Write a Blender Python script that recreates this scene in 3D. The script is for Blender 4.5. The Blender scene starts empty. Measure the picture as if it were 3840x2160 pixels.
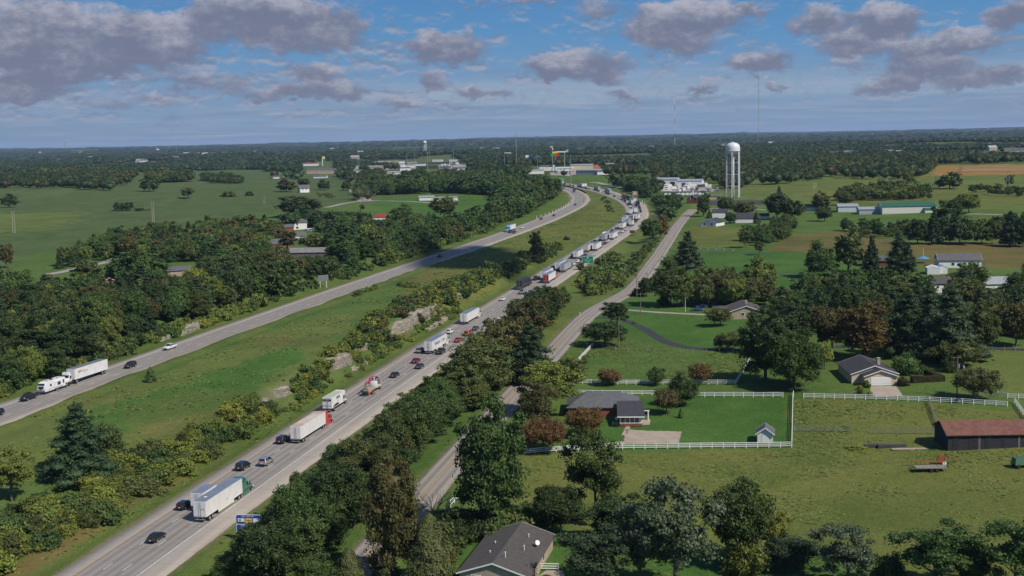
import bpy, bmesh, math, random
import numpy as np
from mathutils import Vector, Matrix
C = bpy.context.scene.collection
SC = bpy.context.scene
R = math.radians
rng = np.random.default_rng(7)
random.seed(7)

# ------------------------------------------------------------------ camera
F_PX = 4515.0; CAM_H = 74.63; HZ = 557.0
PITCH = math.atan(HZ / F_PX); ROLL = math.atan(85 / 3840)
cam_d = bpy.data.cameras.new("camera"); cam = bpy.data.objects.new("camera", cam_d); C.objects.link(cam)
cam_d.sensor_width = 36.0; cam_d.lens = 36.0 * F_PX / 3840.0
cam_d.clip_start = 0.5; cam_d.clip_end = 80000
cam.matrix_world = (Matrix.Translation((0, 0, CAM_H)) @ Matrix.Rotation(math.pi / 2 - PITCH, 4, 'X')
     @ Matrix.Rotation(-ROLL, 4, 'Z'))
SC.camera = cam

# ------------------------------------------------------------------ exposure, sun, sky
SC.view_settings.view_transform = 'Standard'; SC.view_settings.look = 'None'
SC.view_settings.gamma = 1.0; SC.view_settings.exposure = 0.0
SUN_V = Vector((0.75, -0.62, 1.0)).normalized()         # towards the sun
sl = bpy.data.lights.new("sun", 'SUN'); so = bpy.data.objects.new("sun", sl); C.objects.link(so)
sl.energy = 4.6; sl.angle = R(0.6); sl.color = (1.0, 0.93, 0.82)
so.rotation_euler = SUN_V.to_track_quat('Z', 'Y').to_euler()
so.location = (200, -200, 400)

def ray(px, py):
 """direction in the world of a point of the photograph (3840 x 2160)"""
 px = np.asarray(px, float); py = np.asarray(py, float)
 x = px - 1920; y = py - 1080
 cr, sr = math.cos(ROLL), math.sin(ROLL)
 xu = x * cr - y * sr; yu = x * sr + y * cr
 X = xu / F_PX; u = -yu / F_PX
 cp, sp = math.cos(PITCH), math.sin(PITCH)
 return np.stack([X, cp + u * sp, -sp + u * cp], -1)

def project(P):
 P = np.asarray(P, float); cp, sp = math.cos(PITCH), math.sin(PITCH)
 X = P[..., 0]; Y = P[..., 1]; Z = P[..., 2] - CAM_H
 d = Y * cp - Z * sp; u = Y * sp + Z * cp
 x = F_PX * X / d; y = -F_PX * u / d
 cr, sr = math.cos(ROLL), math.sin(ROLL)
 return np.stack([x * cr + y * sr + 1920, -x * sr + y * cr + 1080, d], -1)

class NT:
 """small helper for node trees"""
 def __init__(s, tree): s.t = tree; s.n = tree.nodes; s.l = tree.links
 def add(s, typ, **kw):
  nd = s.n.new(typ)
  for k, v in kw.items():
   if k == 'ins':
    for a, b in v.items(): s.put(nd.inputs[a], b)
   else: setattr(nd, k, v)
  return nd
 def put(s, sock, v):
  if isinstance(v, bpy.types.NodeSocket): s.l.new(v, sock)
  else: sock.default_value = v
 def math(s, op, a, b=0.0, c=None, clamp=False):
  nd = s.n.new('ShaderNodeMath'); nd.operation = op; nd.use_clamp = clamp
  s.put(nd.inputs[0], a); s.put(nd.inputs[1], b)
  if c is not None: s.put(nd.inputs[2], c)
  return nd.outputs[0]
 def vm(s, op, a, b=None, c=None):
  nd = s.n.new('ShaderNodeVectorMath'); nd.operation = op
  s.put(nd.inputs[0], a)
  if b is not None: s.put(nd.inputs[1], b)
  if c is not None: s.put(nd.inputs[2], c)
  return nd
 def mix(s, f, a, b, typ='MIX'):
  nd = s.n.new('ShaderNodeMix'); nd.data_type = 'RGBA'; nd.blend_type = typ; nd.clamp_factor = True
  s.put(nd.inputs[0], f); s.put(nd.inputs[6], a); s.put(nd.inputs[7], b)
  return nd.outputs[2]
 def noise(s, vec, scale, detail=3.0, rough=0.5, dim='3D', w=None):
  nd = s.n.new('ShaderNodeTexNoise'); nd.noise_dimensions = dim
  if vec is not None: s.put(nd.inputs['Vector'], vec)
  s.put(nd.inputs['Scale'], scale); s.put(nd.inputs['Detail'], detail); s.put(nd.inputs['Roughness'], rough)
  return nd.outputs[0]
 def smooth(s, x, lo, hi, a=0.0, b=1.0):
  nd = s.n.new('ShaderNodeMapRange'); nd.interpolation_type = 'SMOOTHSTEP'
  s.put(nd.inputs[0], x); s.put(nd.inputs[1], lo); s.put(nd.inputs[2], hi); s.put(nd.inputs[3], a); s.put(nd.inputs[4], b)
  return nd.outputs[0]

def build_world():
 w = bpy.data.worlds.new("World"); SC.world = w; w.use_nodes = True
 t = NT(w.node_tree)
 for n in list(t.n): t.n.remove(n)
 out = t.add('ShaderNodeOutputWorld'); bg = t.add('ShaderNodeBackground')
 sky = t.add('ShaderNodeTexSky'); sky.sky_type = 'NISHITA'; sky.sun_disc = False
 sky.sun_elevation = math.asin(SUN_V.z); sky.sun_rotation = math.atan2(SUN_V.x, SUN_V.y)
 sky.altitude = 300; sky.air_density = 1.0; sky.dust_density = 0.3; sky.ozone_density = 3.0
 tc = t.add('ShaderNodeTexCoord'); d = tc.outputs['Generated']
 sp = t.add('ShaderNodeSeparateXYZ', ins={0: d})
 x, y, z = sp.outputs
 az = t.math('MULTIPLY', t.math('ARCTAN2', x, y), 57.2958)
 el = t.math('MULTIPLY', t.math('ARCSINE', z), 57.2958)
 zc = t.math('MAXIMUM', z, 0.0)
 inv = t.math('DIVIDE', 1.0, t.math('ADD', zc, 0.035))
 pl = t.add('ShaderNodeCombineXYZ', ins={0: t.math('MULTIPLY', x, inv), 1: t.math('MULTIPLY', y, inv), 2: 0.0}).outputs[0]
 ae = t.add('ShaderNodeCombineXYZ', ins={0: az, 1: t.math('MULTIPLY', el, 1.7), 2: 0.0}).outputs[0]
 n_big = t.noise(ae, 0.55, 6.0, 0.6)
 n_fine = t.noise(ae, 2.2, 6.0, 0.68)
 # irregular edges for the single clouds
 wz = t.add('ShaderNodeTexNoise', ins={'Vector': ae, 'Scale': 0.7, 'Detail': 5.0, 'Roughness': 0.6})
 off = t.vm('SCALE', t.vm('SUBTRACT', wz.outputs['Color'], (0.5, 0.5, 0.5)).outputs[0]); off.inputs['Scale'].default_value = 1.6
 q = t.vm('ADD', t.add('ShaderNodeCombineXYZ', ins={0: az, 1: el, 2: 0.0}).outputs[0], off.outputs[0]).outputs[0]
 S = None; V = None
 for (cx, cy, rx, ry, st) in CLOUDS:
  v = ray(cx * 1.4907, cy * 1.4907); v = v / np.linalg.norm(v)
  a0 = math.degrees(math.atan2(v[0], v[1])); e0 = math.degrees(math.asin(v[2]))
  k = 78.8 / 1.4907
  dd = t.vm('MULTIPLY', t.vm('SUBTRACT', q, (a0, e0, 0)).outputs[0], (k / rx, k / ry, 0)).outputs[0]
  r2 = t.vm('DOT_PRODUCT', dd, dd).outputs['Value']
  wgt = t.math('MULTIPLY', t.math('MAXIMUM', t.math('SUBTRACT', 1.35, r2), 0.0), st)
  vy = t.add('ShaderNodeSeparateXYZ', ins={0: dd}).outputs[1]
  S = wgt if S is None else t.math('ADD', S, wgt)
  vv = t.math('MULTIPLY', wgt, vy)
  V = vv if V is None else t.math('ADD', V, vv)
 vert = t.math('DIVIDE', V, t.math('ADD', S, 0.05))
 # thin flat layers near the horizon and scattered small clouds
 plz = t.noise(pl, 0.35, 7.0, 0.62)
 small = t.smooth(plz, 0.54, 0.70)
 small = t.math('MULTIPLY', small, t.smooth(el, 0.3, 2.0))
 lowb = t.math('MULTIPLY', t.smooth(el, 4.2, 1.2), t.smooth(t.noise(pl, 0.12, 6.0, 0.6), 0.30, 0.56))
 edge = t.math('ADD', t.math('MULTIPLY', t.math('SUBTRACT', n_big, 0.5), 1.9), t.math('MULTIPLY', t.math('SUBTRACT', n_fine, 0.5), 0.7))
 dens = t.math('ADD', S, edge)
 m_main = t.math('MULTIPLY', t.smooth(dens, 0.12, 1.05), t.smooth(S, 0.02, 0.35))
 lit = t.math('ADD', t.math('MULTIPLY', vert, 0.80), t.math('MULTIPLY', t.math('SUBTRACT', n_big, 0.48), 2.2))
 lit = t.math('ADD', lit, t.math('MULTIPLY', t.math('SUBTRACT', n_fine, 0.5), 0.55))
 lit = t.smooth(lit, -0.30, 1.05)
 skyc = sky.outputs[0]
 band = t.mix(t.smooth(el, 0.0, 5.5), (2.45, 3.55, 5.1, 1), t.mix(t.smooth(el, 4.0, 11.5), (1.05, 2.8, 5.2, 1), (0.34, 1.45, 4.3, 1)))
 sat = t.mix(t.smooth(el, 14.0, 40.0), band, skyc)
 cshadow = (1.72, 1.88, 2.70, 1); clight = (4.4, 4.4, 5.1, 1)
 lowc = t.mix(t.smooth(t.noise(pl, 0.5, 5.0, 0.6), 0.45, 0.72), (2.0, 2.85, 4.1, 1), (4.0, 4.5, 5.4, 1))
 c1 = t.mix(t.math('MULTIPLY', lowb, 0.75), sat, lowc)
 c1 = t.mix(t.math('MULTIPLY', small, 0.8), c1, t.mix(t.smooth(plz, 0.55, 0.8), (1.6, 2.1, 3.0, 1), (3.6, 4.0, 4.7, 1)))
 a2 = t.add('ShaderNodeCombineXYZ', ins={0: az, 1: t.math('MULTIPLY', el, 2.6), 2: 3.7}).outputs[0]
 s2 = t.noise(a2, 0.62, 8.0, 0.60); s3 = t.noise(a2, 0.62, 8.0, 0.60)
 up = t.add('ShaderNodeCombineXYZ', ins={0: az, 1: t.math('ADD', t.math('MULTIPLY', el, 2.6), -0.45), 2: 3.7}).outputs[0]
 s3 = t.noise(up, 0.62, 6.0, 0.60)
 bias = t.math('MULTIPLY', t.smooth(az, 4.0, -14.0), 0.07)
 m2 = t.math('MULTIPLY', t.smooth(t.math('ADD', s2, bias), 0.50, 0.66), t.math('MULTIPLY', t.smooth(el, 0.5, 1.6), t.smooth(el, 7.5, 4.5)))
 l2 = t.smooth(t.math('SUBTRACT', s2, s3), -0.10, 0.12)
 band_w = t.math('MULTIPLY', t.math('MULTIPLY', t.smooth(el, 1.55, 1.9), t.smooth(el, 3.2, 2.1)), t.smooth(az, -13.0, -2.0))
 c1 = t.mix(t.math('MULTIPLY', band_w, t.smooth(n_fine, 0.3, 0.6, 0.35, 0.75)), c1, (3.3, 4.2, 5.3, 1))
 c1 = t.mix(t.math('MULTIPLY', m2, 0.72), c1, t.mix(l2, (1.60, 2.05, 3.1, 1), (3.5, 3.8, 4.8, 1)))
 c2 = t.mix(t.math('MULTIPLY', m_main, 0.93), c1, t.mix(lit, cshadow, clight))
 t.l.new(c2, bg.inputs['Color']); bg.inputs['Strength'].default_value = 0.10
 t.l.new(bg.outputs[0], out.inputs['Surface'])
 w.cycles.sampling_method = 'MANUAL'; w.cycles.sample_map_resolution = 512

# the photograph's clouds: centre, half width, half height (in the 2576-wide view), weight
CLOUDS = [(60, 80, 120, 100, 1.0), (270, 95, 160, 85, 1.0), (430, 100, 120, 70, .9), (150, 150, 170, 50, .8),
          (690, 45, 210, 60, 1.0), (620, 20, 150, 40, .8), (780, 105, 140, 38, .9), (900, 60, 60, 40, .4), (60, 200, 150, 28, 1.0), (70, 235, 110, 16, .9),
          (1120, 118, 110, 42, 1.2), (1085, 200, 42, 26, .9), (820, 222, 120, 30, 1.0), (650, 235, 110, 22, .7), (790, 180, 80, 22, .8),
          (550, 205, 90, 24, .55), (430, 195, 100, 26, .5), (330, 255, 150, 20, .5), (1190, 228, 45, 18, .75), (1260, 235, 40, 20, .7), (1010, 255, 70, 14, .6),
          (1470, 160, 130, 42, 1.1), (1380, 165, 80, 30, .8), (1535, 200, 45, 22, .7), (1520, 20, 70, 34, .55), (1680, 60, 110, 55, 1.1), (1720, 110, 110, 38, .8), (1790, 40, 130, 44, .8),
          (1910, 155, 90, 32, 1.1), (2060, 50, 80, 38, .9), (2230, 50, 90, 46, 1.1), (2130, 105, 90, 34, .8), (2300, 120, 120, 34, .8), (2430, 100, 110, 36, .8), (2540, 35, 60, 36, 1.1),
          (2330, 165, 120, 28, .9), (2220, 210, 90, 24, .8), (2300, 195, 80, 22, .8), (2450, 195, 90, 30, .7), (2140, 160, 60, 22, .5), (1770, 215, 44, 15, .9), (1950, 215, 36, 12, .7), (1570, 240, 48, 15, .8),
          (1300, 5, 200, 14, .5), (2390, 220, 50, 18, .6), (2540, 180, 60, 26, .7), (1890, 20, 50, 18, .4)]
build_world()

# ------------------------------------------------------------------ terrain base
def vnoise(x, y, scale, seed, octaves=3):
 x = np.asarray(x, float) / scale; y = np.asarray(y, float) / scale
 out = np.zeros_like(x); amp = 1.0; tot = 0
 r = np.random.default_rng(seed)
 for o in range(octaves):
  g = r.random((64, 64))
  xi = np.floor(x).astype(int); yi = np.floor(y).astype(int)
  fx = x - xi; fy = y - yi; fx = fx * fx * (3 - 2 * fx); fy = fy * fy * (3 - 2 * fy)
  a = g[xi % 64, yi % 64]; b = g[(xi + 1) % 64, yi % 64]; c = g[xi % 64, (yi + 1) % 64]; d = g[(xi + 1) % 64, (yi + 1) % 64]
  out += amp * ((a * (1 - fx) + b * fx) * (1 - fy) + (c * (1 - fx) + d * fx) * fy - 0.5)
  tot += amp; amp *= 0.5; x = x * 2.03 + 17.3; y = y * 2.03 + 5.7
 return out / tot * 2

def sst(x, a, b):
 t = np.clip((np.asarray(x, float) - a) / (b - a), 0, 1); return t * t * (3 - 2 * t)

def z_base(x, y):
 y = np.asarray(y, float)
 return np.where(y < 1200, 0.0164 * y, 19.7 + 4.5 * (1 - np.exp(-np.maximum(y - 1200, 0) / 280.0)))

def plane_hit(px, py, dz=0.0):
 """where the sight line of a photograph point meets the smooth base surface + dz"""
 f = dz if callable(dz) else (lambda y: dz)
 d = ray(px, py); z = np.zeros(d.shape[:-1])
 for i in range(40):
  t = (z - CAM_H) / d[..., 2]; P = d * t[..., None]
  z = 0.5 * z + 0.5 * (z_base(P[..., 0], P[..., 1]) + f(P[..., 1]))
 t = (z - CAM_H) / d[..., 2]
 return (d * t[..., None])[..., :2]

def resample(P, step):
 P = np.asarray(P, float); s = np.r_[0, np.cumsum(np.linalg.norm(np.diff(P, axis=0), axis=1))]
 n = max(2, int(s[-1] / step) + 1); u = np.linspace(0, s[-1], n)
 return np.stack([np.interp(u, s, P[:, i]) for i in range(P.shape[1])], 1)

def smooth_line(P, step=5.0, it=40, ext0=0, ext1=0):
 P = np.asarray(P, float)
 if ext0: P = np.vstack([P[0] + (P[0] - P[1]) / np.linalg.norm(P[0] - P[1]) * ext0, P])
 if ext1: P = np.vstack([P, P[-1] + (P[-1] - P[-2]) / np.linalg.norm(P[-1] - P[-2]) * ext1])
 Q = resample(P, step)
 for i in range(it): Q[1:-1] = 0.5 * Q[1:-1] + 0.25 * (Q[:-2] + Q[2:])
 return Q

def normals2(P):
 T = np.gradient(P, axis=0); T /= np.linalg.norm(T, axis=1)[:, None]
 return T, np.stack([T[:, 1], -T[:, 0]], 1)      # tangent, right-hand normal

def px_line(pts, dz=0.0):
 a = np.array(pts, float); return plane_hit(a[:, 0], a[:, 1], dz)

def straighten(P, it=500):
 Q = P.copy()
 for i in range(it): Q[1:-1] = 0.5 * Q[1:-1] + 0.25 * (Q[:-2] + Q[2:])
 w = (1 - sst(P[:, 1], 600, 820))[:, None]
 return P * (1 - w) + Q * w

# right carriageway: its left pavement edge as seen in the photograph
_e = px_line([(187, 2160), (455, 1983), (738, 1810), (960, 1682), (1280, 1471), (1482, 1336), (1772, 1169), (1900, 1094), (1960, 1058), (2016, 1023.6), (2069.6, 991),
              (2117, 960), (2179.5, 924), (2226, 895), (2269, 872), (2304, 846.6), (2328, 829), (2341, 812), (2346.6, 795), (2345.6, 783.6), (2337.8, 770), (2320, 754.5),
              (2287, 739), (2242.8, 723.5), (2215.7, 715.7), (2165, 705.5), (2120, 698)])
_e = smooth_line(_e, 5, 60, 120, 260); _e = straighten(_e)
T_, N_ = normals2(_e)
RW = 18.4                                            # full paved width
ROAD_R = smooth_line(_e + N_ * (RW / 2), 5, 10)
LDZ = 3.0
def LDZ_at(y): return LDZ * (1 - sst(y, 500, 900))
_e2 = px_line([(0, 1605), (265, 1505), (500, 1414.7), (900, 1260), (1019, 1214), (1229, 1137), (1401, 1078), (1585, 1012),
               (1742.7, 953), (1920, 888), (2000, 859), (2097, 820.5), (2155, 793), (2194, 772), (2209.6, 760), (2213.5, 748.7), (2209.6, 737), (2198, 725.4), (2174.7, 713.8), (2151, 706), (2116.5, 699), (2085, 694)], LDZ_at)
_e2 = smooth_line(_e2, 5, 60, 150, 260); _e2 = straighten(_e2)
T_, N_ = normals2(_e2)
LW = 17.2
ROAD_L = smooth_line(_e2 - N_ * (LW / 2), 5, 10)
FDZ = 1.0
ROAD_F = smooth_line(px_line([(1310, 2160), (1455, 2005), (1602, 1841), (1692, 1737), (1775, 1646), (1945, 1460), (2065, 1328), (2153, 1228), (2190, 1191), (2235, 1157), (2325, 1112), (2370, 1087), (2407, 1046),
                     (2436, 1000), (2467, 960), (2499, 910), (2540, 847), (2580, 798), (2600, 785)], FDZ), 5, 8, 90, 0)
FW = 7.4

def dist_poly(P, L, closed=False):
 """distance of points to a densely sampled line, index of the nearest sample, signed side (right positive)"""
 T, N = normals2(L)
 best = np.full(len(P), 1e9); bi = np.zeros(len(P), int)
 for k in range(len(L)):
  d = (P[:, 0] - L[k, 0]) ** 2 + (P[:, 1] - L[k, 1]) ** 2
  m = d < best; best[m] = d[m]; bi[m] = k
 v = P - L[bi]
 side = (v * N[bi]).sum(1); al = (v * T[bi]).sum(1)
 d = np.where(np.abs(al) < 6, np.abs(side), np.sqrt(best))
 return d, bi, np.sign(side) * d

APY = -150.0
_r = [150.0]
while _r[-1] < 32000: _r.append(_r[-1] + max(2.0, 0.006 * _r[-1]))
RHO = np.array(_r); NTH = 520; TH = np.radians(np.linspace(-42, 42, NTH))
GX = RHO[:, None] * np.sin(TH)[None]; GY = RHO[:, None] * np.cos(TH)[None] + APY

def terrain(P):
 x = P[:, 0]; y = P[:, 1]; n = len(P)
 zb = z_base(x, y)
 r = np.hypot(x, y)
 nat = zb + 1.6 * vnoise(x, y, 90, 11, 3) * sst(r, 150, 500)
 # rolling pasture beyond the left wood and behind the right-hand houses
 lf = sst(-x + 0.02 * y, 60, 220) * sst(y, 550, 800)
 nat += lf * (9.0 * vnoise(x + 300, y, 420, 5, 2) + 2.5 * vnoise(x, y, 130, 6, 2))
 rf = sst(x, 150, 300) * sst(y, 600, 850)
 nat += rf * (7.0 * vnoise(x + 900, y, 330, 8, 2) + 1.5 * vnoise(x, y, 120, 9, 2))
 nat += sst(y, 2200, 3600) * 17 * vnoise(x, y, 900, 21, 3)
 nat += sst(y, 4500, 9000) * (14 * vnoise(x, y, 1900, 22, 3) + 22)
 nat += sst(y, 9000, 17000) * (34 * vnoise(x, y, 3200, 24, 4) + 26)
 # houses on the right stand a little above the road
 nat += 3.0 * sst(x, 40, 140) * (1 - sst(y, 700, 900)) + 1.0 * (x > -1e9)
 z = nat
 near = r < 2300
 idx = np.where(near)[0]; Q = P[idx]
 dR, iR, sR = dist_poly(Q, ROAD_R); dL, iL, sL = dist_poly(Q, ROAD_L); dF, iF, sF = dist_poly(Q, ROAD_F)
 zR = z_base(ROAD_R[iR, 0], ROAD_R[iR, 1]); zL = z_base(ROAD_L[iL, 0], ROAD_L[iL, 1]) + LDZ_at(ROAD_L[iL, 1])
 zF = z_base(ROAD_F[iF, 0], ROAD_F[iF, 1]) + FDZ
 zz = z[idx].copy()
 # median between the carriageways
 med = (sR < 0) & (sL > 0) & (Q[:, 1] < 1500)
 a = dR - RW / 2; b = dL - LW / 2
 st = Q[:, 1]
 cut = sst(st, 245, 330) * (1 - sst(st, 560, 700))
 ledge = 7.5 + 1.6 * vnoise(Q[:, 0], Q[:, 1], 16, 31, 3)
 prof = cut * (1.8 * sst(a, ledge, ledge + 1.8) + 3.4 * sst(a, ledge + 3.4, ledge + 6.4)) + (1 - cut) * 0.6 * sst(a, 5, 25)
 w = sst(a / (a + b + 1e-3), 0.15, 0.9)
 mz = zR - 0.6 * np.exp(-((a - 4) / 2.2) ** 2) + prof
 mz = mz * (1 - w) + (zL + prof * 0.35 - 0.7 * np.exp(-((b - 6) / 3) ** 2)) * w + 0.35 * vnoise(Q[:, 0], Q[:, 1], 25, 33, 3)
 zz = np.where(med, mz, zz)
 # outside banks
 outL = sL < 0
 bank = zL - 0.5 * np.exp(-((b - 4) / 2.0) ** 2) + 4.0 * sst(b, 7, 19) * sst(st, 330, 390) * (1 - sst(st, 620, 720))
 k = 1 - sst(b, 14, 60)
 zz = np.where(outL, zz * (1 - k) + bank * k, zz)
 outR = sR > 0
 kr = 1 - sst(a, 6, 28)
 zz = np.where(outR, zz * (1 - kr) + (zR - 1.2 * sst(a, 2, 10)) * kr, zz)
 kf = 1 - sst(dF - FW / 2, 2.0, 14)
 zz = zz * (1 - kf) + (zF - 0.25 * sst(dF - FW / 2, 0.6, 3)) * kf
 # road beds a little below the paving
 for dd, zr, hw in ((a, zR, 0), (b, zL, 0), (dF - FW / 2, zF, 0)):
  g = 1 - sst(dd, -0.2, 1.5)
  zz = zz * (1 - g) + (zr - 0.30) * g
 z[idx] = zz
 return z


GP = np.stack([GX.ravel(), GY.ravel()], 1)
GZ = terrain(GP).reshape(GX.shape)

def zt(x, y):
 """height of the built ground at (x, y)"""
 x = np.asarray(x, float); y = np.asarray(y, float)
 rho = np.hypot(x, y - APY); th = np.arctan2(x, y - APY)
 i = np.clip(np.searchsorted(RHO, rho) - 1, 0, len(RHO) - 2); fi = np.clip((rho - RHO[i]) / (RHO[i + 1] - RHO[i]), 0, 1)
 u = np.clip((th - TH[0]) / (TH[1] - TH[0]), 0, NTH - 1.001); j = u.astype(int); fj = u - j
 return (GZ[i, j] * (1 - fi) * (1 - fj) + GZ[i + 1, j] * fi * (1 - fj) + GZ[i, j + 1] * (1 - fi) * fj + GZ[i + 1, j + 1] * fi * fj)

_T = np.geomspace(120, 30000, 1600)
def at(px, py):
 """ground point seen at a photograph pixel"""
 d = ray(float(px), float(py)); P = d[None] * _T[:, None]; h = P[:, 2] + CAM_H - zt(P[:, 0], P[:, 1])
 k = np.argmax(h < 0) if (h < 0).any() else len(_T) - 1
 k = max(k, 1); f = h[k - 1] / (h[k - 1] - h[k] + 1e-9); t = _T[k - 1] + (_T[k] - _T[k - 1]) * np.clip(f, 0, 1)
 x, y = d[0] * t, d[1] * t
 return float(x), float(y), float(zt(x, y))

def atn(px, py):
 return np.array([at(a, b) for a, b in zip(px, py)])

def poly_world(pts):
 return np.array([at(a, b)[:2] for a, b in pts])

def inside(P, poly):
 x, y = P[:, 0], P[:, 1]; c = np.zeros(len(P), bool); n = len(poly); j = n - 1
 for i in range(n):
  xi, yi = poly[i]; xj, yj = poly[j]
  m = ((yi > y) != (yj > y)) & (x < (xj - xi) * (y - yi) / (yj - yi + 1e-12) + xi)
  c ^= m; j = i
 return c

# ------------------------------------------------------------------ helpers for meshes and materials
def tagp(o, label=None, cat=None, group=None, kind=None):
 if label: o["label"] = label
 if cat: o["category"] = cat
 if group: o["group"] = group
 if kind: o["kind"] = kind
 return o

def mesh_np(name, V, Fc, mats, mi=None, smooth=False, attrs=None):
 """V (n,3); Fc list of (k,4)/(k,3) arrays"""
 me = bpy.data.meshes.new(name)
 Fc = [np.asarray(f, int) for f in (Fc if isinstance(Fc, list) else [Fc])]
 nl = sum(f.size for f in Fc); nf = sum(len(f) for f in Fc)
 me.vertices.add(len(V)); me.vertices.foreach_set("co", np.asarray(V, np.float32).ravel())
 me.loops.add(nl); me.loops.foreach_set("vertex_index", np.concatenate([f.ravel() for f in Fc]).astype(np.int32))
 me.polygons.add(nf)
 tot = np.concatenate([np.full(len(f), f.shape[1]) for f in Fc]).astype(np.int32)
 me.polygons.foreach_set("loop_start", np.r_[0, np.cumsum(tot)[:-1]].astype(np.int32))
 me.polygons.foreach_set("loop_total", tot)
 for m in (mats if isinstance(mats, (list, tuple)) else [mats]): me.materials.append(m)
 if mi is not None: me.polygons.foreach_set("material_index", np.asarray(mi, np.int32))
 if smooth: me.polygons.foreach_set("use_smooth", np.ones(nf, bool))
 for k, a in (attrs or {}).items():
  at_ = me.color_attributes.new(k, 'FLOAT_COLOR', 'POINT')
  at_.data.foreach_set("color", np.c_[a, np.ones(len(a))].astype(np.float32).ravel())
 me.update(calc_edges=True)
 return me

def link(name, me, parent=None, loc=None):
 o = bpy.data.objects.new(name, me); C.objects.link(o)
 if parent is not None: o.parent = parent
 if loc is not None: o.location = loc
 return o

_M = {}
def pmat(name, col, rough=0.6, metal=0.0, spec=0.4, var=0.0, vscale=1.0, coat=0.0, bump=0.0, col2=None):
 """procedural principled material; var mixes noise into the colour"""
 if name in _M: return _M[name]
 m = bpy.data.materials.new(name); m.use_nodes = True; t = NT(m.node_tree)
 b = t.n['Principled BSDF']
 b.inputs['Roughness'].default_value = rough; b.inputs['Metallic'].default_value = metal
 b.inputs['Specular IOR Level'].default_value = spec; b.inputs['Coat Weight'].default_value = coat
 c = (*col, 1)
 if var > 0 or col2:
  tc = t.add('ShaderNodeTexCoord').outputs['Object']
  n = t.noise(tc, vscale, 5.0, 0.62)
  f = t.smooth(n, 0.32, 0.7)
  c2 = (*(col2 or tuple(max(0, v * (1 - var)) for v in col)), 1)
  cc = t.mix(f, c2, c)
  n2 = t.noise(tc, vscale * 7, 3.0, 0.6)
  cc = t.mix(t.math('MULTIPLY', t.smooth(n2, 0.4, 0.75), 0.25), cc, c2)
  t.put(b.inputs['Base Color'], cc)
  if bump:
   bp = t.add('ShaderNodeBump', ins={'Height': n2, 'Strength': bump, 'Distance': 0.1}); t.l.new(bp.outputs[0], b.inputs['Normal'])
 else: b.inputs['Base Color'].default_value = c
 _M[name] = m
 return m

# ------------------------------------------------------------------ ground
LAWN = (0.072, 0.145, 0.034); GREEN = (0.092, 0.148, 0.040); MEAD = (0.122, 0.158, 0.046); OLIVE = (0.138, 0.155, 0.044)
BROWN = (0.140, 0.122, 0.048); FIELD = (0.088, 0.125, 0.050); FLOOR = (0.045, 0.055, 0.02); TAN = (0.30, 0.18, 0.06); RUST = (0.185, 0.13, 0.055)
ZONES = [  # polygons on the ground, written as the photograph shows their corners
 ([(-300, 640), (1330, 590), (1370, 740), (1180, 800), (1000, 790), (760, 880), (300, 930), (-300, 1060)], FIELD, 25),
 ([(-200, 810), (330, 790), (200, 860), (-200, 900)], MEAD, 20),
 ([(1390, 750), (1860, 735), (1850, 800), (1700, 880), (1500, 850)], LAWN, 6),
 ([(2590, 660), (3500, 640), (4000, 650), (4000, 800), (2590, 800)], MEAD, 20),
 ([(2950, 700), (3900, 700), (3900, 770), (3100, 760)], OLIVE, 12),
 ([(3506, 620), (4000, 612), (4000, 652), (3480, 660)], TAN, 20),
 ([(2760, 775), (3840, 790), (3840, 850), (2900, 850)], GREEN, 8),
 ([(2585, 850), (2800, 852), (2830, 905), (2810, 930), (2545, 936)], OLIVE, 3),
 ([(2540, 940), (3330, 930), (3300, 1085), (2900, 1090), (2480, 1085), (2480, 1020)], LAWN, 4),
 ([(2860, 945), (2950, 880), (3180, 868), (3400, 910), (3900, 905), (3900, 1010), (3440, 1000), (3200, 950)], BROWN, 6),
 ([(2200, 1215), (2330, 1115), (2600, 1100), (2860, 1160), (2860, 1300), (2560, 1310)], LAWN, 3),
 ([(2090, 1450), (2200, 1220), (2400, 1240), (2560, 1320), (2850, 1320), (2770, 1435)], GREEN, 2),
 ([(2200, 1480), (2980, 1480), (2960, 1660), (2100, 1700)], LAWN, 1),
 ([(2750, 1300), (3560, 1300), (3600, 1500), (2980, 1480)], GREEN, 2),
 ([(3560, 1310), (3900, 1310), (3900, 1500), (3600, 1480)], MEAD, 2),
 ([(1900, 1715), (2960, 1672), (2975, 1482), (4100, 1560), (4100, 2300), (3300, 2300), (2500, 2080), (1980, 1950)], OLIVE, 1.5),
 ([(2420, 2120), (3000, 2040), (3300, 2100), (3300, 2400), (2400, 2400)], LAWN, 3),
 ([(1700, 2000), (2150, 1950), (2150, 2300), (1600, 2300)], LAWN, 2),
 ([(-200, 1610), (600, 1400), (1240, 1160), (1330, 1190), (1200, 1330), (1000, 1470), (500, 1700), (0, 1830), (-300, 1900)], MEAD, 3),
 ([(300, 1560), (1100, 1300), (1150, 1330), (900, 1500), (350, 1660)], LAWN, 5),
 ([(1960, 1180), (2130, 1030), (2330, 880), (2420, 790), (2560, 800), (2450, 960), (2330, 1080), (2060, 1300)], MEAD, 3),
 ([(2220, 730), (2335, 780), (2340, 800), (2300, 835), (2000, 1000), (1600, 1230), (1420, 1180), (1600, 1010), (1900, 905), (2170, 800)], OLIVE, 5),
]
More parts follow.
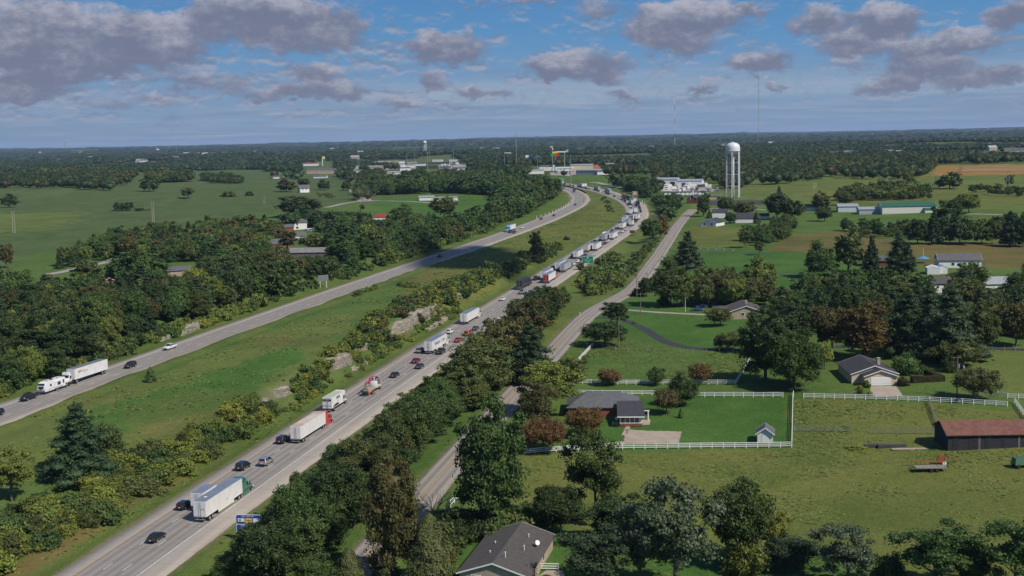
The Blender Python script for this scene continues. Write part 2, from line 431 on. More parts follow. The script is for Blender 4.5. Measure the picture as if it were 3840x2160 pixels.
def ground_tints():
 V = GP; n = len(V); x, y = V[:, 0], V[:, 1]; r = np.hypot(x, y)
 n1 = vnoise(x, y, 60, 51, 3)
 col = np.array(GREEN)[None] * (1 - 0.0) + np.zeros((n, 3))
 wild = sst(y, 1500, 2600)[:, None]
 patch = sst(vnoise(x, y, 500, 52, 2), 0.35, 0.5)[:, None]
 far = np.array((0.030, 0.042, 0.022)) * (1 - patch) + np.array((0.060, 0.075, 0.032)) * patch
 f1 = (vnoise(x, y, 300, 61, 2) > .27) & (y > 1900) & (y < 4600); f2 = (vnoise(x, y, 520, 63, 3) > .27) & (y >= 4500)
 far[f1 | f2] = np.array((0.095, 0.122, 0.048))
 col = col * (1 - wild) + far * wild
 wx = x + 3 * vnoise(x, y, 12, 53, 2); wy = y + 6 * vnoise(x, y, 14, 54, 2)
 Q = np.stack([wx, wy], 1)
 for pts, c, soft in ZONES:
  poly = poly_world(pts)
  lo = poly.min(0) - 20; hi = poly.max(0) + 20
  m = np.where((Q[:, 0] > lo[0]) & (Q[:, 0] < hi[0]) & (Q[:, 1] > lo[1]) & (Q[:, 1] < hi[1]))[0]
  if not len(m): continue
  j = Q[m] + rng.normal(0, 1, (len(m), 2)) * 0.25 * soft
  ins = inside(j, poly)
  col[m[ins]] = np.array(c)
 near = np.where(r < 2300)[0]; q = V[near]
 dR, _, sR = dist_poly(q, ROAD_R); dL, _, sL = dist_poly(q, ROAD_L); dF, _, sF = dist_poly(q, ROAD_F)
 a = dR - RW / 2; b = dL - LW / 2; f = dF - FW / 2
 verge = np.minimum(a, b)
 k = (1 - sst(verge + 1.5 * n1[near], 4.0, 9.0))[:, None] * 0.75
 vc = np.array((0.115, 0.150, 0.042))[None]
 c = col[near]
 med = (sR < 0) & (sL > 0)
 brown = (sst(vnoise(q[:, 0], q[:, 1], 38, 57, 3), 0.15, 0.6) * 0.45 * med)[:, None]
 c = c * (1 - brown) + np.array((0.14, 0.115, 0.048)) * brown
 c = c * (1 - k) + vc * k
 gr = ((1 - sst(verge, 0.4, 1.6)) * 0.8)[:, None]
 c = c * (1 - gr) + np.array((0.22, 0.18, 0.13)) * gr
 # dry reddish grass along the foot of the rock cut
 rr = (sst(a, 4.5, 6.5) * (1 - sst(a, 9, 12)) * med * sst(vnoise(q[:, 0], q[:, 1], 30, 58, 2), -0.1, 0.3) * (q[:, 1] < 420))[:, None] * 0.8
 c = c * (1 - rr) + np.array(RUST) * rr
 gf = ((1 - sst(f, 0.0, 1.0)) * 0.5)[:, None]
 c = c * (1 - gf) + np.array((0.22, 0.18, 0.11)) * gf
 # bare limestone where the ground is steep
 cut = sst(q[:, 1], 245, 330) * (1 - sst(q[:, 1], 560, 700))
 col[near] = c
 gz = GZ; sl = np.hypot(np.gradient(gz, axis=0) / np.gradient(RHO)[:, None], np.gradient(gz, axis=1) / (RHO[:, None] * (TH[1] - TH[0]))).ravel()
 s = (sst(sl, 0.6, 1.0) * (r < 900) * .55)[:, None]
 col = col * (1 - s) + np.array((0.20, 0.175, 0.14)) * s
 return col

def build_ground():
 m = bpy.data.materials.new("ground_grass"); m.use_nodes = True; t = NT(m.node_tree); b = t.n['Principled BSDF']
 a = t.add('ShaderNodeAttribute', attribute_name='tint').outputs['Color']
 p = t.add('ShaderNodeNewGeometry').outputs['Position']
 n1 = t.noise(p, 0.055, 6.0, 0.62); n2 = t.noise(p, 0.45, 5.0, 0.65); n3 = t.noise(p, 3.2, 3.0, 0.6); n4 = t.noise(p, 0.012, 4.0, 0.6)
 dark = t.mix(1.0, a, (0.66, 0.80, 0.62, 1), 'MULTIPLY'); lite = t.mix(1.0, a, (1.24, 1.16, 1.05, 1), 'MULTIPLY')
 c = t.mix(t.smooth(n1, 0.32, 0.68), dark, lite)
 c = t.mix(t.math('MULTIPLY', t.smooth(n2, 0.35, 0.72), 0.55), c, t.mix(1.0, a, (0.62, 0.66, 0.55, 1), 'MULTIPLY'))
 c = t.mix(t.math('MULTIPLY', t.smooth(n3, 0.42, 0.70), 0.55), c, t.mix(1.0, a, (0.38, 0.45, 0.34, 1), 'MULTIPLY'))
 n5 = t.noise(p, 1.1, 4.0, 0.7); c = t.mix(t.math('MULTIPLY', t.smooth(n5, 0.50, 0.74), 0.50), c, t.mix(1.0, a, (0.50, 0.56, 0.42, 1), 'MULTIPLY'))
 c = t.mix(t.math('MULTIPLY', t.smooth(n5, 0.48, 0.30), 0.35), c, t.mix(1.0, a, (1.5, 1.3, 1.1, 1), 'MULTIPLY'))
 c = t.mix(t.math('MULTIPLY', t.smooth(n4, 0.45, 0.62), 0.35), c, t.mix(1.0, a, (1.14, 1.02, 0.95, 1), 'MULTIPLY'))
 t.put(b.inputs['Base Color'], c); b.inputs['Roughness'].default_value = 0.95; b.inputs['Specular IOR Level'].default_value = 0.1
 h = t.math('ADD', t.math('MULTIPLY', n5, 0.4), t.math('MULTIPLY', n3, 0.2))
 bp = t.add('ShaderNodeBump', ins={'Height': h, 'Strength': 0.8, 'Distance': 0.9}); t.l.new(bp.outputs[0], b.inputs['Normal'])
 V = np.c_[GP, GZ.ravel()]; nr, nc = GX.shape
 i, j = np.meshgrid(np.arange(nr - 1), np.arange(nc - 1), indexing='ij'); q = (i * nc + j).ravel()
 Fc = np.stack([q, q + nc, q + nc + 1, q + 1], 1)
 me = mesh_np("ground", V, Fc, m, smooth=True, attrs={'tint': ground_tints()})
 tagp(link("ground", me), "rolling grass pasture, verges and fields", kind='structure')
build_ground()

# ------------------------------------------------------------------ roads
def ribbon(L, offs, z_of, lift, name, m, seg=None, close_down=0.0):
 """strip along line L between lateral offsets offs = [o0, o1, ...]; seg selects sample ranges"""
 T, N = normals2(L); V = []; Fc = []; k = len(offs)
 segs = seg or [(0, len(L))]
 for a, b in segs:
  base = len(V)
  for i in range(a, b):
   for o in offs:
    x, y = L[i] + N[i] * o; V.append((x, y, z_of(L[i]) + lift))
  for i in range(b - a - 1):
   for j in range(k - 1):
    q = base + i * k + j; Fc.append((q, q + k, q + k + 1, q + 1))
 return mesh_np(name, np.array(V), np.array(Fc)[:, ::-1] if False else np.array(Fc), m, smooth=False)

def road_mat(name, lane, shoulder, l0, l1, half):
 """concrete: colour by the u coordinate (metres across) stored in an attribute"""
 m = bpy.data.materials.new(name); m.use_nodes = True; t = NT(m.node_tree); b = t.n['Principled BSDF']
 a = t.add('ShaderNodeAttribute', attribute_name='cross').outputs['Vector']
 s = t.add('ShaderNodeSeparateXYZ', ins={0: a}); u = s.outputs[0]; v = s.outputs[1]
 p = t.add('ShaderNodeNewGeometry').outputs['Position']
 st = t.add('ShaderNodeCombineXYZ', ins={0: t.math('MULTIPLY', u, 1.0), 1: t.math('MULTIPLY', v, 0.025), 2: 0.0}).outputs[0]
 streak = t.noise(st, 0.9, 5.0, 0.6); blot = t.noise(p, 0.35, 5.0, 0.65); fine = t.noise(p, 5.0, 3.0, 0.6)
 inl = t.math('MULTIPLY', t.math('GREATER_THAN', u, l0), t.math('LESS_THAN', u, l1))
 c = t.mix(inl, (*shoulder, 1), (*lane, 1))
 # worn wheel paths of each lane
 ph = t.math('MULTIPLY', t.math('SUBTRACT', u, l0), 2 * math.pi / 1.83)
 wp = t.math('MULTIPLY', t.math('MULTIPLY', t.math('ADD', t.math('COSINE', ph), 1.0), 0.13), inl)
 c = t.mix(wp, c, (0.03, 0.03, 0.03, 1))
 c = t.mix(t.math('MULTIPLY', t.smooth(streak, 0.42, 0.72), 0.42), c, t.mix(1.0, c, (0.62, 0.60, 0.60, 1), 'MULTIPLY'))
 c = t.mix(t.math('MULTIPLY', t.smooth(blot, 0.4, 0.7), 0.22), c, t.mix(1.0, c, (0.75, 0.72, 0.70, 1), 'MULTIPLY'))
 c = t.mix(t.math('MULTIPLY', t.smooth(fine, 0.5, 0.8), 0.15), c, t.mix(1.0, c, (0.7, 0.7, 0.7, 1), 'MULTIPLY'))
 jn = t.math('LESS_THAN', t.math('FRACT', t.math('MULTIPLY', v, 0.164)), 0.022)
 lj = t.math('LESS_THAN', t.math('ABSOLUTE', t.math('SUBTRACT', t.math('FRACT', t.math('MULTIPLY', t.math('SUBTRACT', u, l0), 1 / 3.66)), 0.04)), 0.02)
 c = t.mix(t.math('MULTIPLY', t.math('MAXIMUM', jn, t.math('MULTIPLY', lj, inl)), 0.35), c, (0.05, 0.045, 0.04, 1))
 tar = t.math('MULTIPLY', t.smooth(t.noise(st, 2.6, 4.0, 0.7), 0.66, 0.72), t.smooth(blot, 0.45, 0.6)); c = t.mix(t.math('MULTIPLY', tar, 0.6), c, (0.06, 0.055, 0.05, 1))
 t.put(b.inputs['Base Color'], c); b.inputs['Roughness'].default_value = 0.85; b.inputs['Specular IOR Level'].default_value = 0.25
 return m

def road(name, L, half, zf, m, label, offs=None):
 T, N = normals2(L); offs = offs or list(np.linspace(-half, half, 9)); k = len(offs)
 s = np.r_[0, np.cumsum(np.linalg.norm(np.diff(L, axis=0), axis=1))]
 V = []; U = []
 for i in range(len(L)):
  z = zf(L[i])
  jit = rng.normal(0, 0.12, 2)
  for j, o in enumerate(offs):
   oo = o + (jit[0] if j == 0 else jit[1] if j == k - 1 else 0)
   V.append((*(L[i] + N[i] * oo), z + 0.02)); U.append((o, s[i], 0))
  # skirts
 nv = len(V)
 Fc = [(i * k + j, i * k + j + 1, (i + 1) * k + j + 1, (i + 1) * k + j) for i in range(len(L) - 1) for j in range(k - 1)]
 for j, e in ((0, -1), (k - 1, 1)):
  base = len(V)
  for i in range(len(L)):
   x, y, z = V[i * k + j]; V.append((x + N[i][0] * e * 0.3, y + N[i][1] * e * 0.3, z - 0.6)); U.append(U[i * k + j])
  for i in range(len(L) - 1):
   q = (i * k + j, (i + 1) * k + j, base + i + 1, base + i)
   Fc.append(q if j == 0 else q[::-1])
 Fc = np.array(Fc)
 me = mesh_np(name, np.array(V), Fc, m)
 at_ = me.attributes.new('cross', 'FLOAT_VECTOR', 'POINT'); at_.data.foreach_set('vector', np.array(U, np.float32).ravel())
 return tagp(link(name, me), label, kind='structure')

zRf = lambda p: float(z_base(p[0], p[1])); zLf = lambda p: float(z_base(p[0], p[1]) + LDZ_at(p[1])); zFf = lambda p: float(z_base(p[0], p[1]) + FDZ)
LANE = (0.285, 0.262, 0.240); SHO = (0.345, 0.308, 0.270)
R0 = -RW / 2 + 3.0; L1 = LW / 2 - 3.2; L0 = L1 - 11.0       # yellow line of each carriageway; white line 11 m on
road("highway", ROAD_R, RW / 2, zRf, road_mat("highway_right", LANE, SHO, R0, R0 + 11, RW / 2), "three-lane concrete carriageway full of queueing traffic")
road("highway", ROAD_L, LW / 2, zLf, road_mat("highway_left", LANE, SHO, L0, L1, LW / 2), "three-lane concrete carriageway with light oncoming traffic")
road("frontage_road", ROAD_F, FW / 2, zFf, road_mat("frontage", (0.30, 0.272, 0.242), (0.30, 0.272, 0.242), -9, 9, FW / 2), "two-lane country road beside the highway")

WHITE = pmat("road_paint_white", (0.72, 0.72, 0.70), 0.6, var=0.35, vscale=2.0)
YELLOW = pmat("road_paint_yellow", (0.50, 0.32, 0.12), 0.6, var=0.3, vscale=1.5)
def marks(L, zf, items, name, kindlabel):
 """items: (offset, width, dash or None, material)"""
 V = []; Fc = []; mi = []; mats = [WHITE, YELLOW]
 Lf = resample(L, 1.0); T, N = normals2(Lf)
 s = np.r_[0, np.cumsum(np.linalg.norm(np.diff(Lf, axis=0), axis=1))]
 for off, w, dash, phase, mt in items:
  spans = []
  if dash is None: spans = [(0, s[-1])]
  else:
   q = phase
   while q < s[-1] - dash[0]: spans.append((q, q + dash[0])); q += dash[1]
  for a, b in spans:
   n = max(2, int((b - a) / 4.0) + 1); base = len(V)
   for u in np.linspace(a, b, n):
    p = np.array([np.interp(u, s, Lf[:, 0]), np.interp(u, s, Lf[:, 1])]); nn = np.array([np.interp(u, s, N[:, 0]), np.interp(u, s, N[:, 1])])
    z = zf(p) + 0.04
    V.append((*(p + nn * (off - w / 2)), z)); V.append((*(p + nn * (off + w / 2)), z))
   for i in range(n - 1): Fc.append((base + 2 * i, base + 2 * i + 1, base + 2 * i + 3, base + 2 * i + 2)); mi.append(mt)
 tagp(link(name, mesh_np(name, np.array(V), np.array(Fc), mats, mi=mi)), kindlabel, kind='structure')
D = (3.05, 12.19)
marks(ROAD_R, zRf, [(R0, 0.20, None, 0, 1), (R0 + 11, 0.20, None, 0, 0), (R0 + 3.66, 0.16, D, 2, 0), (R0 + 7.32, 0.16, D, 2, 0)], "road_marking", "lane lines of the right carriageway")
marks(ROAD_L, zLf, [(L1, 0.20, None, 0, 1), (L0, 0.20, None, 0, 0), (L0 + 3.66, 0.16, D, 2, 0), (L0 + 7.32, 0.16, D, 2, 0)], "road_marking", "lane lines of the left carriageway")
marks(ROAD_F, zFf, [(-0.13, 0.12, None, 0, 1), (0.13, 0.12, None, 0, 1)], "road_marking", "double yellow line of the country road")

def path(name, pts, width, col, label, lift=0.06, rag=0.15, kind='structure', cat=None):
 L = resample(smooth_line(poly_world(pts), 2.0, 12), 2.0); T, N = normals2(L); V = []; Fc = []
 for i in range(len(L)):
  w = width / 2 + rng.normal(0, rag * 0.3)
  for o in (-w, -w / 3, w / 3, w):
   x, y = L[i] + N[i] * o; V.append((x, y, float(zt(x, y)) + lift))
 for i in range(len(L) - 1):
  for j in range(3): q = i * 4 + j; Fc.append((q, q + 1, q + 5, q + 4))
 return tagp(link(name, mesh_np(name, np.array(V), np.array(Fc), col)), label, kind=kind, cat=cat)
ASPH = pmat("fresh_asphalt", (0.045, 0.045, 0.052), 0.8, var=0.25, vscale=0.6)
GRAV = pmat("pale_gravel", (0.36, 0.32, 0.26), 0.9, var=0.3, vscale=0.5)
CONC = pmat("driveway_concrete", (0.40, 0.33, 0.26), 0.85, var=0.22, vscale=0.4)
path("asphalt_driveway", [(2228, 1193), (2262, 1187), (2320, 1196), (2367, 1210), (2423, 1236), (2471, 1269), (2516, 1291.7), (2572, 1305), (2665, 1312), (2796, 1314), (2960, 1306), (3126, 1299), (3364, 1303), (3860, 1312)], 3.3, ASPH, "winding black asphalt driveway across the lawns")
path("gravel_driveway", [(2262, 1163), (2300, 1160), (2356, 1165), (2516, 1174), (2640, 1180), (2700, 1184)], 3.0, GRAV, "pale driveway to the brown roofed house")
path("lane", [(2575, 786), (2640, 784), (2785, 782), (2900, 790)], 4.0, GRAV, "pale lane crossing at the end of the country road", 0.15)
path("farm_track", [(2510, 937), (2600, 940), (2760, 946), (2880, 946), (3080, 1038), (3300, 1044)][:4], 2.6, pmat("dark_track", (0.10, 0.10, 0.095), 0.9, var=0.3), "grey track along the bright lawn", 0.1)
path("farm_track", [(2880, 1026), (3080, 1036), (3300, 1042), (3420, 1050)], 2.6, pmat("dark_track", (0.10, 0.10, 0.095), 0.9), "grey track in front of the two shade trees", 0.1)
path("farm_track", [(3560, 800), (3680, 804), (3860, 808)], 4.0, GRAV, "pale farm lane behind the dark trees", 0.1)
path("country_lane", [(1225, 779), (1300, 762), (1370, 752), (1480, 755), (1600, 760), (1680, 770)], 7.0, GRAV, "pale lane past the white trailer homes", 0.2)
path("country_road", [(1372, 757), (1352, 740), (1338, 722), (1330, 712)], 14.0, pmat("old_paving", (0.33, 0.30, 0.28), 0.9, var=0.2), "straight country road dropping over the rise", 0.3)
path("country_road", [(1300, 660), (1325, 640), (1345, 622)], 16.0, pmat("old_paving", (0.33, 0.30, 0.28), 0.9, var=0.2), "distant straight road into the town", 0.4)
path("country_road", [(180, 1030), (230, 1022), (290, 1008), (400, 985), (450, 970)], 7.0, pmat("old_paving", (0.33, 0.30, 0.28), 0.9, var=0.2), "grey country road behind the left wood", 0.2)
path("ramp", [(2215, 684), (2260, 690), (2310, 700), (2345, 708)], 7.0, pmat("old_paving", (0.33, 0.30, 0.28), 0.9, var=0.2), "exit ramp behind the traffic queue", 0.3)

# ------------------------------------------------------------------ modelling helper
def dist_to(x, y, z): return float(project((x, y, z))[2])
class MB:
 def __init__(s): s.V = []; s.F = []; s.M = []
 def add(s, V, F_, mi=0):
  b = len(s.V); s.V += [tuple(map(float, v)) for v in V]; s.F += [tuple(b + i for i in f) for f in F_]; s.M += [mi] * len(F_); return s
 def box(s, x0, x1, y0, y1, z0, z1, mi=0, tx=0.0, ty=0.0):
  V = [(x0, y0, z0), (x1, y0, z0), (x1, y1, z0), (x0, y1, z0), (x0 + tx, y0 + ty, z1), (x1 - tx, y0 + ty, z1), (x1 - tx, y1 - ty, z1), (x0 + tx, y1 - ty, z1)]
  return s.add(V, [(0, 3, 2, 1), (4, 5, 6, 7), (0, 1, 5, 4), (1, 2, 6, 5), (2, 3, 7, 6), (3, 0, 4, 7)], mi)
 def beam(s, a, b, w, h=None, mi=0):
  a = Vector(a); b = Vector(b); d = (b - a); L = d.length; d.normalize(); h = h or w
  u = d.cross(Vector((0, 0, 1))); u = Vector((1, 0, 0)) if u.length < 1e-4 else u.normalized(); v = u.cross(d)
  V = [p + u * (sx * w / 2) + v * (sz * h / 2) for p in (a, b) for sx, sz in ((-1, -1), (1, -1), (1, 1), (-1, 1))]
  return s.add(V, [(0, 1, 2, 3), (7, 6, 5, 4), (0, 4, 5, 1), (1, 5, 6, 2), (2, 6, 7, 3), (3, 7, 4, 0)], mi)
 def cyl(s, a, b, r0, r1=None, k=12, mi=0, caps=True):
  a = Vector(a); b = Vector(b); d = (b - a).normalized(); r1 = r0 if r1 is None else r1
  u = d.cross(Vector((0, 0, 1))); u = Vector((1, 0, 0)) if u.length < 1e-4 else u.normalized(); v = u.cross(d)
  V = []
  for p, r in ((a, r0), (b, r1)):
   for j in range(k): an = 2 * math.pi * j / k; V.append(p + u * r * math.cos(an) + v * r * math.sin(an))
  F_ = [(j, (j + 1) % k, k + (j + 1) % k, k + j) for j in range(k)]
  if caps: F_ += [tuple(range(k))[::-1], tuple(range(k, 2 * k))]
  return s.add(V, F_, mi)
 def lathe(s, prof, k=20, mi=0, c=(0, 0)):
  V = []
  for r, z in prof:
   for j in range(k): an = 2 * math.pi * j / k; V.append((c[0] + r * math.cos(an), c[1] + r * math.sin(an), z))
  F_ = [(i * k + j, i * k + (j + 1) % k, (i + 1) * k + (j + 1) % k, (i + 1) * k + j) for i in range(len(prof) - 1) for j in range(k)]
  return s.add(V, F_, mi)
 def loft(s, secs, mi=0):
  """sections: lists of equally many points"""
  k = len(secs[0]); V = [p for q in secs for p in q]
  F_ = [(i * k + j, i * k + (j + 1) % k, (i + 1) * k + (j + 1) % k, (i + 1) * k + j) for i in range(len(secs) - 1) for j in range(k)]
  F_ += [tuple(range(k))[::-1], tuple(range((len(secs) - 1) * k, len(secs) * k))]
  return s.add(V, F_, mi)
 def mesh(s, name, mats, bevel=0.0, smooth=False, seg=1):
  me = bpy.data.meshes.new(name); me.from_pydata(s.V, [], s.F)
  for m in (mats if isinstance(mats, (list, tuple)) else [mats]): me.materials.append(m)
  me.polygons.foreach_set("material_index", s.M)
  bm = bmesh.new(); bm.from_mesh(me)
  bmesh.ops.recalc_face_normals(bm, faces=bm.faces)
  if bevel: bmesh.ops.bevel(bm, geom=[e for e in bm.edges if e.calc_face_angle(0) > .5], offset=bevel, segments=seg, affect='EDGES', clamp_overlap=True)
  bm.to_mesh(me); bm.free()
  if smooth: me.polygons.foreach_set("use_smooth", [True] * len(me.polygons))
  me.update(); return me
 def obj(s, name, mats, parent=None, **k): return link(name, s.mesh(name, mats, **k), parent)

def empty(name, loc, rz=0.0, label=None, cat=None, group=None):
 e = bpy.data.objects.new(name, None); C.objects.link(e); e.location = loc; e.rotation_euler = (0, 0, rz); e.empty_display_size = 1
 return tagp(e, label, cat, group)

def text(body, size, mat, parent, name, loc, rot, ext=0.01, sx=1.0, align='CENTER', bold=0.0):
 cu = bpy.data.curves.new(name, 'FONT'); cu.body = body; cu.size = size; cu.align_x = align; cu.align_y = 'CENTER'; cu.extrude = ext; cu.offset = bold; cu.resolution_u = 2
 tmp = bpy.data.objects.new(name, cu); C.objects.link(tmp); dg = bpy.context.evaluated_depsgraph_get()
 me = bpy.data.meshes.new_from_object(tmp.evaluated_get(dg)); bpy.data.objects.remove(tmp); me.materials.clear(); me.materials.append(mat)
 o = link(name, me, parent); o.location = loc; o.rotation_euler = rot; o.scale = (sx, 1, 1)
 return o

def paint(name, col, rough=.35, metal=0.0): return pmat("paint_" + name, col, rough, metal, .5, var=.10, vscale=.8, coat=.6)
PAINT = {k: paint(k, *v) for k, v in {'white': ((.72, .72, .70),), 'black': ((.012, .012, .014), .22), 'grey': ((.10, .105, .11), .3, .3), 'silver': ((.36, .37, .38), .3, .4), 'red': ((.34, .015, .018),),
         'darkred': ((.16, .01, .015),), 'blue': ((.03, .09, .22),), 'darkgrey': ((.035, .038, .042), .3), 'green': ((.012, .14, .085),), 'brightred': ((.52, .02, .02),), 'navy': ((.015, .03, .08),), 'beige': ((.50, .46, .38),), 'teal': ((.05, .22, .30),), 'skyblue': ((.10, .30, .46),)}.items()}
GLASS = pmat("car_glass", (.018, .024, .03), .06, 0, .8)
TYRE = pmat("tyre_rubber", (.018, .018, .018), .85)
RIM = pmat("wheel_rim", (.55, .55, .56), .3, .7)
CHROME = pmat("bright_metal", (.55, .56, .58), .22, .9)
STEEL = pmat("galvanised_steel", (.42, .44, .45), .45, .5, var=.2, vscale=1)
DARKM = pmat("dark_chassis", (.03, .03, .032), .7)
LAMP_R = pmat("tail_lamp_red", (.38, .012, .012), .25)
LAMP_W = pmat("headlamp_clear", (.62, .63, .62), .12)
PLATE = pmat("plate_white", (.7, .7, .7), .5)
TRWHITE = pmat("trailer_white", (.70, .70, .69), .4, var=.13, vscale=.5)
TRGREY = pmat("trailer_grey", (.40, .41, .42), .45, var=.2, vscale=.5)
TRDARK = pmat("trailer_black", (.035, .035, .042), .4)
TROOF = pmat("trailer_roof", (.30, .33, .37), .28, .35, var=.2, vscale=.25)
TRROOFW = pmat("trailer_roof_rusty", (.58, .52, .47), .6, var=.35, vscale=.35, col2=(.42, .30, .22))
SKIRT = pmat("pale_skirt", (.66, .66, .55), .5)

_P = {}
def cached(key, fn):
 if key not in _P: _P[key] = fn()
 return _P[key]

def wheel_mesh(r, w, k=14):
 a = MB(); a.cyl((-w / 2, 0, 0), (w / 2, 0, 0), r, r, k); b = MB(); b.cyl((-w / 2 - .012, 0, 0), (w / 2 + .012, 0, 0), r * .60, r * .60, 10)
 return a.mesh("tyre", TYRE, bevel=.02), b.mesh("rim", RIM)

def add_wheel(parent, x, y, r, w, full=True):
 t, ri = cached(('wheel', r, w), lambda: wheel_mesh(r, w))
 o = link("wheel", t, parent); o.location = (x, y, r)
 q = link("rim", ri, o)
 return o

CARS = {  # length, width, body sections (y, z_bottom, z_belt, half width factor), cabin base y0,y1, roof y0,y1, height
 'sedan': dict(L=4.8, W=1.84, H=1.45, sec=[(-2.4, .42, .82, .80), (-2.28, .30, 1.00, .92), (-1.5, .24, 1.02, 1), (0, .22, .96, 1), (1.0, .22, .94, 1), (1.9, .26, .82, .97), (2.28, .30, .70, .90), (2.4, .40, .60, .78)], cab=(-1.75, 1.15), roof=(-.95, .28)),
 'hatch': dict(L=4.4, W=1.80, H=1.52, sec=[(-2.2, .42, .90, .82), (-2.1, .30, 1.02, .94), (-1.4, .24, 1.02, 1), (0, .22, .98, 1), (.95, .22, .95, 1), (1.75, .26, .86, .97), (2.1, .30, .72, .90), (2.2, .40, .62, .80)], cab=(-2.05, 1.10), roof=(-1.65, .25)),
 'suv': dict(L=4.75, W=1.92, H=1.76, sec=[(-2.37, .50, 1.0, .86), (-2.28, .36, 1.14, .96), (-1.4, .30, 1.14, 1), (0, .28, 1.10, 1), (.95, .28, 1.08, 1), (1.85, .32, 1.00, .97), (2.25, .36, .86, .92), (2.37, .46, .72, .82)], cab=(-2.22, 1.10), roof=(-1.95, .35)),
 'pickup': dict(L=5.8, W=2.02, H=1.90, sec=[(-2.9, .55, 1.12, .96), (-2.85, .48, 1.20, .98), (-1.0, .40, 1.20, 1), (.2, .38, 1.20, 1), (1.2, .38, 1.20, 1), (2.3, .40, 1.14, .98), (2.78, .42, 1.04, .94), (2.9, .50, .80, .88)], cab=(-.85, 1.45), roof=(-.62, .80)),
}
def car_parts(kind):
 c = CARS[kind]; W = c['W'] / 2; H = c['H']; L = c['L'] / 2
 b = MB(); secs = []
 for y, zb, zt_, k in c['sec']:
  w = W * k; zm = zb + (zt_ - zb) * .55
  secs.append([(-w * .92, y, zb), (w * .92, y, zb), (w, y, zm), (w * .93, y, zt_), (0, y, zt_ + .035), (-w * .93, y, zt_), (-w, y, zm)])
 b.loft(secs)
 if kind == 'pickup':     # cargo bed walls over a recessed floor
  pass
 body = b.mesh("body", PAINT['white'], bevel=.05, smooth=True)
 zb = c['sec'][3][2] - .02; y0, y1 = c['cab']; r0, r1 = c['roof']; wb = W * .90; wt = W * .70; zr = H - .05
 g = MB(); g.add([(-wb, y0, zb), (wb, y0, zb), (wb, y1, zb), (-wb, y1, zb), (-wt, r0, zr), (wt, r0, zr), (wt, r1, zr), (-wt, r1, zr)],
     [(0, 3, 2, 1), (4, 5, 6, 7), (0, 1, 5, 4), (1, 2, 6, 5), (2, 3, 7, 6), (3, 0, 4, 7)])
 glass = g.mesh("window", GLASS)
 r = MB(); e = .03; r.box(-wt - e, wt + e, r0 - e, r1 + e, zr, H, 0, .10, .10)
 for sx in (-1, 1):       # pillars
  r.beam((sx * (wb + .005), y0, zb), (sx * (wt + .01), r0, zr), .09); r.beam((sx * (wb + .005), y1, zb), (sx * (wt + .01), r1, zr), .07)
  ym = (y0 + y1) / 2 - .1; rm = (r0 + r1) / 2; r.beam((sx * (wb + .008), ym, zb), (sx * (wt + .015), rm, zr), .08)
  if kind in ('suv', 'hatch'): r.beam((sx * (wb + .008), y0 + .75, zb), (sx * (wt + .015), r0 + .45, zr), .10)
 roof = r.mesh("roof", PAINT['white'])
 d = dict(body=body, window=glass, roof=roof)
 hl = MB(); ys = c['sec'][-2][0]; hl.box(-.2, .2, ys - .10, ys + .075, c['sec'][-2][2] - .16, c['sec'][-2][2] + .02); d['headlight'] = hl.mesh("headlight", LAMP_W, bevel=.02)
 yr = c['sec'][0][0]; zl = c['sec'][1][2]; tl = MB(); tl.box(-.17, .17, yr - .012, yr + .16, zl - .26, zl - .06); d['tail_light'] = tl.mesh("tail_light", LAMP_R, bevel=.02)
 p = MB(); p.box(-.17, .17, yr - .03, yr, zl - .42, zl - .27); d['license_plate'] = p.mesh("license_plate", PLATE)
 m = MB(); m.box(-.10, .10, -.06, .08, -.07, .07); d['mirror'] = m.mesh("mirror", DARKM)
 gr = MB(); yf = c['sec'][-1][0]; gr.box(-.5, .5, yf - .02, yf + .02, c['sec'][-1][1] + .02, c['sec'][-1][2] - .04); d['grille'] = gr.mesh("grille", DARKM)
 bp = MB(); bp.box(-W * .8, W * .8, yr - .03, yr + .1, c['sec'][0][1] - .05, c['sec'][0][1] + .10); d['bumper'] = bp.mesh("bumper", DARKM)
 if kind == 'pickup':
  bd = MB(); bd.box(-W * .80, W * .80, -2.75, -.98, 1.16, 1.245); d['cargo_bed'] = bd.mesh("cargo_bed", DARKM)
 return d

def put(parent, me, name, loc=None, mat=None):
 if isinstance(me, list): return [put(parent, m, name, loc, mat) for m in me][0]
 o = link(name, me, parent)
 if loc: o.location = loc
 if mat is not None: o.material_slots[0].link = 'OBJECT'; o.material_slots[0].material = mat
 return o

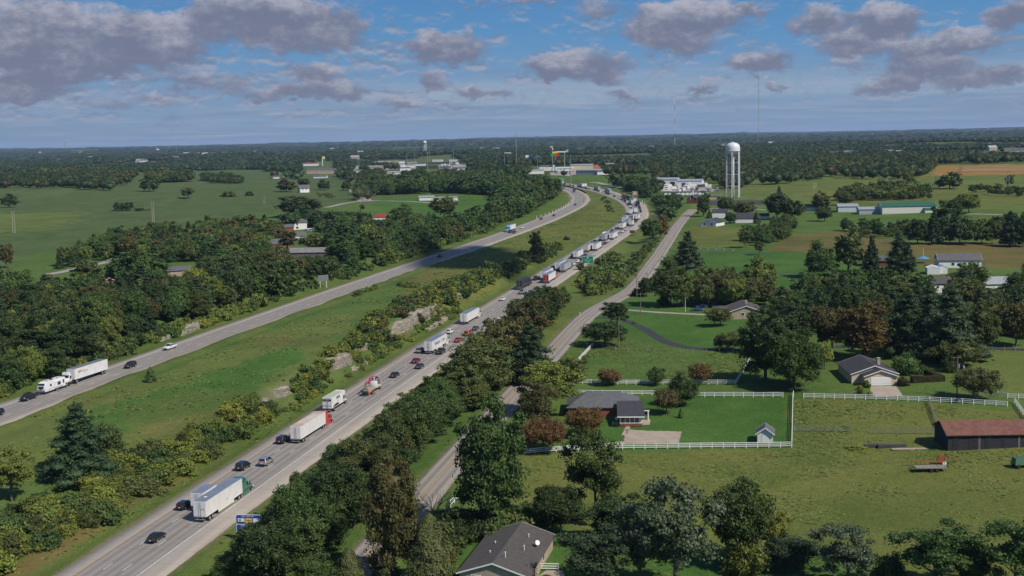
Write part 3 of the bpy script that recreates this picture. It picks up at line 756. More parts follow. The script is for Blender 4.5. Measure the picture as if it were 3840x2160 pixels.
def make_car(kind, col, loc, rz, label, detail=2, group=None, extra=None):
 c = CARS[kind]; d = cached(('car', kind), lambda: car_parts(kind)); W = c['W'] / 2
 nm = {'sedan': 'sedan', 'hatch': 'hatchback', 'suv': 'suv', 'pickup': 'pickup_truck'}[kind]; ct = {'suv': 'SUV', 'pickup': 'pickup truck'}.get(kind, 'car')
 e = empty(nm, loc, rz, label, ct, group)
 put(e, d['body'], "body", mat=PAINT[col]); put(e, d['window'], "window"); put(e, d['roof'], "roof", mat=PAINT[col])
 wb = c['L'] * .30
 for sx in (-1, 1):
  for sy in (-1, 1): add_wheel(e, sx * (W - .10), sy * wb + .05, .36 if kind in ('suv', 'pickup') else .33, .22)
 if detail >= 1:
  k0 = c['sec'][0][3]; k1 = c['sec'][-2][3]
  for sx in (-1, 1): put(e, d['tail_light'], "tail_light", (sx * (W * k0 - .17), 0, 0)); put(e, d['headlight'], "headlight", (sx * (W * k1 - .24), 0, 0))
  put(e, d['license_plate'], "license_plate")
 if detail >= 2:
  for sx in (-1, 1): put(e, d['mirror'], "mirror", (sx * (W + .07), c['cab'][1] - .35, c['sec'][3][2] + .06))
  put(e, d['grille'], "grille"); put(e, d['bumper'], "bumper")
 if kind == 'pickup': put(e, d['cargo_bed'], "cargo_bed")
 if extra == 'roofbox':
  b = MB(); b.box(-.4, .4, -1.3, .3, H_ := c['H'] + .02, H_ + .34, 0, .12, .2); b.obj("roof_box", PAINT['black'], e, bevel=.05)
 return e

def cab_parts(style):
 """tractor cab: origin at the front bumper's ground point, facing +Y (cab extends towards -Y)"""
 b = MB(); w = 1.22
 if style == 'sleeper':
  prof = [(-6.3, 1.0, 3.95, 1.0), (-5.7, .95, 4.02, 1.0), (-4.3, .95, 3.98, 1.0), (-3.55, .95, 3.50, .98), (-3.0, .95, 2.95, .96), (-2.45, .9, 2.05, .90), (-1.6, .75, 1.86, .84), (-.5, .6, 1.62, .80), (0, .55, 1.15, .74)]
 elif style == 'daycab':
  prof = [(-3.9, .95, 2.85, .94), (-3.5, .95, 2.95, .96), (-2.9, .95, 2.90, .96), (-2.35, .9, 2.05, .90), (-1.5, .75, 1.9, .82), (-.4, .6, 1.75, .78), (0, .55, 1.2, .72)]
 secs = [[(-w * k * .98, y, z0), (w * k * .98, y, z0), (w * k, y, (z0 + z1) / 2), (w * k * .94, y, z1 - .12), (w * k * .55, y, z1), (-w * k * .55, y, z1), (-w * k * .94, y, z1 - .12), (-w * k, y, (z0 + z1) / 2)] for y, z0, z1, k in prof]
 b.loft(secs); body = b.mesh("cab", PAINT['white'], bevel=.04, smooth=True)
 g = MB()
 if style == 'sleeper': g.add([(-1.06, -2.42, 2.10), (1.06, -2.42, 2.10), (1.0, -2.98, 2.93), (-1.0, -2.98, 2.93)], [(0, 1, 2, 3)]); yw = (-3.55, -2.75)
 else: g.add([(-1.04, -2.30, 2.08), (1.04, -2.30, 2.08), (.98, -2.86, 2.90), (-.98, -2.86, 2.90)], [(0, 1, 2, 3)]); yw = (-3.5, -2.7)
 ws = g.mesh("windshield", GLASS)
 sws = []
 for sx in (-1, 1):
  s_ = MB(); s_.add([(sx * 1.235, yw[0], 1.95), (sx * 1.235, yw[1], 1.95), (sx * 1.20, yw[1] - .25, 2.75), (sx * 1.20, yw[0], 2.75)], [(0, 1, 2, 3) if sx > 0 else (3, 2, 1, 0)]); sws.append(s_.mesh("side_window", GLASS))
 fr = MB(); fr.box(-.45, .45, (-9.0 if style == 'sleeper' else -7.0), prof[0][0] + .3, .75, 1.0)
 fr.box(-1.15, -.7, prof[0][0] + .2, prof[0][0] + 1.8, .45, .95); fr.box(.7, 1.15, prof[0][0] + .2, prof[0][0] + 1.8, .45, .95)
 frame = fr.mesh("chassis", DARKM)
 step = []; mir = []; hd = []
 for sx in (-1, 1):
  st = MB(); st.box(sx * 1.18 - .06, sx * 1.18 + .06, prof[0][0], -2.4, .40, 1.05); step.append(st.mesh("side_fairing", PAINT['white']))
  mr = MB(); mr.box(sx * 1.45 - .10, sx * 1.45 + .10, -2.75, -2.60, 1.9, 2.65); mr.beam((sx * 1.15, -2.68, 2.5), (sx * 1.4, -2.68, 2.5), .05); mir.append(mr.mesh("mirror", DARKM))
  hl = MB(); hl.box(sx * .92 - .16, sx * .92 + .16, -.35, .0, .80, 1.05); hd.append(hl.mesh("headlight", LAMP_W, bevel=.03))
 gl = MB(); gl.box(-.5, .5, -.02, .03, .75, 1.15); gri = gl.mesh("grille", CHROME)
 bu = MB(); bu.box(-1.15, 1.15, -.1, .12, .35, .68); bum = bu.mesh("bumper", CHROME, bevel=.04)
 return dict(cab=body, windshield=ws, side_window=sws, chassis=frame, side_fairing=step, mirror=mir, grille=gri, bumper=bum, headlight=hd)

def trailer_mesh(L, H0=1.15, H1=4.1, W=2.59):
 b = MB(); b.box(-W / 2, W / 2, 0, L, H0, H1)
 for k in range(1, int(L / 1.0)):      # panel seams on both sides
  for sx in (-1, 1): b.box(sx * W / 2 - .012, sx * W / 2 + .012, k * 1.0 - .02, k * 1.0 + .02, H0 + .12, H1 - .12)
 for sx in (-1, 1): b.box(sx * W / 2 - .02, sx * W / 2 + .02, 0, L, H1 - .10, H1 + .015); b.box(sx * W / 2 - .02, sx * W / 2 + .02, 0, L, H0 - .03, H0 + .10)
 return b.mesh("trailer_box", TRWHITE)
def trailer_parts(L, H1=4.1):
 W = 2.59; d = dict(trailer_box=trailer_mesh(L, 1.15, H1))
 r = MB(); r.box(-W / 2 + .03, W / 2 - .03, .03, L - .03, H1 - .01, H1 + .025)
 for k in range(1, int(L / .9)): r.box(-W / 2 + .05, W / 2 - .05, k * .9 - .03, k * .9 + .03, H1 + .02, H1 + .04)
 d['trailer_roof'] = r.mesh("trailer_roof", TROOF)
 for sx, nm in ((-1, 'a'), (1, 'b')):
  q = MB(); x0, x1 = (-1.26, -.04) if sx < 0 else (.04, 1.26); q.box(x0, x1, -.04, .01, 1.22, H1 - .06)
  for zz in (1.6, 2.3, 3.0, 3.7): q.box((x0 if sx < 0 else x1 - .14), (x0 + .14 if sx < 0 else x1), -.07, -.03, zz - .04, zz + .04)
  d['rear_door_' + nm] = q.mesh("rear_door", TRWHITE)
 d['lock_rod'] = []
 for x in (-.20, .20): q = MB(); q.cyl((x, -.075, 1.25), (x, -.075, H1 - .1), .035, k=6); d['lock_rod'].append(q.mesh("lock_rod", STEEL))
 q = MB(); q.box(-1.25, 1.25, -.05, .10, 1.02, 1.20); q.box(-1.05, 1.05, -.02, .12, .50, .62); q.box(-.62, -.52, 0, .1, .55, 1.05); q.box(.52, .62, 0, .1, .55, 1.05); d['bumper_guard'] = q.mesh("bumper_guard", STEEL)
 q = MB(); q.box(-.5, .5, .4, 4.4, .75, 1.12); q.box(-.35, .35, 4.38, L - .5, .95, 1.13)
 q.box(-1.0, 1.0, L - 3.4, L - 3.2, .95, 1.1); q.box(-1.0, -.9, L - 3.4, L - 3.2, .35, .97); q.box(.9, 1.0, L - 3.4, L - 3.2, .35, .97); d['trailer_frame'] = q.mesh("trailer_frame", DARKM)
 d['tail_light'] = []; d['side_skirt'] = []
 for sx in (-1, 1):
  q = MB(); q.box(sx * .95 - .12, sx * .95 + .12, -.07, -.03, 1.05, 1.16); d['tail_light'].append(q.mesh("tail_light", LAMP_R))
  q = MB(); q.box(sx * 1.255 - .015, sx * 1.255 + .015, 5.2, L - 4.0, .45, 1.13); d['side_skirt'].append(q.mesh("side_skirt", SKIRT))
 return d

def make_semi(col, loc, rz, label, trailer=TRWHITE, roof=None, L=16.15, style='sleeper', detail=2, skirt=False, group=None, door=None, H=4.1):
 """origin: ground point under the trailer's rear; the truck points to +Y"""
 e = empty("semi_truck", loc, rz, label, "semi truck", group)
 d = cached(('tr', L, H), lambda: trailer_parts(L, H)); c = cached(('cab', style), lambda: cab_parts(style))
 tb = put(e, d['trailer_box'], "trailer", mat=trailer)
 put(tb, d['trailer_roof'], "trailer_roof", mat=roof); put(tb, d['trailer_frame'], "trailer_frame")
 put(tb, d['rear_door_a'], "rear_door", mat=door or trailer); put(tb, d['rear_door_b'], "rear_door", mat=door or trailer); put(tb, d['bumper_guard'], "bumper_guard")
 if detail >= 1: put(tb, d['lock_rod'], "lock_rod"); put(tb, d['tail_light'], "tail_light")
 if skirt: put(tb, d['side_skirt'], "side_skirt")
 fy = L + (5.2 if style == 'sleeper' else 4.2) + .7
 cb = put(e, c['cab'], "cab", (0, fy, 0), PAINT[col])
 put(cb, c['windshield'], "windshield"); put(cb, c['side_window'], "side_window"); put(e, c['chassis'], "chassis", (0, fy, 0))
 if detail >= 1:
  put(cb, c['mirror'], "mirror"); put(cb, c['headlight'], "headlight"); put(cb, c['bumper'], "bumper")
  if style == 'sleeper': put(cb, c['side_fairing'], "side_fairing", mat=PAINT[col])
  put(cb, c['grille'], "grille")
 ax = [1.5, 2.75, L - 1.6 if style == 'sleeper' else L - .9]
 if style == 'sleeper': ax.append(L - .3)
 for y in ax:
  for sx in (-1, 1): add_wheel(e, sx * 1.02, y, .52, .52)
 for sx in (-1, 1): add_wheel(e, sx * 1.06, fy - 1.15, .52, .32)
 return e, tb, cb

def make_box_truck(loc, rz, label, L=7.6, H=3.9, boxmat=TRWHITE, roof=TROOF, col='white', group=None):
 e = empty("box_truck", loc, rz, label, "box truck", group); d = cached(('bx', L, H), lambda: trailer_parts(L, H)); c = cached(('cab', 'daycab'), lambda: cab_parts('daycab'))
 b = put(e, d['trailer_box'], "cargo_box", mat=boxmat); put(b, d['trailer_roof'], "box_roof", mat=roof); put(b, d['rear_door_a'], "rear_door", mat=boxmat); put(b, d['rear_door_b'], "rear_door", mat=boxmat); put(b, d['lock_rod'], "lock_rod")
 put(b, d['bumper_guard'], "bumper_guard"); fy = L + 3.6
 cb = put(e, c['cab'], "cab", (0, fy, 0), PAINT[col]); put(cb, c['windshield'], "windshield"); put(cb, c['side_window'], "side_window"); put(cb, c['mirror'], "mirror"); put(cb, c['bumper'], "bumper"); put(cb, c['headlight'], "headlight")
 q = MB(); q.box(-.45, .45, .3, fy - 2.2, .72, 1.12); q.obj("chassis", DARKM, e)
 for y, w in ((1.9, .5), (fy - 1.1, .3)):
  for sx in (-1, 1): add_wheel(e, sx * 1.04, y, .50, w)
 return e, b, cb

# ------------------------------------------------------------------ traffic
class Lane:
 def __init__(s, road, zf, offs, sign, dzf):
  s.L = resample(road, 1.0); s.T, s.N = normals2(s.L); s.zf = zf; s.offs = offs; s.sign = sign; s.dz = dzf
 def station(s, px, py):
  p = plane_hit(px, py, s.dz); return int(np.argmin(((s.L - p) ** 2).sum(1)))
 def pose(s, st, lane):
  i = int(np.clip(st, 0, len(s.L) - 1)); p = s.L[i] + s.N[i] * s.offs[lane - 1]; t = s.T[i] * s.sign
  return (float(p[0]), float(p[1]), s.zf(s.L[i]) + 0.045), math.atan2(-t[0], t[1])
RL = Lane(ROAD_R, zRf, [R0 + 1.83, R0 + 5.49, R0 + 9.15], 1, 0.0)
LL = Lane(ROAD_L, zLf, [L1 - 1.83, L1 - 5.49, L1 - 9.15], -1, LDZ_at)

TEXTBLUE = pmat("lettering_blue", (.10, .19, .36), .5); TEXTYEL = pmat("lettering_yellow", (.70, .42, .10), .5); TEXTBLK = pmat("lettering_black", (.02, .02, .022), .5); TEXTRED = pmat("lettering_red", (.5, .03, .03), .5); TEXTGREY = pmat("lettering_grey", (.30, .30, .31), .5)
def sidetext(body, size, mat, par, y, z, x=1.32, sx=1.0, name="lettering", bold=0.0):
 # reads correctly on the right-hand (+X) side of a vehicle pointing to +Y
 return text(body, size, mat, par, name, (x, y, z), (math.pi / 2, 0, math.pi / 2), .01, sx, bold=bold)
def reartext(body, size, mat, par, x, z, y=-.09, sx=1.0, name="lettering", bold=0.0):
 return text(body, size, mat, par, name, (x, y, z), (math.pi / 2, 0, 0), .01, sx, bold=bold)

def near_traffic():
 P = RL.pose; S = RL.station
 def car(px, py, ln, kind, col, lab, det=2, **k):
  loc, rz = P(S(px, py), ln); return make_car(kind, col, loc, rz, lab, det, **k)
 car(618, 2030, 2, 'sedan', 'black', "black sedan with red tail lights, nearest car on the right carriageway")
 car(667, 1904, 1, 'hatch', 'black', "black hatchback in the left lane beside the long trailer with the green cab")
 car(918, 1757, 1, 'suv', 'black', "black SUV in the left lane ahead of the green cab")
 car(1003, 1741, 2, 'suv', 'silver', "silver SUV in the middle lane ahead of the green cab")
 car(1062, 1658, 1, 'suv', 'black', "black SUV tucked behind the rear of the red cab semi")
 # green semi
 st = S(749, 1958); loc, rz = P(st, 3)
 e, tb, cb = make_semi('green', loc, rz, "long white semi trailer pulled by a green cab in the right lane", skirt=True)
 for x, y in ((.35, 0), (.85, 0)):
  q = MB(); q.add([(x, -.075, 2.35), (x + .19, -.075, 2.6), (x, -.075, 2.85), (x - .19, -.075, 2.6)], [(0, 1, 2, 3)]); q.obj("placard", TEXTGREY, tb)
 sidetext("//", .8, TEXTGREY, tb, 9.1, 1.9)
 q = MB(); q.cyl((-.2, 3.0, 4.12), (-.2, 3.0, 4.16), .35, k=12); q.obj("roof_vent", PLATE, tb)
 loc, rz = P(S(738, 1925) + 1, 2)
 make_box_truck(loc, rz, "white box truck half hidden on the far side of the green cab semi", L=6.2, H=3.7)
 # red semi
 loc, rz = P(S(1107, 1664), 1 + 1)
 e, tb, cb = make_semi('brightred', loc, rz, "white semi trailer with a rusty roof pulled by a red cab", roof=TRROOFW)
 # mover's box truck
 loc, rz = P(S(1229, 1549), 1)
 e, b, cb = make_box_truck(loc, rz, "white box truck with black MVM lettering on side and back", L=8.2, H=4.0, roof=pmat("box_roof_cream", (.44, .46, .34), .6, var=.1))
 q = MB(); q.box(-1.27, 1.27, 8.18, 9.9, 2.9, 4.0); q.obj("attic_box", TRWHITE, b)
 reartext("MVM", .95, TEXTBLK, b, 0, 3.3, sx=1.15, bold=.02); reartext("MOVING  VANS", .30, TEXTBLK, b, 0, 1.85, sx=1.1)
 sidetext("MVM", 1.0, TEXTBLK, b, 4.6, 3.2, sx=1.1, bold=.02); sidetext("----------", .35, TEXTBLK, b, 4.4, 2.5); sidetext("-------------", .30, TEXTBLK, b, 4.3, 2.15)
 q = MB(); q.box(1.30, 1.325, 6.3, 7.4, 1.3, 3.6); q.obj("side_door", PLATE, b)
 q = MB(); q.add([(1.315, .5, 1.25), (1.315, 5.2, 1.25), (1.315, 4.8, 1.75), (1.315, 3.6, 1.95), (1.315, 2.2, 1.85), (1.315, 1.1, 1.5)], [(0, 1, 2, 3, 4, 5)]); q.obj("painted_swoosh", TEXTBLK, b)
 # flatbed boom truck
 loc, rz = P(S(1385, 1484), 2); boom_truck(loc, rz)
 car(1421, 1433, 1, 'suv', 'silver', "silver SUV hidden behind the red crane arm of the boom truck")
 car(1503, 1412, 2, 'sedan', 'black', "black sedan in the middle lane ahead of the boom truck")
 car(1587, 1381, 3, 'sedan', 'darkgrey', "dark grey sedan in the right lane near the dark red sedan")
 car(1573, 1360, 2, 'sedan', 'darkred', "dark red sedan behind the big trailer with blue lettering")
 car(1584, 1321, 1, 'suv', 'silver', "silver SUV in the shadow of the trailer with blue lettering")
 loc, rz = P(S(1618, 1330), 2)
 e, tb, cb = make_semi('white', loc, rz, "white semi trailer with blue and yellow lettering on its side", skirt=True)
 sidetext("Walmart", 1.75, TEXTBLUE, tb, 6.0, 2.85, sx=1.02, bold=.02); sidetext(".com", 1.75, TEXTBLUE, tb, 13.1, 2.85, bold=.02)
 for k in range(6):
  a = math.pi / 3 * k; q = MB(); c_, s_ = math.cos(a), math.sin(a); q.beam((1.325, 10.5 + c_ * .28, 2.9 + s_ * .28), (1.325, 10.5 + c_ * .85, 2.9 + s_ * .85), .02, .2); q.obj("spark_ray", TEXTYEL, tb)
  q = MB(); q.beam((c_ * .18, -.085, 3.2 + s_ * .18), (c_ * .48, -.085, 3.2 + s_ * .48), .02, .1); q.obj("spark_ray", TEXTYEL, tb)
 reartext("Walmart", .34, TEXTBLUE, tb, 0, 2.3); text("GENUINE", .3, TEXTGREY, tb, "lettering", (1.285, 10.3, .8), (math.pi / 2, 0, math.pi / 2), .01)
 car(1674, 1325, 3, 'pickup', 'black', "black pickup truck in the right lane beside the trailer with blue lettering")
 car(1733, 1282, 3, 'sedan', 'red', "red sedan with a shiny roof near the roadside trees")
 car(1752, 1258, 3, 'suv', 'brightred', "bright red SUV partly behind the roadside trees")
 car(1695, 1250, 1, 'suv', 'white', "white SUV in the left lane ahead of the trailer with blue lettering")
 car(1766, 1237, 3, 'sedan', 'grey', "grey sedan ahead of the bright red SUV", 1)
 loc, rz = P(S(1784, 1219), 1 + 0)
 make_semi('white', loc, rz, "white semi trailer half hidden by the roadside trees", detail=1)
 car(1873, 1127, 1, 'sedan', 'white', "white sedan in the left lane above the roadside trees", 1)
 # left carriageway, coming towards the camera
 P2 = LL.pose; S2 = LL.station
 def carl(px, py, ln, kind, col, lab, det=2, **k):
  loc, rz = P2(S2(px, py), ln); return make_car(kind, col, loc, rz, lab, det, **k)
 carl(22, 1562, 2, 'suv', 'black', "black SUV with a roof box at the left border", extra='roofbox')
 carl(146, 1499, 3, 'pickup', 'black', "black pickup truck towing the white camper")
 carl(476, 1378, 2, 'suv', 'black', "black SUV alone in the middle lane behind the day cab semi")
 carl(634, 1309, 3, 'pickup', 'white', "white pickup truck alone in the outer lane")
 carl(1651, 965, 2, 'suv', 'navy', "dark blue SUV alone in the middle of the left carriageway", 1)
 carl(1925, 875, 1, 'suv', 'darkgrey', "dark grey SUV beside the blue cab semi", 1); carl(1907, 873, 2, 'pickup', 'black', "black pickup truck close to the blue cab semi", 1)
 carl(1954, 857, 2, 'sedan', 'white', "white sedan following the blue cab semi", 1); carl(2051, 823, 3, 'hatch', 'darkred', "dark red car on the left carriageway before the bend", 1)
 carl(2087, 810, 2, 'sedan', 'black', "black sedan leaving the bend of the left carriageway", 1); carl(2164, 770, 2, 'sedan', 'black', "black sedan inside the bend of the left carriageway", 1)
 carl(2094, 702, 3, 'sedan', 'silver', "silver car at the far end of the left carriageway", 1); carl(2118, 703, 1, 'suv', 'darkgrey', "dark car by the concrete barrier at the far bend", 1)
 camper(*P2(S2(229, 1470), 3))
 i = S2(397, 1397); loc, rz = P2(i, 3)
 e, tb, cb = make_semi('white', loc, rz, "white day cab semi with a long trailer behind the camper", L=16.15, style='daycab')
 t = text("XPO", .95, TEXTRED, tb, "lettering", (-1.32, 14.6, 3.0), (math.pi / 2, 0, -math.pi / 2), .01, 1.0, align='LEFT', bold=.02)
 text("Logistics", .80, TEXTGREY, tb, "lettering", (-1.32, 12.55, 2.95), (math.pi / 2, 0, -math.pi / 2), .01, 1.0, align='LEFT')
 q = MB(); q.box(-1.0, 1.0, -3.6, -2.2, 2.85, 3.65, 0, .1, .2); o = q.obj("roof_fairing", PAINT['white'], cb, bevel=.06)
 i = S2(1929, 861); loc, rz = P2(i, 3)
 make_semi('skyblue', loc, rz, "white trailer pulled by a bright blue cab on the left carriageway", L=14.6, detail=1)
 i = S2(2149, 720); loc, rz = P2(i, 2)
 make_box_truck(loc, rz, "blue truck in the far bend of the left carriageway", L=5, H=3.4, boxmat=PAINT['navy'], col='blue')
 motorbike(*P2(S2(2175.5, 757), 1), "motorcycle rider ahead in the bend of the left carriageway"); motorbike(*P2(S2(2180.5, 750), 1), "second motorcycle rider, just behind the first one")

def boom_truck(loc, rz):
 e = empty("boom_truck", loc, rz, "flatbed truck with a folded red crane arm", "truck")
 c = cached(('cab', 'daycab'), lambda: cab_parts('daycab')); fy = 9.6
 cb = put(e, c['cab'], "cab", (0, fy, 0), PAINT['white'])
 for k in ('windshield', 'side_window', 'mirror', 'bumper', 'headlight'): put(cb, c[k], k)
 WOOD = pmat("deck_wood", (.42, .32, .22), .8, var=.3, vscale=1.5)
 q = MB(); q.box(-1.22, 1.22, .3, 6.0, 1.15, 1.32); q.obj("flatbed", WOOD, e)
 q = MB(); q.box(-1.22, 1.22, .2, .32, .95, 1.32); q.obj("rear_rail", pmat("rail_cream", (.6, .55, .45), .6), e)
 q = MB(); q.box(-1.1, 1.1, 5.95, 6.05, 1.32, 2.9); q.obj("headboard", STEEL, e)
 q = MB(); q.box(-.45, .45, .2, 7.3, .75, 1.13); q.obj("chassis", DARKM, e)
 RED = PAINT['brightred']
 q = MB(); q.box(-.5, -.3, 6.15, 6.4, 1.1, 3.6); q.box(.3, .5, 6.15, 6.4, 1.1, 3.6); q.box(-.5, .5, 6.15, 6.4, 3.4, 3.6); q.obj("crane_mast", DARKM, e)
 q = MB(); q.beam((-.1, 6.3, 3.9), (-.25, .0, 3.35), .34, .42); q.beam((-.1, 6.6, 4.0), (-.1, 3.2, 4.05), .40, .46); q.obj("crane_arm", RED, e, bevel=.04)
 q = MB(); q.beam((-.28, -.2, 3.3), (-.3, -.4, 1.9), .14); q.beam((.1, -.2, 3.2), (.1, -.4, 1.9), .10); q.box(-.75, .6, -.55, -.35, 1.85, 1.97); q.obj("fork_rack", DARKM, e)
 q = MB()
 for x in (-.75, -.25, .2, .6): q.beam((x, -.45, 1.95), (x, -.50, .7), .10)
 q.box(-.9, .75, -1.25, -.35, .75, 1.35); q.obj("forklift_mount", DARKM, e)
 q = MB(); q.cyl((.75, -.55, .75), (1.15, -.55, .75), .42, k=14); q.obj("forklift_hub", RED, e)
 for y in (1.7, 3.0):
  for sx in (-1, 1): add_wheel(e, sx * 1.0, y, .52, .5)
 for sx in (-1, 1): add_wheel(e, sx * 1.05, fy - 1.1, .52, .3)

def camper(loc, rz):
 e = empty("travel_trailer", loc, rz, "white camper with a black front window towed by the black pickup", "camper")
 W = 1.22
 b = MB(); prof = [(-4.6, .75), (-4.6, 3.15), (-4.3, 3.3), (3.2, 3.3), (4.2, 3.0), (4.75, 2.1), (4.75, 1.2), (4.3, .65)]
 b.loft([[(x, y, z) for y, z in prof] for x in (-W, W)]); b.obj("body", pmat("camper_white", (.70, .70, .70), .35, var=.06), e, bevel=.08)
 q = MB(); q.add([(-1.0, 4.28, 3.0), (1.0, 4.28, 3.0), (1.1, 4.62, 2.55), (-1.1, 4.62, 2.55)], [(0, 1, 2, 3)]); q.add([(-1.05, 4.72, 2.3), (1.05, 4.72, 2.3), (.75, 4.79, 1.7), (0, 4.80, 1.35), (-.75, 4.79, 1.7)], [(0, 1, 2, 3, 4)]); q.obj("front_window", GLASS, e)
 q = MB(); q.box(-W - .02, -W + .01, 1.6, 2.4, 1.9, 2.5); q.box(-W - .34, -W - .28, -1.9, -.6, 1.7, 2.6); q.box(-W - .02, -W + .01, -4.0, -3.4, 1.7, 2.7); q.obj("window", GLASS, e)
 q = MB(); q.box(-W - .3, -W, -3.0, .6, 1.0, 2.95); q.obj("slide_out", pmat("camper_white", (.70, .70, .70), .35), e, bevel=.03)
 q = MB(); q.box(-.35, .35, -.3, .5, 3.3, 3.55); q.box(-.2, .2, 1.9, 2.3, 3.3, 3.42); q.box(-.2, .2, -2.8, -2.4, 3.3, 3.42); q.obj("roof_unit", DARKM, e, bevel=.03)
 q = MB(); q.add([(-W - .012, 3.8, .9), (-W - .012, .5, 1.3), (-W - .012, .5, 1.5), (-W - .012, 3.8, 1.1)], [(0, 1, 2, 3)]); q.box(-W - .31, -W - .30, -2.9, .5, 1.15, 1.35); q.obj("painted_stripe", TEXTGREY, e)
 q = MB(); q.box(-.12, .12, 4.2, 6.0, .55, .68); q.obj("tow_bar", DARKM, e)
 for y in (-1.3, -.5):
  for sx in (-1, 1): add_wheel(e, sx * 1.0, y, .34, .22)

def person_mesh(P):
 """skinned seated rider"""
 me = bpy.data.meshes.new("person"); V = [v for v, _, _ in P]; E_ = [(p, i) for i, (_, _, p) in enumerate(P) if p is not None]; me.from_pydata(V, E_, [])
 o = bpy.data.objects.new("person", me); C.objects.link(o); o.modifiers.new("s", 'SKIN'); sb = o.modifiers.new("u", 'SUBSURF'); sb.levels = 1
 for i, (_, r, _) in enumerate(P): me.skin_vertices[0].data[i].radius = (r, r)
 me.skin_vertices[0].data[0].use_root = True
 dg = bpy.context.evaluated_depsgraph_get(); m2 = bpy.data.meshes.new_from_object(o.evaluated_get(dg)); bpy.data.objects.remove(o)
 return m2

def motorbike(loc, rz, label):
 e = empty("motorcycle", loc, rz, label.replace("rider", "with its rider") if False else label.replace("motorcycle rider", "motorcycle carrying its rider"), "motorcycle")
 q = MB(); q.beam((0, -.55, .75), (0, .35, .85), .30, .28); q.beam((0, -.2, .5), (0, .4, .5), .34, .35); q.beam((0, .75, .35), (0, .45, 1.05), .08); q.beam((-.38, .42, 1.08), (.38, .42, 1.08), .05); q.obj("frame", PAINT['black'], e, bevel=.04)
 for y in (-.75, .75):
  w = MB(); w.cyl((-.07, y, .33), (.07, y, .33), .33, k=14); w.obj("wheel", TYRE, e)
 P = [((0, -.25, .98), .16, None), ((0, -.18, 1.22), .16, 0), ((0, -.05, 1.45), .17, 1), ((0, 0, 1.58), .07, 2), ((0, .02, 1.72), .115, 3), ((0, .03, 1.80), .09, 4),
         ((.20, -.03, 1.45), .075, 2), ((.30, .15, 1.22), .055, 6), ((.33, .38, 1.13), .045, 7), ((-.20, -.03, 1.45), .075, 2), ((-.30, .15, 1.22), .055, 9), ((-.33, .38, 1.13), .045, 10),
         ((.14, -.2, .95), .11, 0), ((.22, .22, .80), .085, 12), ((.20, .05, .40), .06, 13), ((.20, .2, .34), .05, 14), ((-.14, -.2, .95), .11, 0), ((-.22, .22, .80), .085, 16), ((-.20, .05, .40), .06, 17), ((-.20, .2, .34), .05, 18)]
 me = cached('rider', lambda: person_mesh(P)); me.materials.clear(); me.materials.append(pmat("rider_clothes", (.30, .32, .34), .8))
 p = empty("person", loc, rz, label.replace("motorcycle rider", "person in pale jacket riding the motorcycle"), "person"); link("body", me, p)
 h = MB(); h.lathe([(.001, 1.60), (.11, 1.62), (.14, 1.72), (.12, 1.83), (.06, 1.89), (.001, 1.90)], 10, c=(0, .03)); h.obj("helmet", PAINT['white'], p, smooth=True)
near_traffic()

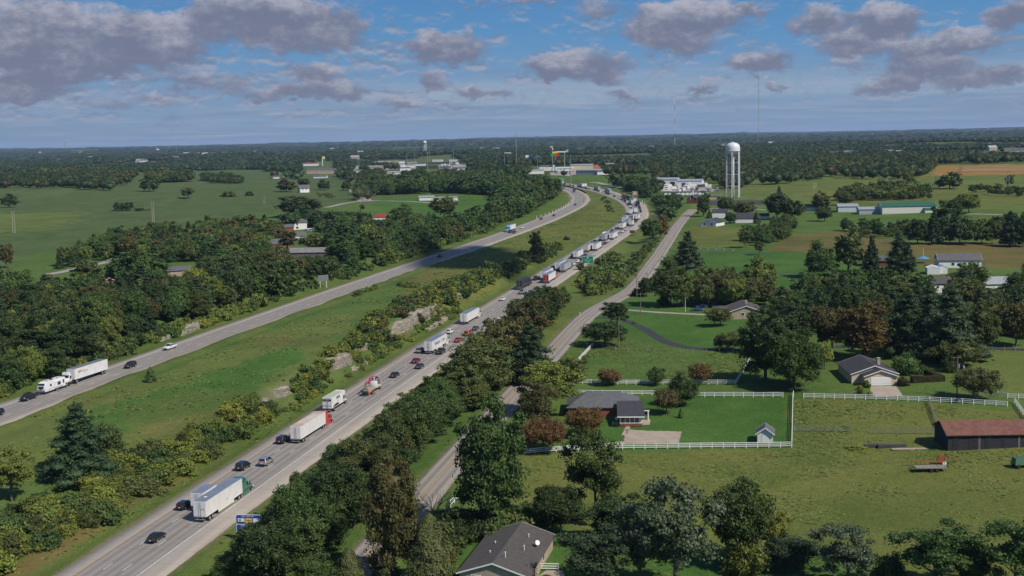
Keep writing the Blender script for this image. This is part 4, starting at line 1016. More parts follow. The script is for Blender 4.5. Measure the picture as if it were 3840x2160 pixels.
# the queue further up: px, py, lane, what, colours
JAM = [
 (1951, 1101, 2, 'pickup', 'silver'), (1996, 1100, 3, 'sedan', 'black'), (1973, 1089, 1, 'semi', 'black', 'tdark'), (2016, 1083, 3, 'sedan', 'white'), (2041, 1063, 3, 'semi', 'brightred', 'tred'), (2007, 1050, 1, 'pickup', 'black'), (2027, 1051, 2, 'semi', 'white', 'w'),
 (2103, 1022, 3, 'semi', 'navy', 'grey'), (2078, 1016, 2, 'semi', 'darkgrey', 'w'), (2066, 1009, 1, 'suv', 'black'), (2147, 994, 3, 'sedan', 'white'), (2162, 985, 3, 'suv', 'white'), (2174, 977, 3, 'sedan', 'black'), (2131, 963, 1, 'suv', 'silver'), (2146, 972, 2, 'semi', 'black', 'w'),
 (2187, 965, 3, 'pickup', 'grey'), (2184, 947, 2, 'semi', 'darkred', 'tred2'), (2225, 942, 3, 'semi', 'black', 'w'), (2210, 915, 1, 'suv', 'black'), (2221, 912, 1, 'pickup', 'black'), (2259, 916, 3, 'sedan', 'darkred'), (2266, 909, 3, 'pickup', 'white'), (2246, 905, 2, 'semi', 'white', 'tgrey'),
 (2277, 900, 3, 'semi', 'white', 'w'), (2263, 892, 1, 'tanker', 'white'), (2281, 871, 1, 'pickup', 'blue'), (2320, 873, 3, 'suv', 'white'), (2335, 863, 3, 'sedan', 'white'), (2300, 871, 2, 'sedan', 'white'), (2290, 860, 1, 'sedan', 'darkgrey'), (2311, 861, 2, 'semi', 'darkgrey', 'w'),
 (2321, 838, 1, 'semi', 'white', 'w'), (2336, 845, 2, 'semi', 'grey', 'grey'), (2352, 849, 3, 'box', 'white'), (2374, 832, 3, 'sedan', 'black'), (2353, 830, 2, 'semi', 'white', 'trust'), (2378, 826, 3, 'semi', 'white', 'w'), (2398, 812, 3, 'suv', 'black'), (2402, 805, 3, 'hatch', 'white'), (2364, 806, 1, 'semi', 'silver', 'w'),
 (2384, 801, 2, 'semi', 'white', 'w'), (2405, 798, 3, 'sedan', 'navy'), (2406, 791, 3, 'sedan', 'grey'), (2366, 793, 1, 'sedan', 'black'), (2367, 785, 1, 'suv', 'black'), (2363, 777, 1, 'hatch', 'white'), (2402, 783, 3, 'suv', 'darkred'), (2399, 779, 3, 'pickup', 'grey'), (2400, 774, 3, 'semi', 'black', 'tdark'), (2386, 773, 2, 'suv', 'white'), (2380, 769, 2, 'semi', 'grey', 'w'),
 (2359, 770, 1, 'pickup', 'black'), (2352, 763, 1, 'hatch', 'white'), (2346, 758, 1, 'suv', 'black'), (2342, 754, 1, 'sedan', 'silver'), (2391, 762, 3, 'semi', 'white', 'w'), (2396, 751, 3, 'semi', 'green', 'tgreen'), (2376, 747, 3, 'pickup', 'darkgrey'), (2361, 751, 2, 'semi', 'darkgrey', 'tdark'), (2372, 752, 3, 'pickup', 'white'),
 (2331, 746, 1, 'sedan', 'white'), (2356, 740, 3, 'box', 'brightred'), (2311, 738, 1, 'sedan', 'black'), (2289, 730, 1, 'suv', 'black'), (2303, 728, 2, 'semi', 'grey', 'grey'), (2322, 728, 3, 'sedan', 'white'), (2290, 722, 3, 'semi', 'white', 'tgrey'),
 (2268, 724, 1, 'sedan', 'white'), (2260, 720, 1, 'suv', 'white'), (2253, 718, 1, 'suv', 'black'), (2237, 716, 2, 'semi', 'darkgrey', 'grey'), (2212, 711, 1, 'suv', 'silver'), (2202, 709, 1, 'sedan', 'navy'), (2194, 708, 1, 'sedan', 'black'), (2186, 706, 1, 'suv', 'black'), (2190, 703, 3, 'semi', 'white', 'w'), (2178, 704, 2, 'semi', 'skyblue', 'w'),
 (2151, 701, 1, 'sedan', 'white'), (2143, 700, 1, 'pickup', 'red'), (2132, 698, 1, 'suv', 'black'), (2118, 697, 1, 'sedan', 'silver'), (2109, 695, 1, 'pickup', 'grey'), (2100, 693, 2, 'suv', 'darkgrey'), (2088, 692, 2, 'semi', 'white', 'tgrey'),
]
TM = {'w': TRWHITE, 'grey': TRGREY, 'tgrey': TRGREY, 'tdark': TRDARK, 'tred': TRWHITE, 'tred2': pmat("trailer_pale_red", (.45, .30, .28), .5, var=.5, vscale=.6, col2=(.6, .6, .6)), 'trust': pmat("trailer_brown", (.16, .11, .10), .6, var=.3), 'tgreen': pmat("trailer_green", (.03, .09, .08), .5)}
TN = {'w': 'white', 'grey': 'grey', 'tgrey': 'dull grey', 'tdark': 'black', 'tred': 'white with red doors', 'tred2': 'red and white', 'trust': 'white with brown doors', 'tgreen': 'dark green'}
def build_jam():
 LN = ['left', 'middle', 'right']; length = {'semi': 22.5, 'box': 10.5, 'tanker': 15.0, 'pickup': 5.8, 'suv': 4.8, 'sedan': 4.8, 'hatch': 4.4}
 lanes = {1: [], 2: [], 3: []}
 for it in JAM:
  st = RL.station(it[0], it[1]); L = length[it[3]]
  rear = st if it[3] in ('semi', 'box', 'tanker') else st - L / 2
  lanes[it[2]].append([rear, L, it])
 CN = {'darkred': 'dark red', 'darkgrey': 'dark grey', 'navy': 'navy blue', 'brightred': 'bright red', 'skyblue': 'light blue'}
 used = {}
 for ln, A in lanes.items():
  A.sort(key=lambda a: a[0]); end = -1e9; prev = None
  for a in A:
   rear, L, it = a
   if rear < end + 1.2: rear = end + 1.2
   if rear + L > len(RL.L) - 4: continue
   end = rear + L; kind = it[3]; col = it[4]; cn = CN.get(col, col)
   what = {'semi': 'semi truck with a ' + TN.get(it[5] if len(it) > 5 else 'w', 'white') + ' trailer', 'box': 'box truck', 'tanker': 'tank truck', 'pickup': 'pickup truck', 'suv': 'SUV', 'sedan': 'sedan', 'hatch': 'hatchback'}[kind]
   short = {'semi': TN.get(it[5] if len(it) > 5 else 'w', 'white').split(' with')[0] + ' trailer'}.get(kind, cn + ' ' + what)
   desc = (cn + ' ' + what) if kind != 'semi' else TN.get(it[5], 'white') + ' semi trailer, ' + cn + ' cab,'
   lab = f"{desc} in the {LN[ln - 1]} lane" + (f" ahead of the {prev}" if prev else " of the queue")
   pt, _ = RL.pose(rear, ln); d = dist_to(*pt)
   used[lab] = used.get(lab, 0) + 1
   if used[lab] > 1: lab = lab.split(' ahead of')[0] + (" further up the bend", " at the far end of the queue", " well before the far exit sign")[min(used[lab] - 2, 2)]
   lab = ' '.join(lab.split()[:16])
   det = 1 if d < 900 else 0
   if kind == 'semi':
    m = TM[it[5]]; loc, rz = RL.pose(rear, ln); i2 = RL.pose(min(rear + 16, len(RL.L) - 2), ln)[0]
    rz = math.atan2(-(i2[0] - loc[0]), i2[1] - loc[1])
    e, tb, cb = make_semi(col, loc, rz, lab, trailer=m, detail=det, roof=TRDARK if it[5] == 'tdark' else None,
                                      door=PAINT['red'] if it[5] == 'tred' else TM['tred2'] if it[5] == 'tred2' else TM['trust'] if it[5] == 'trust' else None)
    if it[5] == 'trust':
     for c_ in [tb]: c_.material_slots[0].material = TRWHITE
   elif kind == 'box':
    loc, rz = RL.pose(rear, ln); make_box_truck(loc, rz, lab, L=6.5, H=3.8, boxmat=PAINT['brightred'] if col == 'brightred' else TRWHITE, col='white' if col != 'brightred' else 'brightred')
   elif kind == 'tanker':
    loc, rz = RL.pose(rear, ln); e = empty("tank_truck", loc, rz, lab, "tank truck")
    q = MB(); q.cyl((0, .2, 2.0), (0, 1.2, 2.2), .5, 1.15, 14); q.cyl((0, 1.2, 2.2), (0, 8.5, 2.2), 1.15, 1.15, 14); q.cyl((0, 8.5, 2.2), (0, 9.5, 2.2), 1.15, .6, 14); q.obj("tank", TRWHITE, e, smooth=True)
    q = MB(); q.box(-.4, .4, 0, 12, .7, 1.1); q.obj("chassis", DARKM, e)
    c = cached(('cab', 'daycab'), lambda: cab_parts('daycab')); cb = put(e, c['cab'], "cab", (0, 14, 0), PAINT['white']); put(cb, c['windshield'], "windshield")
    for y in (1.5, 2.8, 12.9):
     for sx in (-1, 1): add_wheel(e, sx * 1.02, y, .52, .5)
   else:
    loc, rz = RL.pose(rear + L / 2, ln); make_car(kind, col, loc, rz, lab, det)
   prev = short
build_jam()

# ------------------------------------------------------------------ vegetation: shapes
def _ico(sub):
 bm = bmesh.new(); bmesh.ops.create_icosphere(bm, subdivisions=sub, radius=1.0)
 V = np.array([v.co[:] for v in bm.verts]); F_ = np.array([[v.index for v in f.verts] for f in bm.faces]); bm.free()
 return V, F_
ICO1 = _ico(1); ICO2 = _ico(2)

def leaf_quads(P, Nn, size, r, asp=0.75):
 n = len(P); a = r.normal(0, 1, (n, 3)); T = np.cross(Nn, a); T /= np.linalg.norm(T, axis=1)[:, None] + 1e-9
 B = np.cross(Nn, T); s = size[:, None]
 V = np.stack([P - T * s - B * s * asp * .5, P + T * s * .2 - B * s * asp, P + T * s + B * s * asp * .4, P - T * s * .2 + B * s * asp], 1).reshape(-1, 3)
 return V, np.arange(4 * n).reshape(n, 4)

def clump_leaves(c, rad, n, leaf, r, up=0.25, jit=0.55):
 """leaves spread over the surface of an ellipsoidal clump"""
 d = r.normal(0, 1, (n, 3)); d[:, 2] += up; d /= np.linalg.norm(d, axis=1)[:, None]
 k = (0.52 + .85 * r.random(n) ** 1.4)[:, None]
 P = c + d * rad * k
 nn = d / rad; nn /= np.linalg.norm(nn, axis=1)[:, None]
 nn = nn + r.normal(0, jit, (n, 3)); nn /= np.linalg.norm(nn, axis=1)[:, None]
 return P, nn, leaf * r.uniform(0.55, 1.3, n)

class Shape:
 def __init__(s): s.V = []; s.Q = []; s.T = []; s.n = 0
 def quads(s, V, Q): s.V.append(V); s.Q.append(Q + s.n); s.n += len(V)
 def tris(s, V, T): s.V.append(V); s.T.append(T + s.n); s.n += len(V)
 def core(s, c, rad, r, sub=1, rough=0.12):
  V, T = ICO1 if sub == 1 else ICO2
  s.tris(c + V * rad * (1 + r.normal(0, rough, (len(V), 1))), T)
 def arrays(s):
  V = np.concatenate(s.V) if s.V else np.zeros((0, 3))
  Q = np.concatenate(s.Q) if s.Q else np.zeros((0, 4), int); T = np.concatenate(s.T) if s.T else np.zeros((0, 3), int)
  return V, Q, T

def tube(S, pts, r0, r1, k=6):
 pts = np.asarray(pts, float); n = len(pts); T = np.gradient(pts, axis=0); T /= np.linalg.norm(T, axis=1)[:, None] + 1e-9
 V = []
 for i in range(n):
  a = np.array([1.0, 0, 0]) if abs(T[i][0]) < 0.8 else np.array([0, 1.0, 0])
  u = np.cross(T[i], a); u /= np.linalg.norm(u); w = np.cross(T[i], u); rr = r0 + (r1 - r0) * i / (n - 1)
  for j in range(k): an = 2 * math.pi * j / k; V.append(pts[i] + rr * (u * math.cos(an) + w * math.sin(an)))
 Q = [(i * k + j, i * k + (j + 1) % k, (i + 1) * k + (j + 1) % k, (i + 1) * k + j) for i in range(n - 1) for j in range(k)]
 S.quads(np.array(V), np.array(Q))

def limb_paths(r, H, W, ntr=1, nl=6, base=0.18, top=0.8, spread=0.75):
 out = []
 for t in range(ntr):
  off = np.array([r.uniform(-.3, .3), r.uniform(-.3, .3), 0]) * (ntr > 1) * 2
  lean = r.normal(0, 0.05 * H, 2) * (1 + ntr * .4)
  z = np.linspace(0, top * H, 6); x = off[0] + lean[0] * (z / H) ** 1.5 * 1.6; y = off[1] + lean[1] * (z / H) ** 1.5 * 1.6
  P = np.stack([x, y, z], 1); out.append((P, 0.024 * H * (1.0 if ntr == 1 else .7), 0.006 * H))
  for k in range(nl):
   h = r.uniform(base, top * .9); p0 = np.array([np.interp(h * H, z, x), np.interp(h * H, z, y), h * H])
   a = r.uniform(0, 2 * math.pi); L = W * .5 * spread * r.uniform(.6, 1)
   d = np.array([math.cos(a), math.sin(a), r.uniform(.5, 1.0)]); d /= np.linalg.norm(d)
   q = [p0 + d * L * s_ + np.array([0, 0, .18 * L]) * s_ * s_ for s_ in np.linspace(0, 1, 4)]
   out.append((np.array(q), 0.010 * H, 0.003 * H))
 return out

def broadleaf(seed, H=14., W=11., ncl=36, nlf=160, leaf=0.42, base=0.22, crad=0.19, irregular=0.25, ntr=1, open_=0.0, core=True, topw=1.0, pw=2.0):
 r = np.random.default_rng(seed); S = Shape(); Tk = Shape()
 cz = H * (base + (1 - base) / 2); rz = H * (1 - base) / 2
 cl = []
 gold = math.pi * (3 - 5 ** .5)
 ph = r.uniform(0, 6.28)
 for i in range(ncl):
  zz = 1 - 1.85 * (i + .5) / ncl; rr = max(0, 1 - abs(zz) ** pw) ** .5; a = gold * i + ph
  d = np.array([math.cos(a) * rr, math.sin(a) * rr, zz]) + r.normal(0, .12, 3)
  k = r.uniform(0.60, 0.88) * (1 + irregular * r.normal(0, .5))
  wf = 1.0 + (topw - 1.0) * (zz * .5 + .5)
  c = np.array([d[0] * k * W / 2 * wf, d[1] * k * W / 2 * wf, cz + d[2] * k * rz * .95])
  rad = W * crad * r.uniform(.6, 1.45) * np.array([1, 1, r.uniform(.6, .95)])
  cl.append((c, rad))
 if core and not open_:
  S.core(np.array([0, 0, cz]), np.array([W * .33, W * .33, rz * .72]), r, 2, .10)
 for c, rad in cl:
  if r.random() < open_: continue
  S.core(c, rad * .58, r, 1, .2)
  P, nn, sz = clump_leaves(c, rad, nlf, leaf, r, jit=.85)
  S.quads(*leaf_quads(P, nn, sz, r))
 for P, a, b in limb_paths(r, H, W, ntr, 7 if open_ else 4, base): tube(Tk, P, a, b, 6)
 return S, Tk

def pine(seed, H=16., W=9., nlf=70, leaf=0.4, base=0.08, irregular=0.25, levels=11, pw=1.0):
 r = np.random.default_rng(seed); S = Shape(); Tk = Shape()
 tube(Tk, [(0, 0, 0), (.1, 0, H * .5), (0, .1, H * .97)], .022 * H, .004 * H, 6)
 S.core(np.array([0, 0, H * .42]), np.array([W * .16, W * .16, H * .34]), r, 2, .1)
 for l in range(levels):
  f = (l + .5) / levels; z = H * (base + (1 - base) * f)
  L = W * .5 * ((1 - f) ** pw * .95 + .10) * (1 + irregular * r.normal(0, .5)); nb = max(3, int(7 - 3 * f))
  a0 = r.uniform(0, 6.28)
  for b in range(nb):
   a = a0 + 2 * math.pi * b / nb + r.normal(0, .2); Lb = L * r.uniform(.7, 1.15)
   for s_ in ((.45, .9) if Lb > 1.6 else (.7,)):
    c = np.array([math.cos(a) * Lb * s_, math.sin(a) * Lb * s_, z - .10 * Lb * s_ + r.normal(0, .15)])
    rad = np.array([.30 * Lb + .45, .30 * Lb + .45, .16 * Lb + .32])
    S.core(c, rad * .66, r, 1)
    P, nn, sz = clump_leaves(c, rad, nlf, leaf, r, up=.35, jit=.4); S.quads(*leaf_quads(P, nn, sz, r, .5))
 P, nn, sz = clump_leaves(np.array([0, 0, H * .95]), np.array([.5, .5, H * .06]), nlf, leaf, r); S.quads(*leaf_quads(P, nn, sz, r, .5))
 return S, Tk

def conifer(seed, H=9., W=4.2, n=1800, leaf=0.28, pw=0.75, lump=0.18):
 r = np.random.default_rng(seed); S = Shape(); Tk = Shape()
 tube(Tk, [(0, 0, 0), (0, 0, H * .5), (0, 0, H * .95)], .02 * H, .004 * H, 6)
 ph = r.uniform(0, 6.28, 6)
 h = 1 - np.sqrt(r.random(n)) if pw > .9 else r.random(n) ** 1.25; a = r.uniform(0, 6.28, n)
 prof = (1 - h) ** pw * (1 - .35 * np.exp(-(h / .06))) * (1 + lump * np.sin(3 * a + ph[0] + 9 * h) + lump * np.sin(5 * a + ph[1] - 17 * h) + .5 * lump * np.sin(31 * h + ph[2] + a))
 rad = W / 2 * prof * r.uniform(.82, 1.05, n)
 P = np.stack([np.cos(a) * rad, np.sin(a) * rad, H * (.03 + .97 * h)], 1)
 nn = np.stack([np.cos(a), np.sin(a), np.full(n, .45)], 1) + r.normal(0, .35, (n, 3)); nn /= np.linalg.norm(nn, axis=1)[:, None]
 S.quads(*leaf_quads(P, nn, leaf * r.uniform(.6, 1.3, n), r, .6))
 V, T = ICO2; hh = (V[:, 2] * .5 + .5); pr = (1 - hh) ** pw * .80
 aa = np.arctan2(V[:, 1], V[:, 0]); nrm = np.hypot(V[:, 0], V[:, 1]) + 1e-6
 S.tris(np.stack([V[:, 0] / nrm * pr * W / 2 * np.minimum(1, nrm * 2), V[:, 1] / nrm * pr * W / 2 * np.minimum(1, nrm * 2), H * (.02 + .93 * hh)], 1), T)
 return S, Tk

def bare(seed, H=9., W=8.):
 r = np.random.default_rng(seed); S = Shape()
 def grow(p, d, L, rad, lev):
  q = [p]
  for s_ in range(3):
   d = d + r.normal(0, .12, 3) + np.array([0, 0, .04]); d /= np.linalg.norm(d); q.append(q[-1] + d * L / 3)
  tube(S, q, rad, rad * .55, 5 if lev < 2 else 4)
  if lev >= 4: return
  for k in range(3 if lev < 3 else 2):
   e = d + r.normal(0, .45, 3); e /= np.linalg.norm(e); grow(q[-1] if k else q[-2], e, L * r.uniform(.6, .8), rad * .55, lev + 1)
 for k in range(3): grow(np.array([0, 0, 0.]), np.array([r.normal(0, .35), r.normal(0, .35), 1.]), H * .36, .018 * H, 1)
 return S

# ------------------------------------------------------------------ vegetation: materials
def leafmat(name, col, var=0.35, hue=None, rim=0.42):
 m = bpy.data.materials.new("foliage_" + name); m.use_nodes = True; t = NT(m.node_tree); b = t.n['Principled BSDF']; out = t.n['Material Output']
 oi = t.add('ShaderNodeObjectInfo').outputs['Random']
 gi = t.add('ShaderNodeNewGeometry'); p = gi.outputs['Position']; ri = gi.outputs['Random Per Island']
 n = t.noise(p, 0.55, 3.0, 0.6); n2 = t.noise(p, 0.045, 3.0, 0.55)
 alt = hue or (col[0] * 1.45, col[1] * 1.3, col[2] * 1.05)
 c = t.mix(t.smooth(n, 0.38, 0.68), (*col, 1), (*alt, 1))
 c = t.mix(t.math('MULTIPLY', ri, rim), c, (col[0] * .55, col[1] * .6, col[2] * .6, 1))
 c = t.mix(t.math('MULTIPLY', t.smooth(n2, .35, .65), .4), c, t.mix(1.0, c, (1.12, 1.06, 0.92, 1), 'MULTIPLY'))
 hsv = t.add('ShaderNodeHueSaturation', ins={'Hue': t.math('ADD', t.math('MULTIPLY', t.math('SUBTRACT', oi, .5), 0.030), 0.5), 'Saturation': 0.95,
                                               'Value': t.math('ADD', t.math('MULTIPLY', t.math('FRACT', t.math('MULTIPLY', oi, 7.31)), var * 1.2), 1 - var * .6), 'Color': c}).outputs[0]
 t.put(b.inputs['Base Color'], hsv); b.inputs['Roughness'].default_value = .55; b.inputs['Specular IOR Level'].default_value = .22
 tr = t.add('ShaderNodeBsdfTranslucent', ins={'Color': t.mix(1.0, hsv, (1.2, 1.3, .5, 1), 'MULTIPLY')}); ms = t.add('ShaderNodeMixShader', ins={0: .22})
 t.l.new(b.outputs[0], ms.inputs[1]); t.l.new(tr.outputs[0], ms.inputs[2]); t.l.new(ms.outputs[0], out.inputs['Surface'])
 return m
LM = {k: leafmat(k, *v) for k, v in {
 'dark': ((.050, .086, .027),), 'green': ((.072, .122, .032),), 'olive': ((.094, .120, .036),), 'ygreen': ((.140, .182, .036),), 'yellow': ((.185, .215, .036),),
 'rust': ((.165, .085, .028), .3, (.11, .10, .030)), 'brown': ((.118, .096, .034), .3, (.080, .098, .028)), 'silver': ((.085, .122, .062), .25, (.155, .19, .12)),
 'pine': ((.044, .080, .036),), 'blue': ((.058, .094, .050),), 'cedar': ((.085, .105, .035),), 'hedge': ((.06, .06, .022),), 'bright': ((.062, .118, .024),), 'far': ((.026, .044, .024), .2)}.items()}  # 'far': deep green, darkened further to hold the cloud shade over distant woods
LF = {k: leafmat('far_' + k, tuple(.86 * v for v in c), .3, None, .10) for k, c in {'dark': (.042, .074, .026), 'green': (.056, .098, .030), 'olive': (.080, .100, .034), 'ygreen': (.10, .13, .036), 'yellow': (.15, .14, .04), 'brown': (.085, .085, .034), 'pine': (.036, .07, .034), 'rust': (.11, .07, .03)}.items()}
BARK = pmat("bark", (.16, .13, .10), .9, var=.5, vscale=3.0)
DEADWOOD = pmat("dead_wood", (.33, .29, .25), .9, var=.4, vscale=3.0)

PROTO = {}
def proto(kind, lod, seed):
 key = (kind, lod, seed)
 if key in PROTO: return PROTO[key]
 L = {'vh': (2.1, .62), 'hi': (1.25, .82), 'mid': (.5, 1.3), 'lo': (.14, 2.5)}[lod]
 sd = hash_(kind) + seed * 13
 f = lambda n: max(6, int(n * L[0])); g = lambda s: s * L[1]
 if kind == 'round': S, T = broadleaf(sd, 12, 11, 62, f(165), g(.33), .12, .13, .32, pw=2.5); ref = (12, 11)
 elif kind == 'tall': S, T = broadleaf(sd, 18, 10, 80, f(140), g(.33), .04, .13, .35, pw=3.4); ref = (18, 10)
 elif kind == 'open': S, T = broadleaf(sd, 15, 10, 60, f(120), g(.34), .22, .12, .5, open_=.10); ref = (15, 10)
 elif kind == 'wide': S, T = broadleaf(sd, 9, 12, 56, f(130), g(.32), .28, .12, .3, ntr=2, topw=1.15); ref = (9, 12)
 elif kind == 'small': S, T = broadleaf(sd, 6, 5.4, 20, f(130), g(.26), .22, .22, .25); ref = (6, 5.4)
 elif kind == 'bush': S, T = broadleaf(sd, 3, 4.4, 24, f(110), g(.22), -.25, .19, .45); ref = (3, 4.4)
 elif kind == 'pine': S, T = pine(sd, 16, 11, f(90), g(.34), .10, .22); ref = (16, 11)
 elif kind == 'conifer': S, T = conifer(sd, 9, 4.6, f(2600), g(.26)); ref = (9, 4.6)
 elif kind == 'cypress': S, T = conifer(sd, 12, 8.5, f(5200), g(.30), .55, .10); ref = (12, 8.5)
 V, Q, Tr = S.arrays(); me = mesh_np("crown", V, [Q, Tr] if len(Tr) else [Q], LM['green'])
 tv, tq, tt = T.arrays(); tm = mesh_np("trunk", tv, [tq], BARK, smooth=True)
 PROTO[key] = (me, tm, ref, (V, Q, Tr)); return PROTO[key]
def hash_(s): return sum((i + 3) * ord(c) for i, c in enumerate(s))

LABELS_USED = {}
def tree_obj(x, y, z, h, w, kind, col, lod, name, label, cat, group=None, lean=0.0, seed=0, trunk=True):
 cm, tm, ref, _ = proto(kind, lod, seed)
 e = bpy.data.objects.new(name, None); C.objects.link(e); e.empty_display_size = 1
 e.location = (x, y, z - 0.15); e.rotation_euler = (lean * random.uniform(-1, 1), lean * random.uniform(-1, 1), random.uniform(0, 6.28))
 e.scale = (w / ref[1], w / ref[1] * random.uniform(.92, 1.08), h / ref[0])
 tagp(e, label, cat, group)
 c = link("crown", cm, e); c.material_slots[0].link = 'OBJECT'; c.material_slots[0].material = LM[col]
 if trunk and kind != 'bush': link("trunk", tm, e)
 return e



def T(px, py, hp, wp, kind, col, label, group=None, name=None, cat=None, seed=None, lod=None, lean=0.0):
 """a tree whose foot is seen at (px, py), hp tall and wp wide in photograph pixels"""
 x, y, z = at(px, py); d = dist_to(x, y, z); h = hp * d / F_PX * 1.02; w = wp * d / F_PX
 lod = lod or ('vh' if d < 330 else 'hi' if d < 520 else 'mid' if d < 1000 else 'lo')
 nm = name or {'pine': 'pine_tree', 'conifer': 'conifer_tree', 'cypress': 'conifer_tree', 'bush': 'bush'}.get(kind, 'deciduous_tree')
 ct = cat or {'bush': 'bush'}.get(kind, 'tree')
 return tree_obj(x, y, z, h, w, kind, col, lod, nm, label, ct, group, lean, seed if seed is not None else random.randrange(3))

# ------------------------------------------------------------------ buildings
SIDING = pmat("siding_white", (.72, .72, .71), .6, var=.08, vscale=.6)
CREAM = pmat("cream_siding", (.58, .50, .36), .7, var=.12, vscale=.6)
TANB = pmat("tan_brick", (.42, .34, .25), .8, var=.25, vscale=1.2)
BRICK = pmat("red_brick", (.26, .085, .06), .85, var=.3, vscale=1.5)
GREYW = pmat("grey_wall", (.38, .39, .41), .7, var=.15, vscale=.6)
SHING = pmat("shingle_dark", (.055, .055, .062), .9, var=.3, vscale=1.2)
SHINB = pmat("shingle_brown", (.088, .08, .076), .9, var=.25, vscale=1.2)
SHING2 = pmat("shingle_grey", (.115, .12, .13), .9, var=.25, vscale=1.0)
RED_ROOF = pmat("rusty_roof", (.135, .045, .036), .8, var=.35, vscale=.8, col2=(.17, .085, .06))
GRN_ROOF = pmat("green_roof", (.03, .12, .08), .5, var=.15, vscale=.5)
METALR = pmat("pale_metal_roof", (.42, .44, .46), .45, .3, var=.15, vscale=.4)
BOARDS = pmat("black_boards", (.035, .037, .045), .9, var=.4, vscale=2.0)
OLDB = pmat("weathered_boards", (.16, .15, .14), .9, var=.35, vscale=1.0)
WIN = pmat("window_dark", (.03, .04, .05), .08, 0, .7)
TRIM = pmat("white_trim", (.74, .74, .73), .5)
ORANGE = pmat("orange_paint", (.36, .10, .035), .7, var=.3)

def gable_mesh(w, d, h, rh, wall):
 """walls with gables at the ends of the ridge; ridge along X"""
 q = MB(); V = [(-w / 2, -d / 2, 0), (w / 2, -d / 2, 0), (w / 2, d / 2, 0), (-w / 2, d / 2, 0), (-w / 2, -d / 2, h), (w / 2, -d / 2, h), (w / 2, d / 2, h), (-w / 2, d / 2, h), (-w / 2, 0, rh), (w / 2, 0, rh)]
 q.add(V, [(0, 1, 5, 4), (1, 2, 6, 9, 5), (2, 3, 7, 6), (3, 0, 4, 8, 7)]); return q.mesh("wall", wall)
def roof_mesh(w, d, h, rh, mat, ov=.45, th=.16, hip=0.0):
 q = MB(); s = (rh - h) / (d / 2); e = h - ov * s
 x = w / 2 + ov; y = d / 2 + ov; xr = x - hip
 V = [(-x, -y, e), (x, -y, e), (x, y, e), (-x, y, e), (-xr, 0, rh), (xr, 0, rh)]
 V2 = [(a, b, c + th) for a, b, c in V]
 q.add(V + V2, [(6, 7, 11, 10), (8, 9, 10, 11), (7, 8, 11), (9, 6, 10), (1, 0, 4, 5), (3, 2, 5, 4), (0, 1, 7, 6), (2, 3, 9, 8), (1, 2, 8, 7), (3, 0, 6, 9)] if hip else
          [(6, 7, 11, 10), (8, 9, 10, 11), (1, 0, 4, 5), (3, 2, 5, 4), (0, 1, 7, 6), (2, 3, 9, 8), (1, 5, 11, 7), (5, 2, 8, 11), (3, 4, 10, 9), (4, 0, 6, 10)])
 return q.mesh("roof", mat)
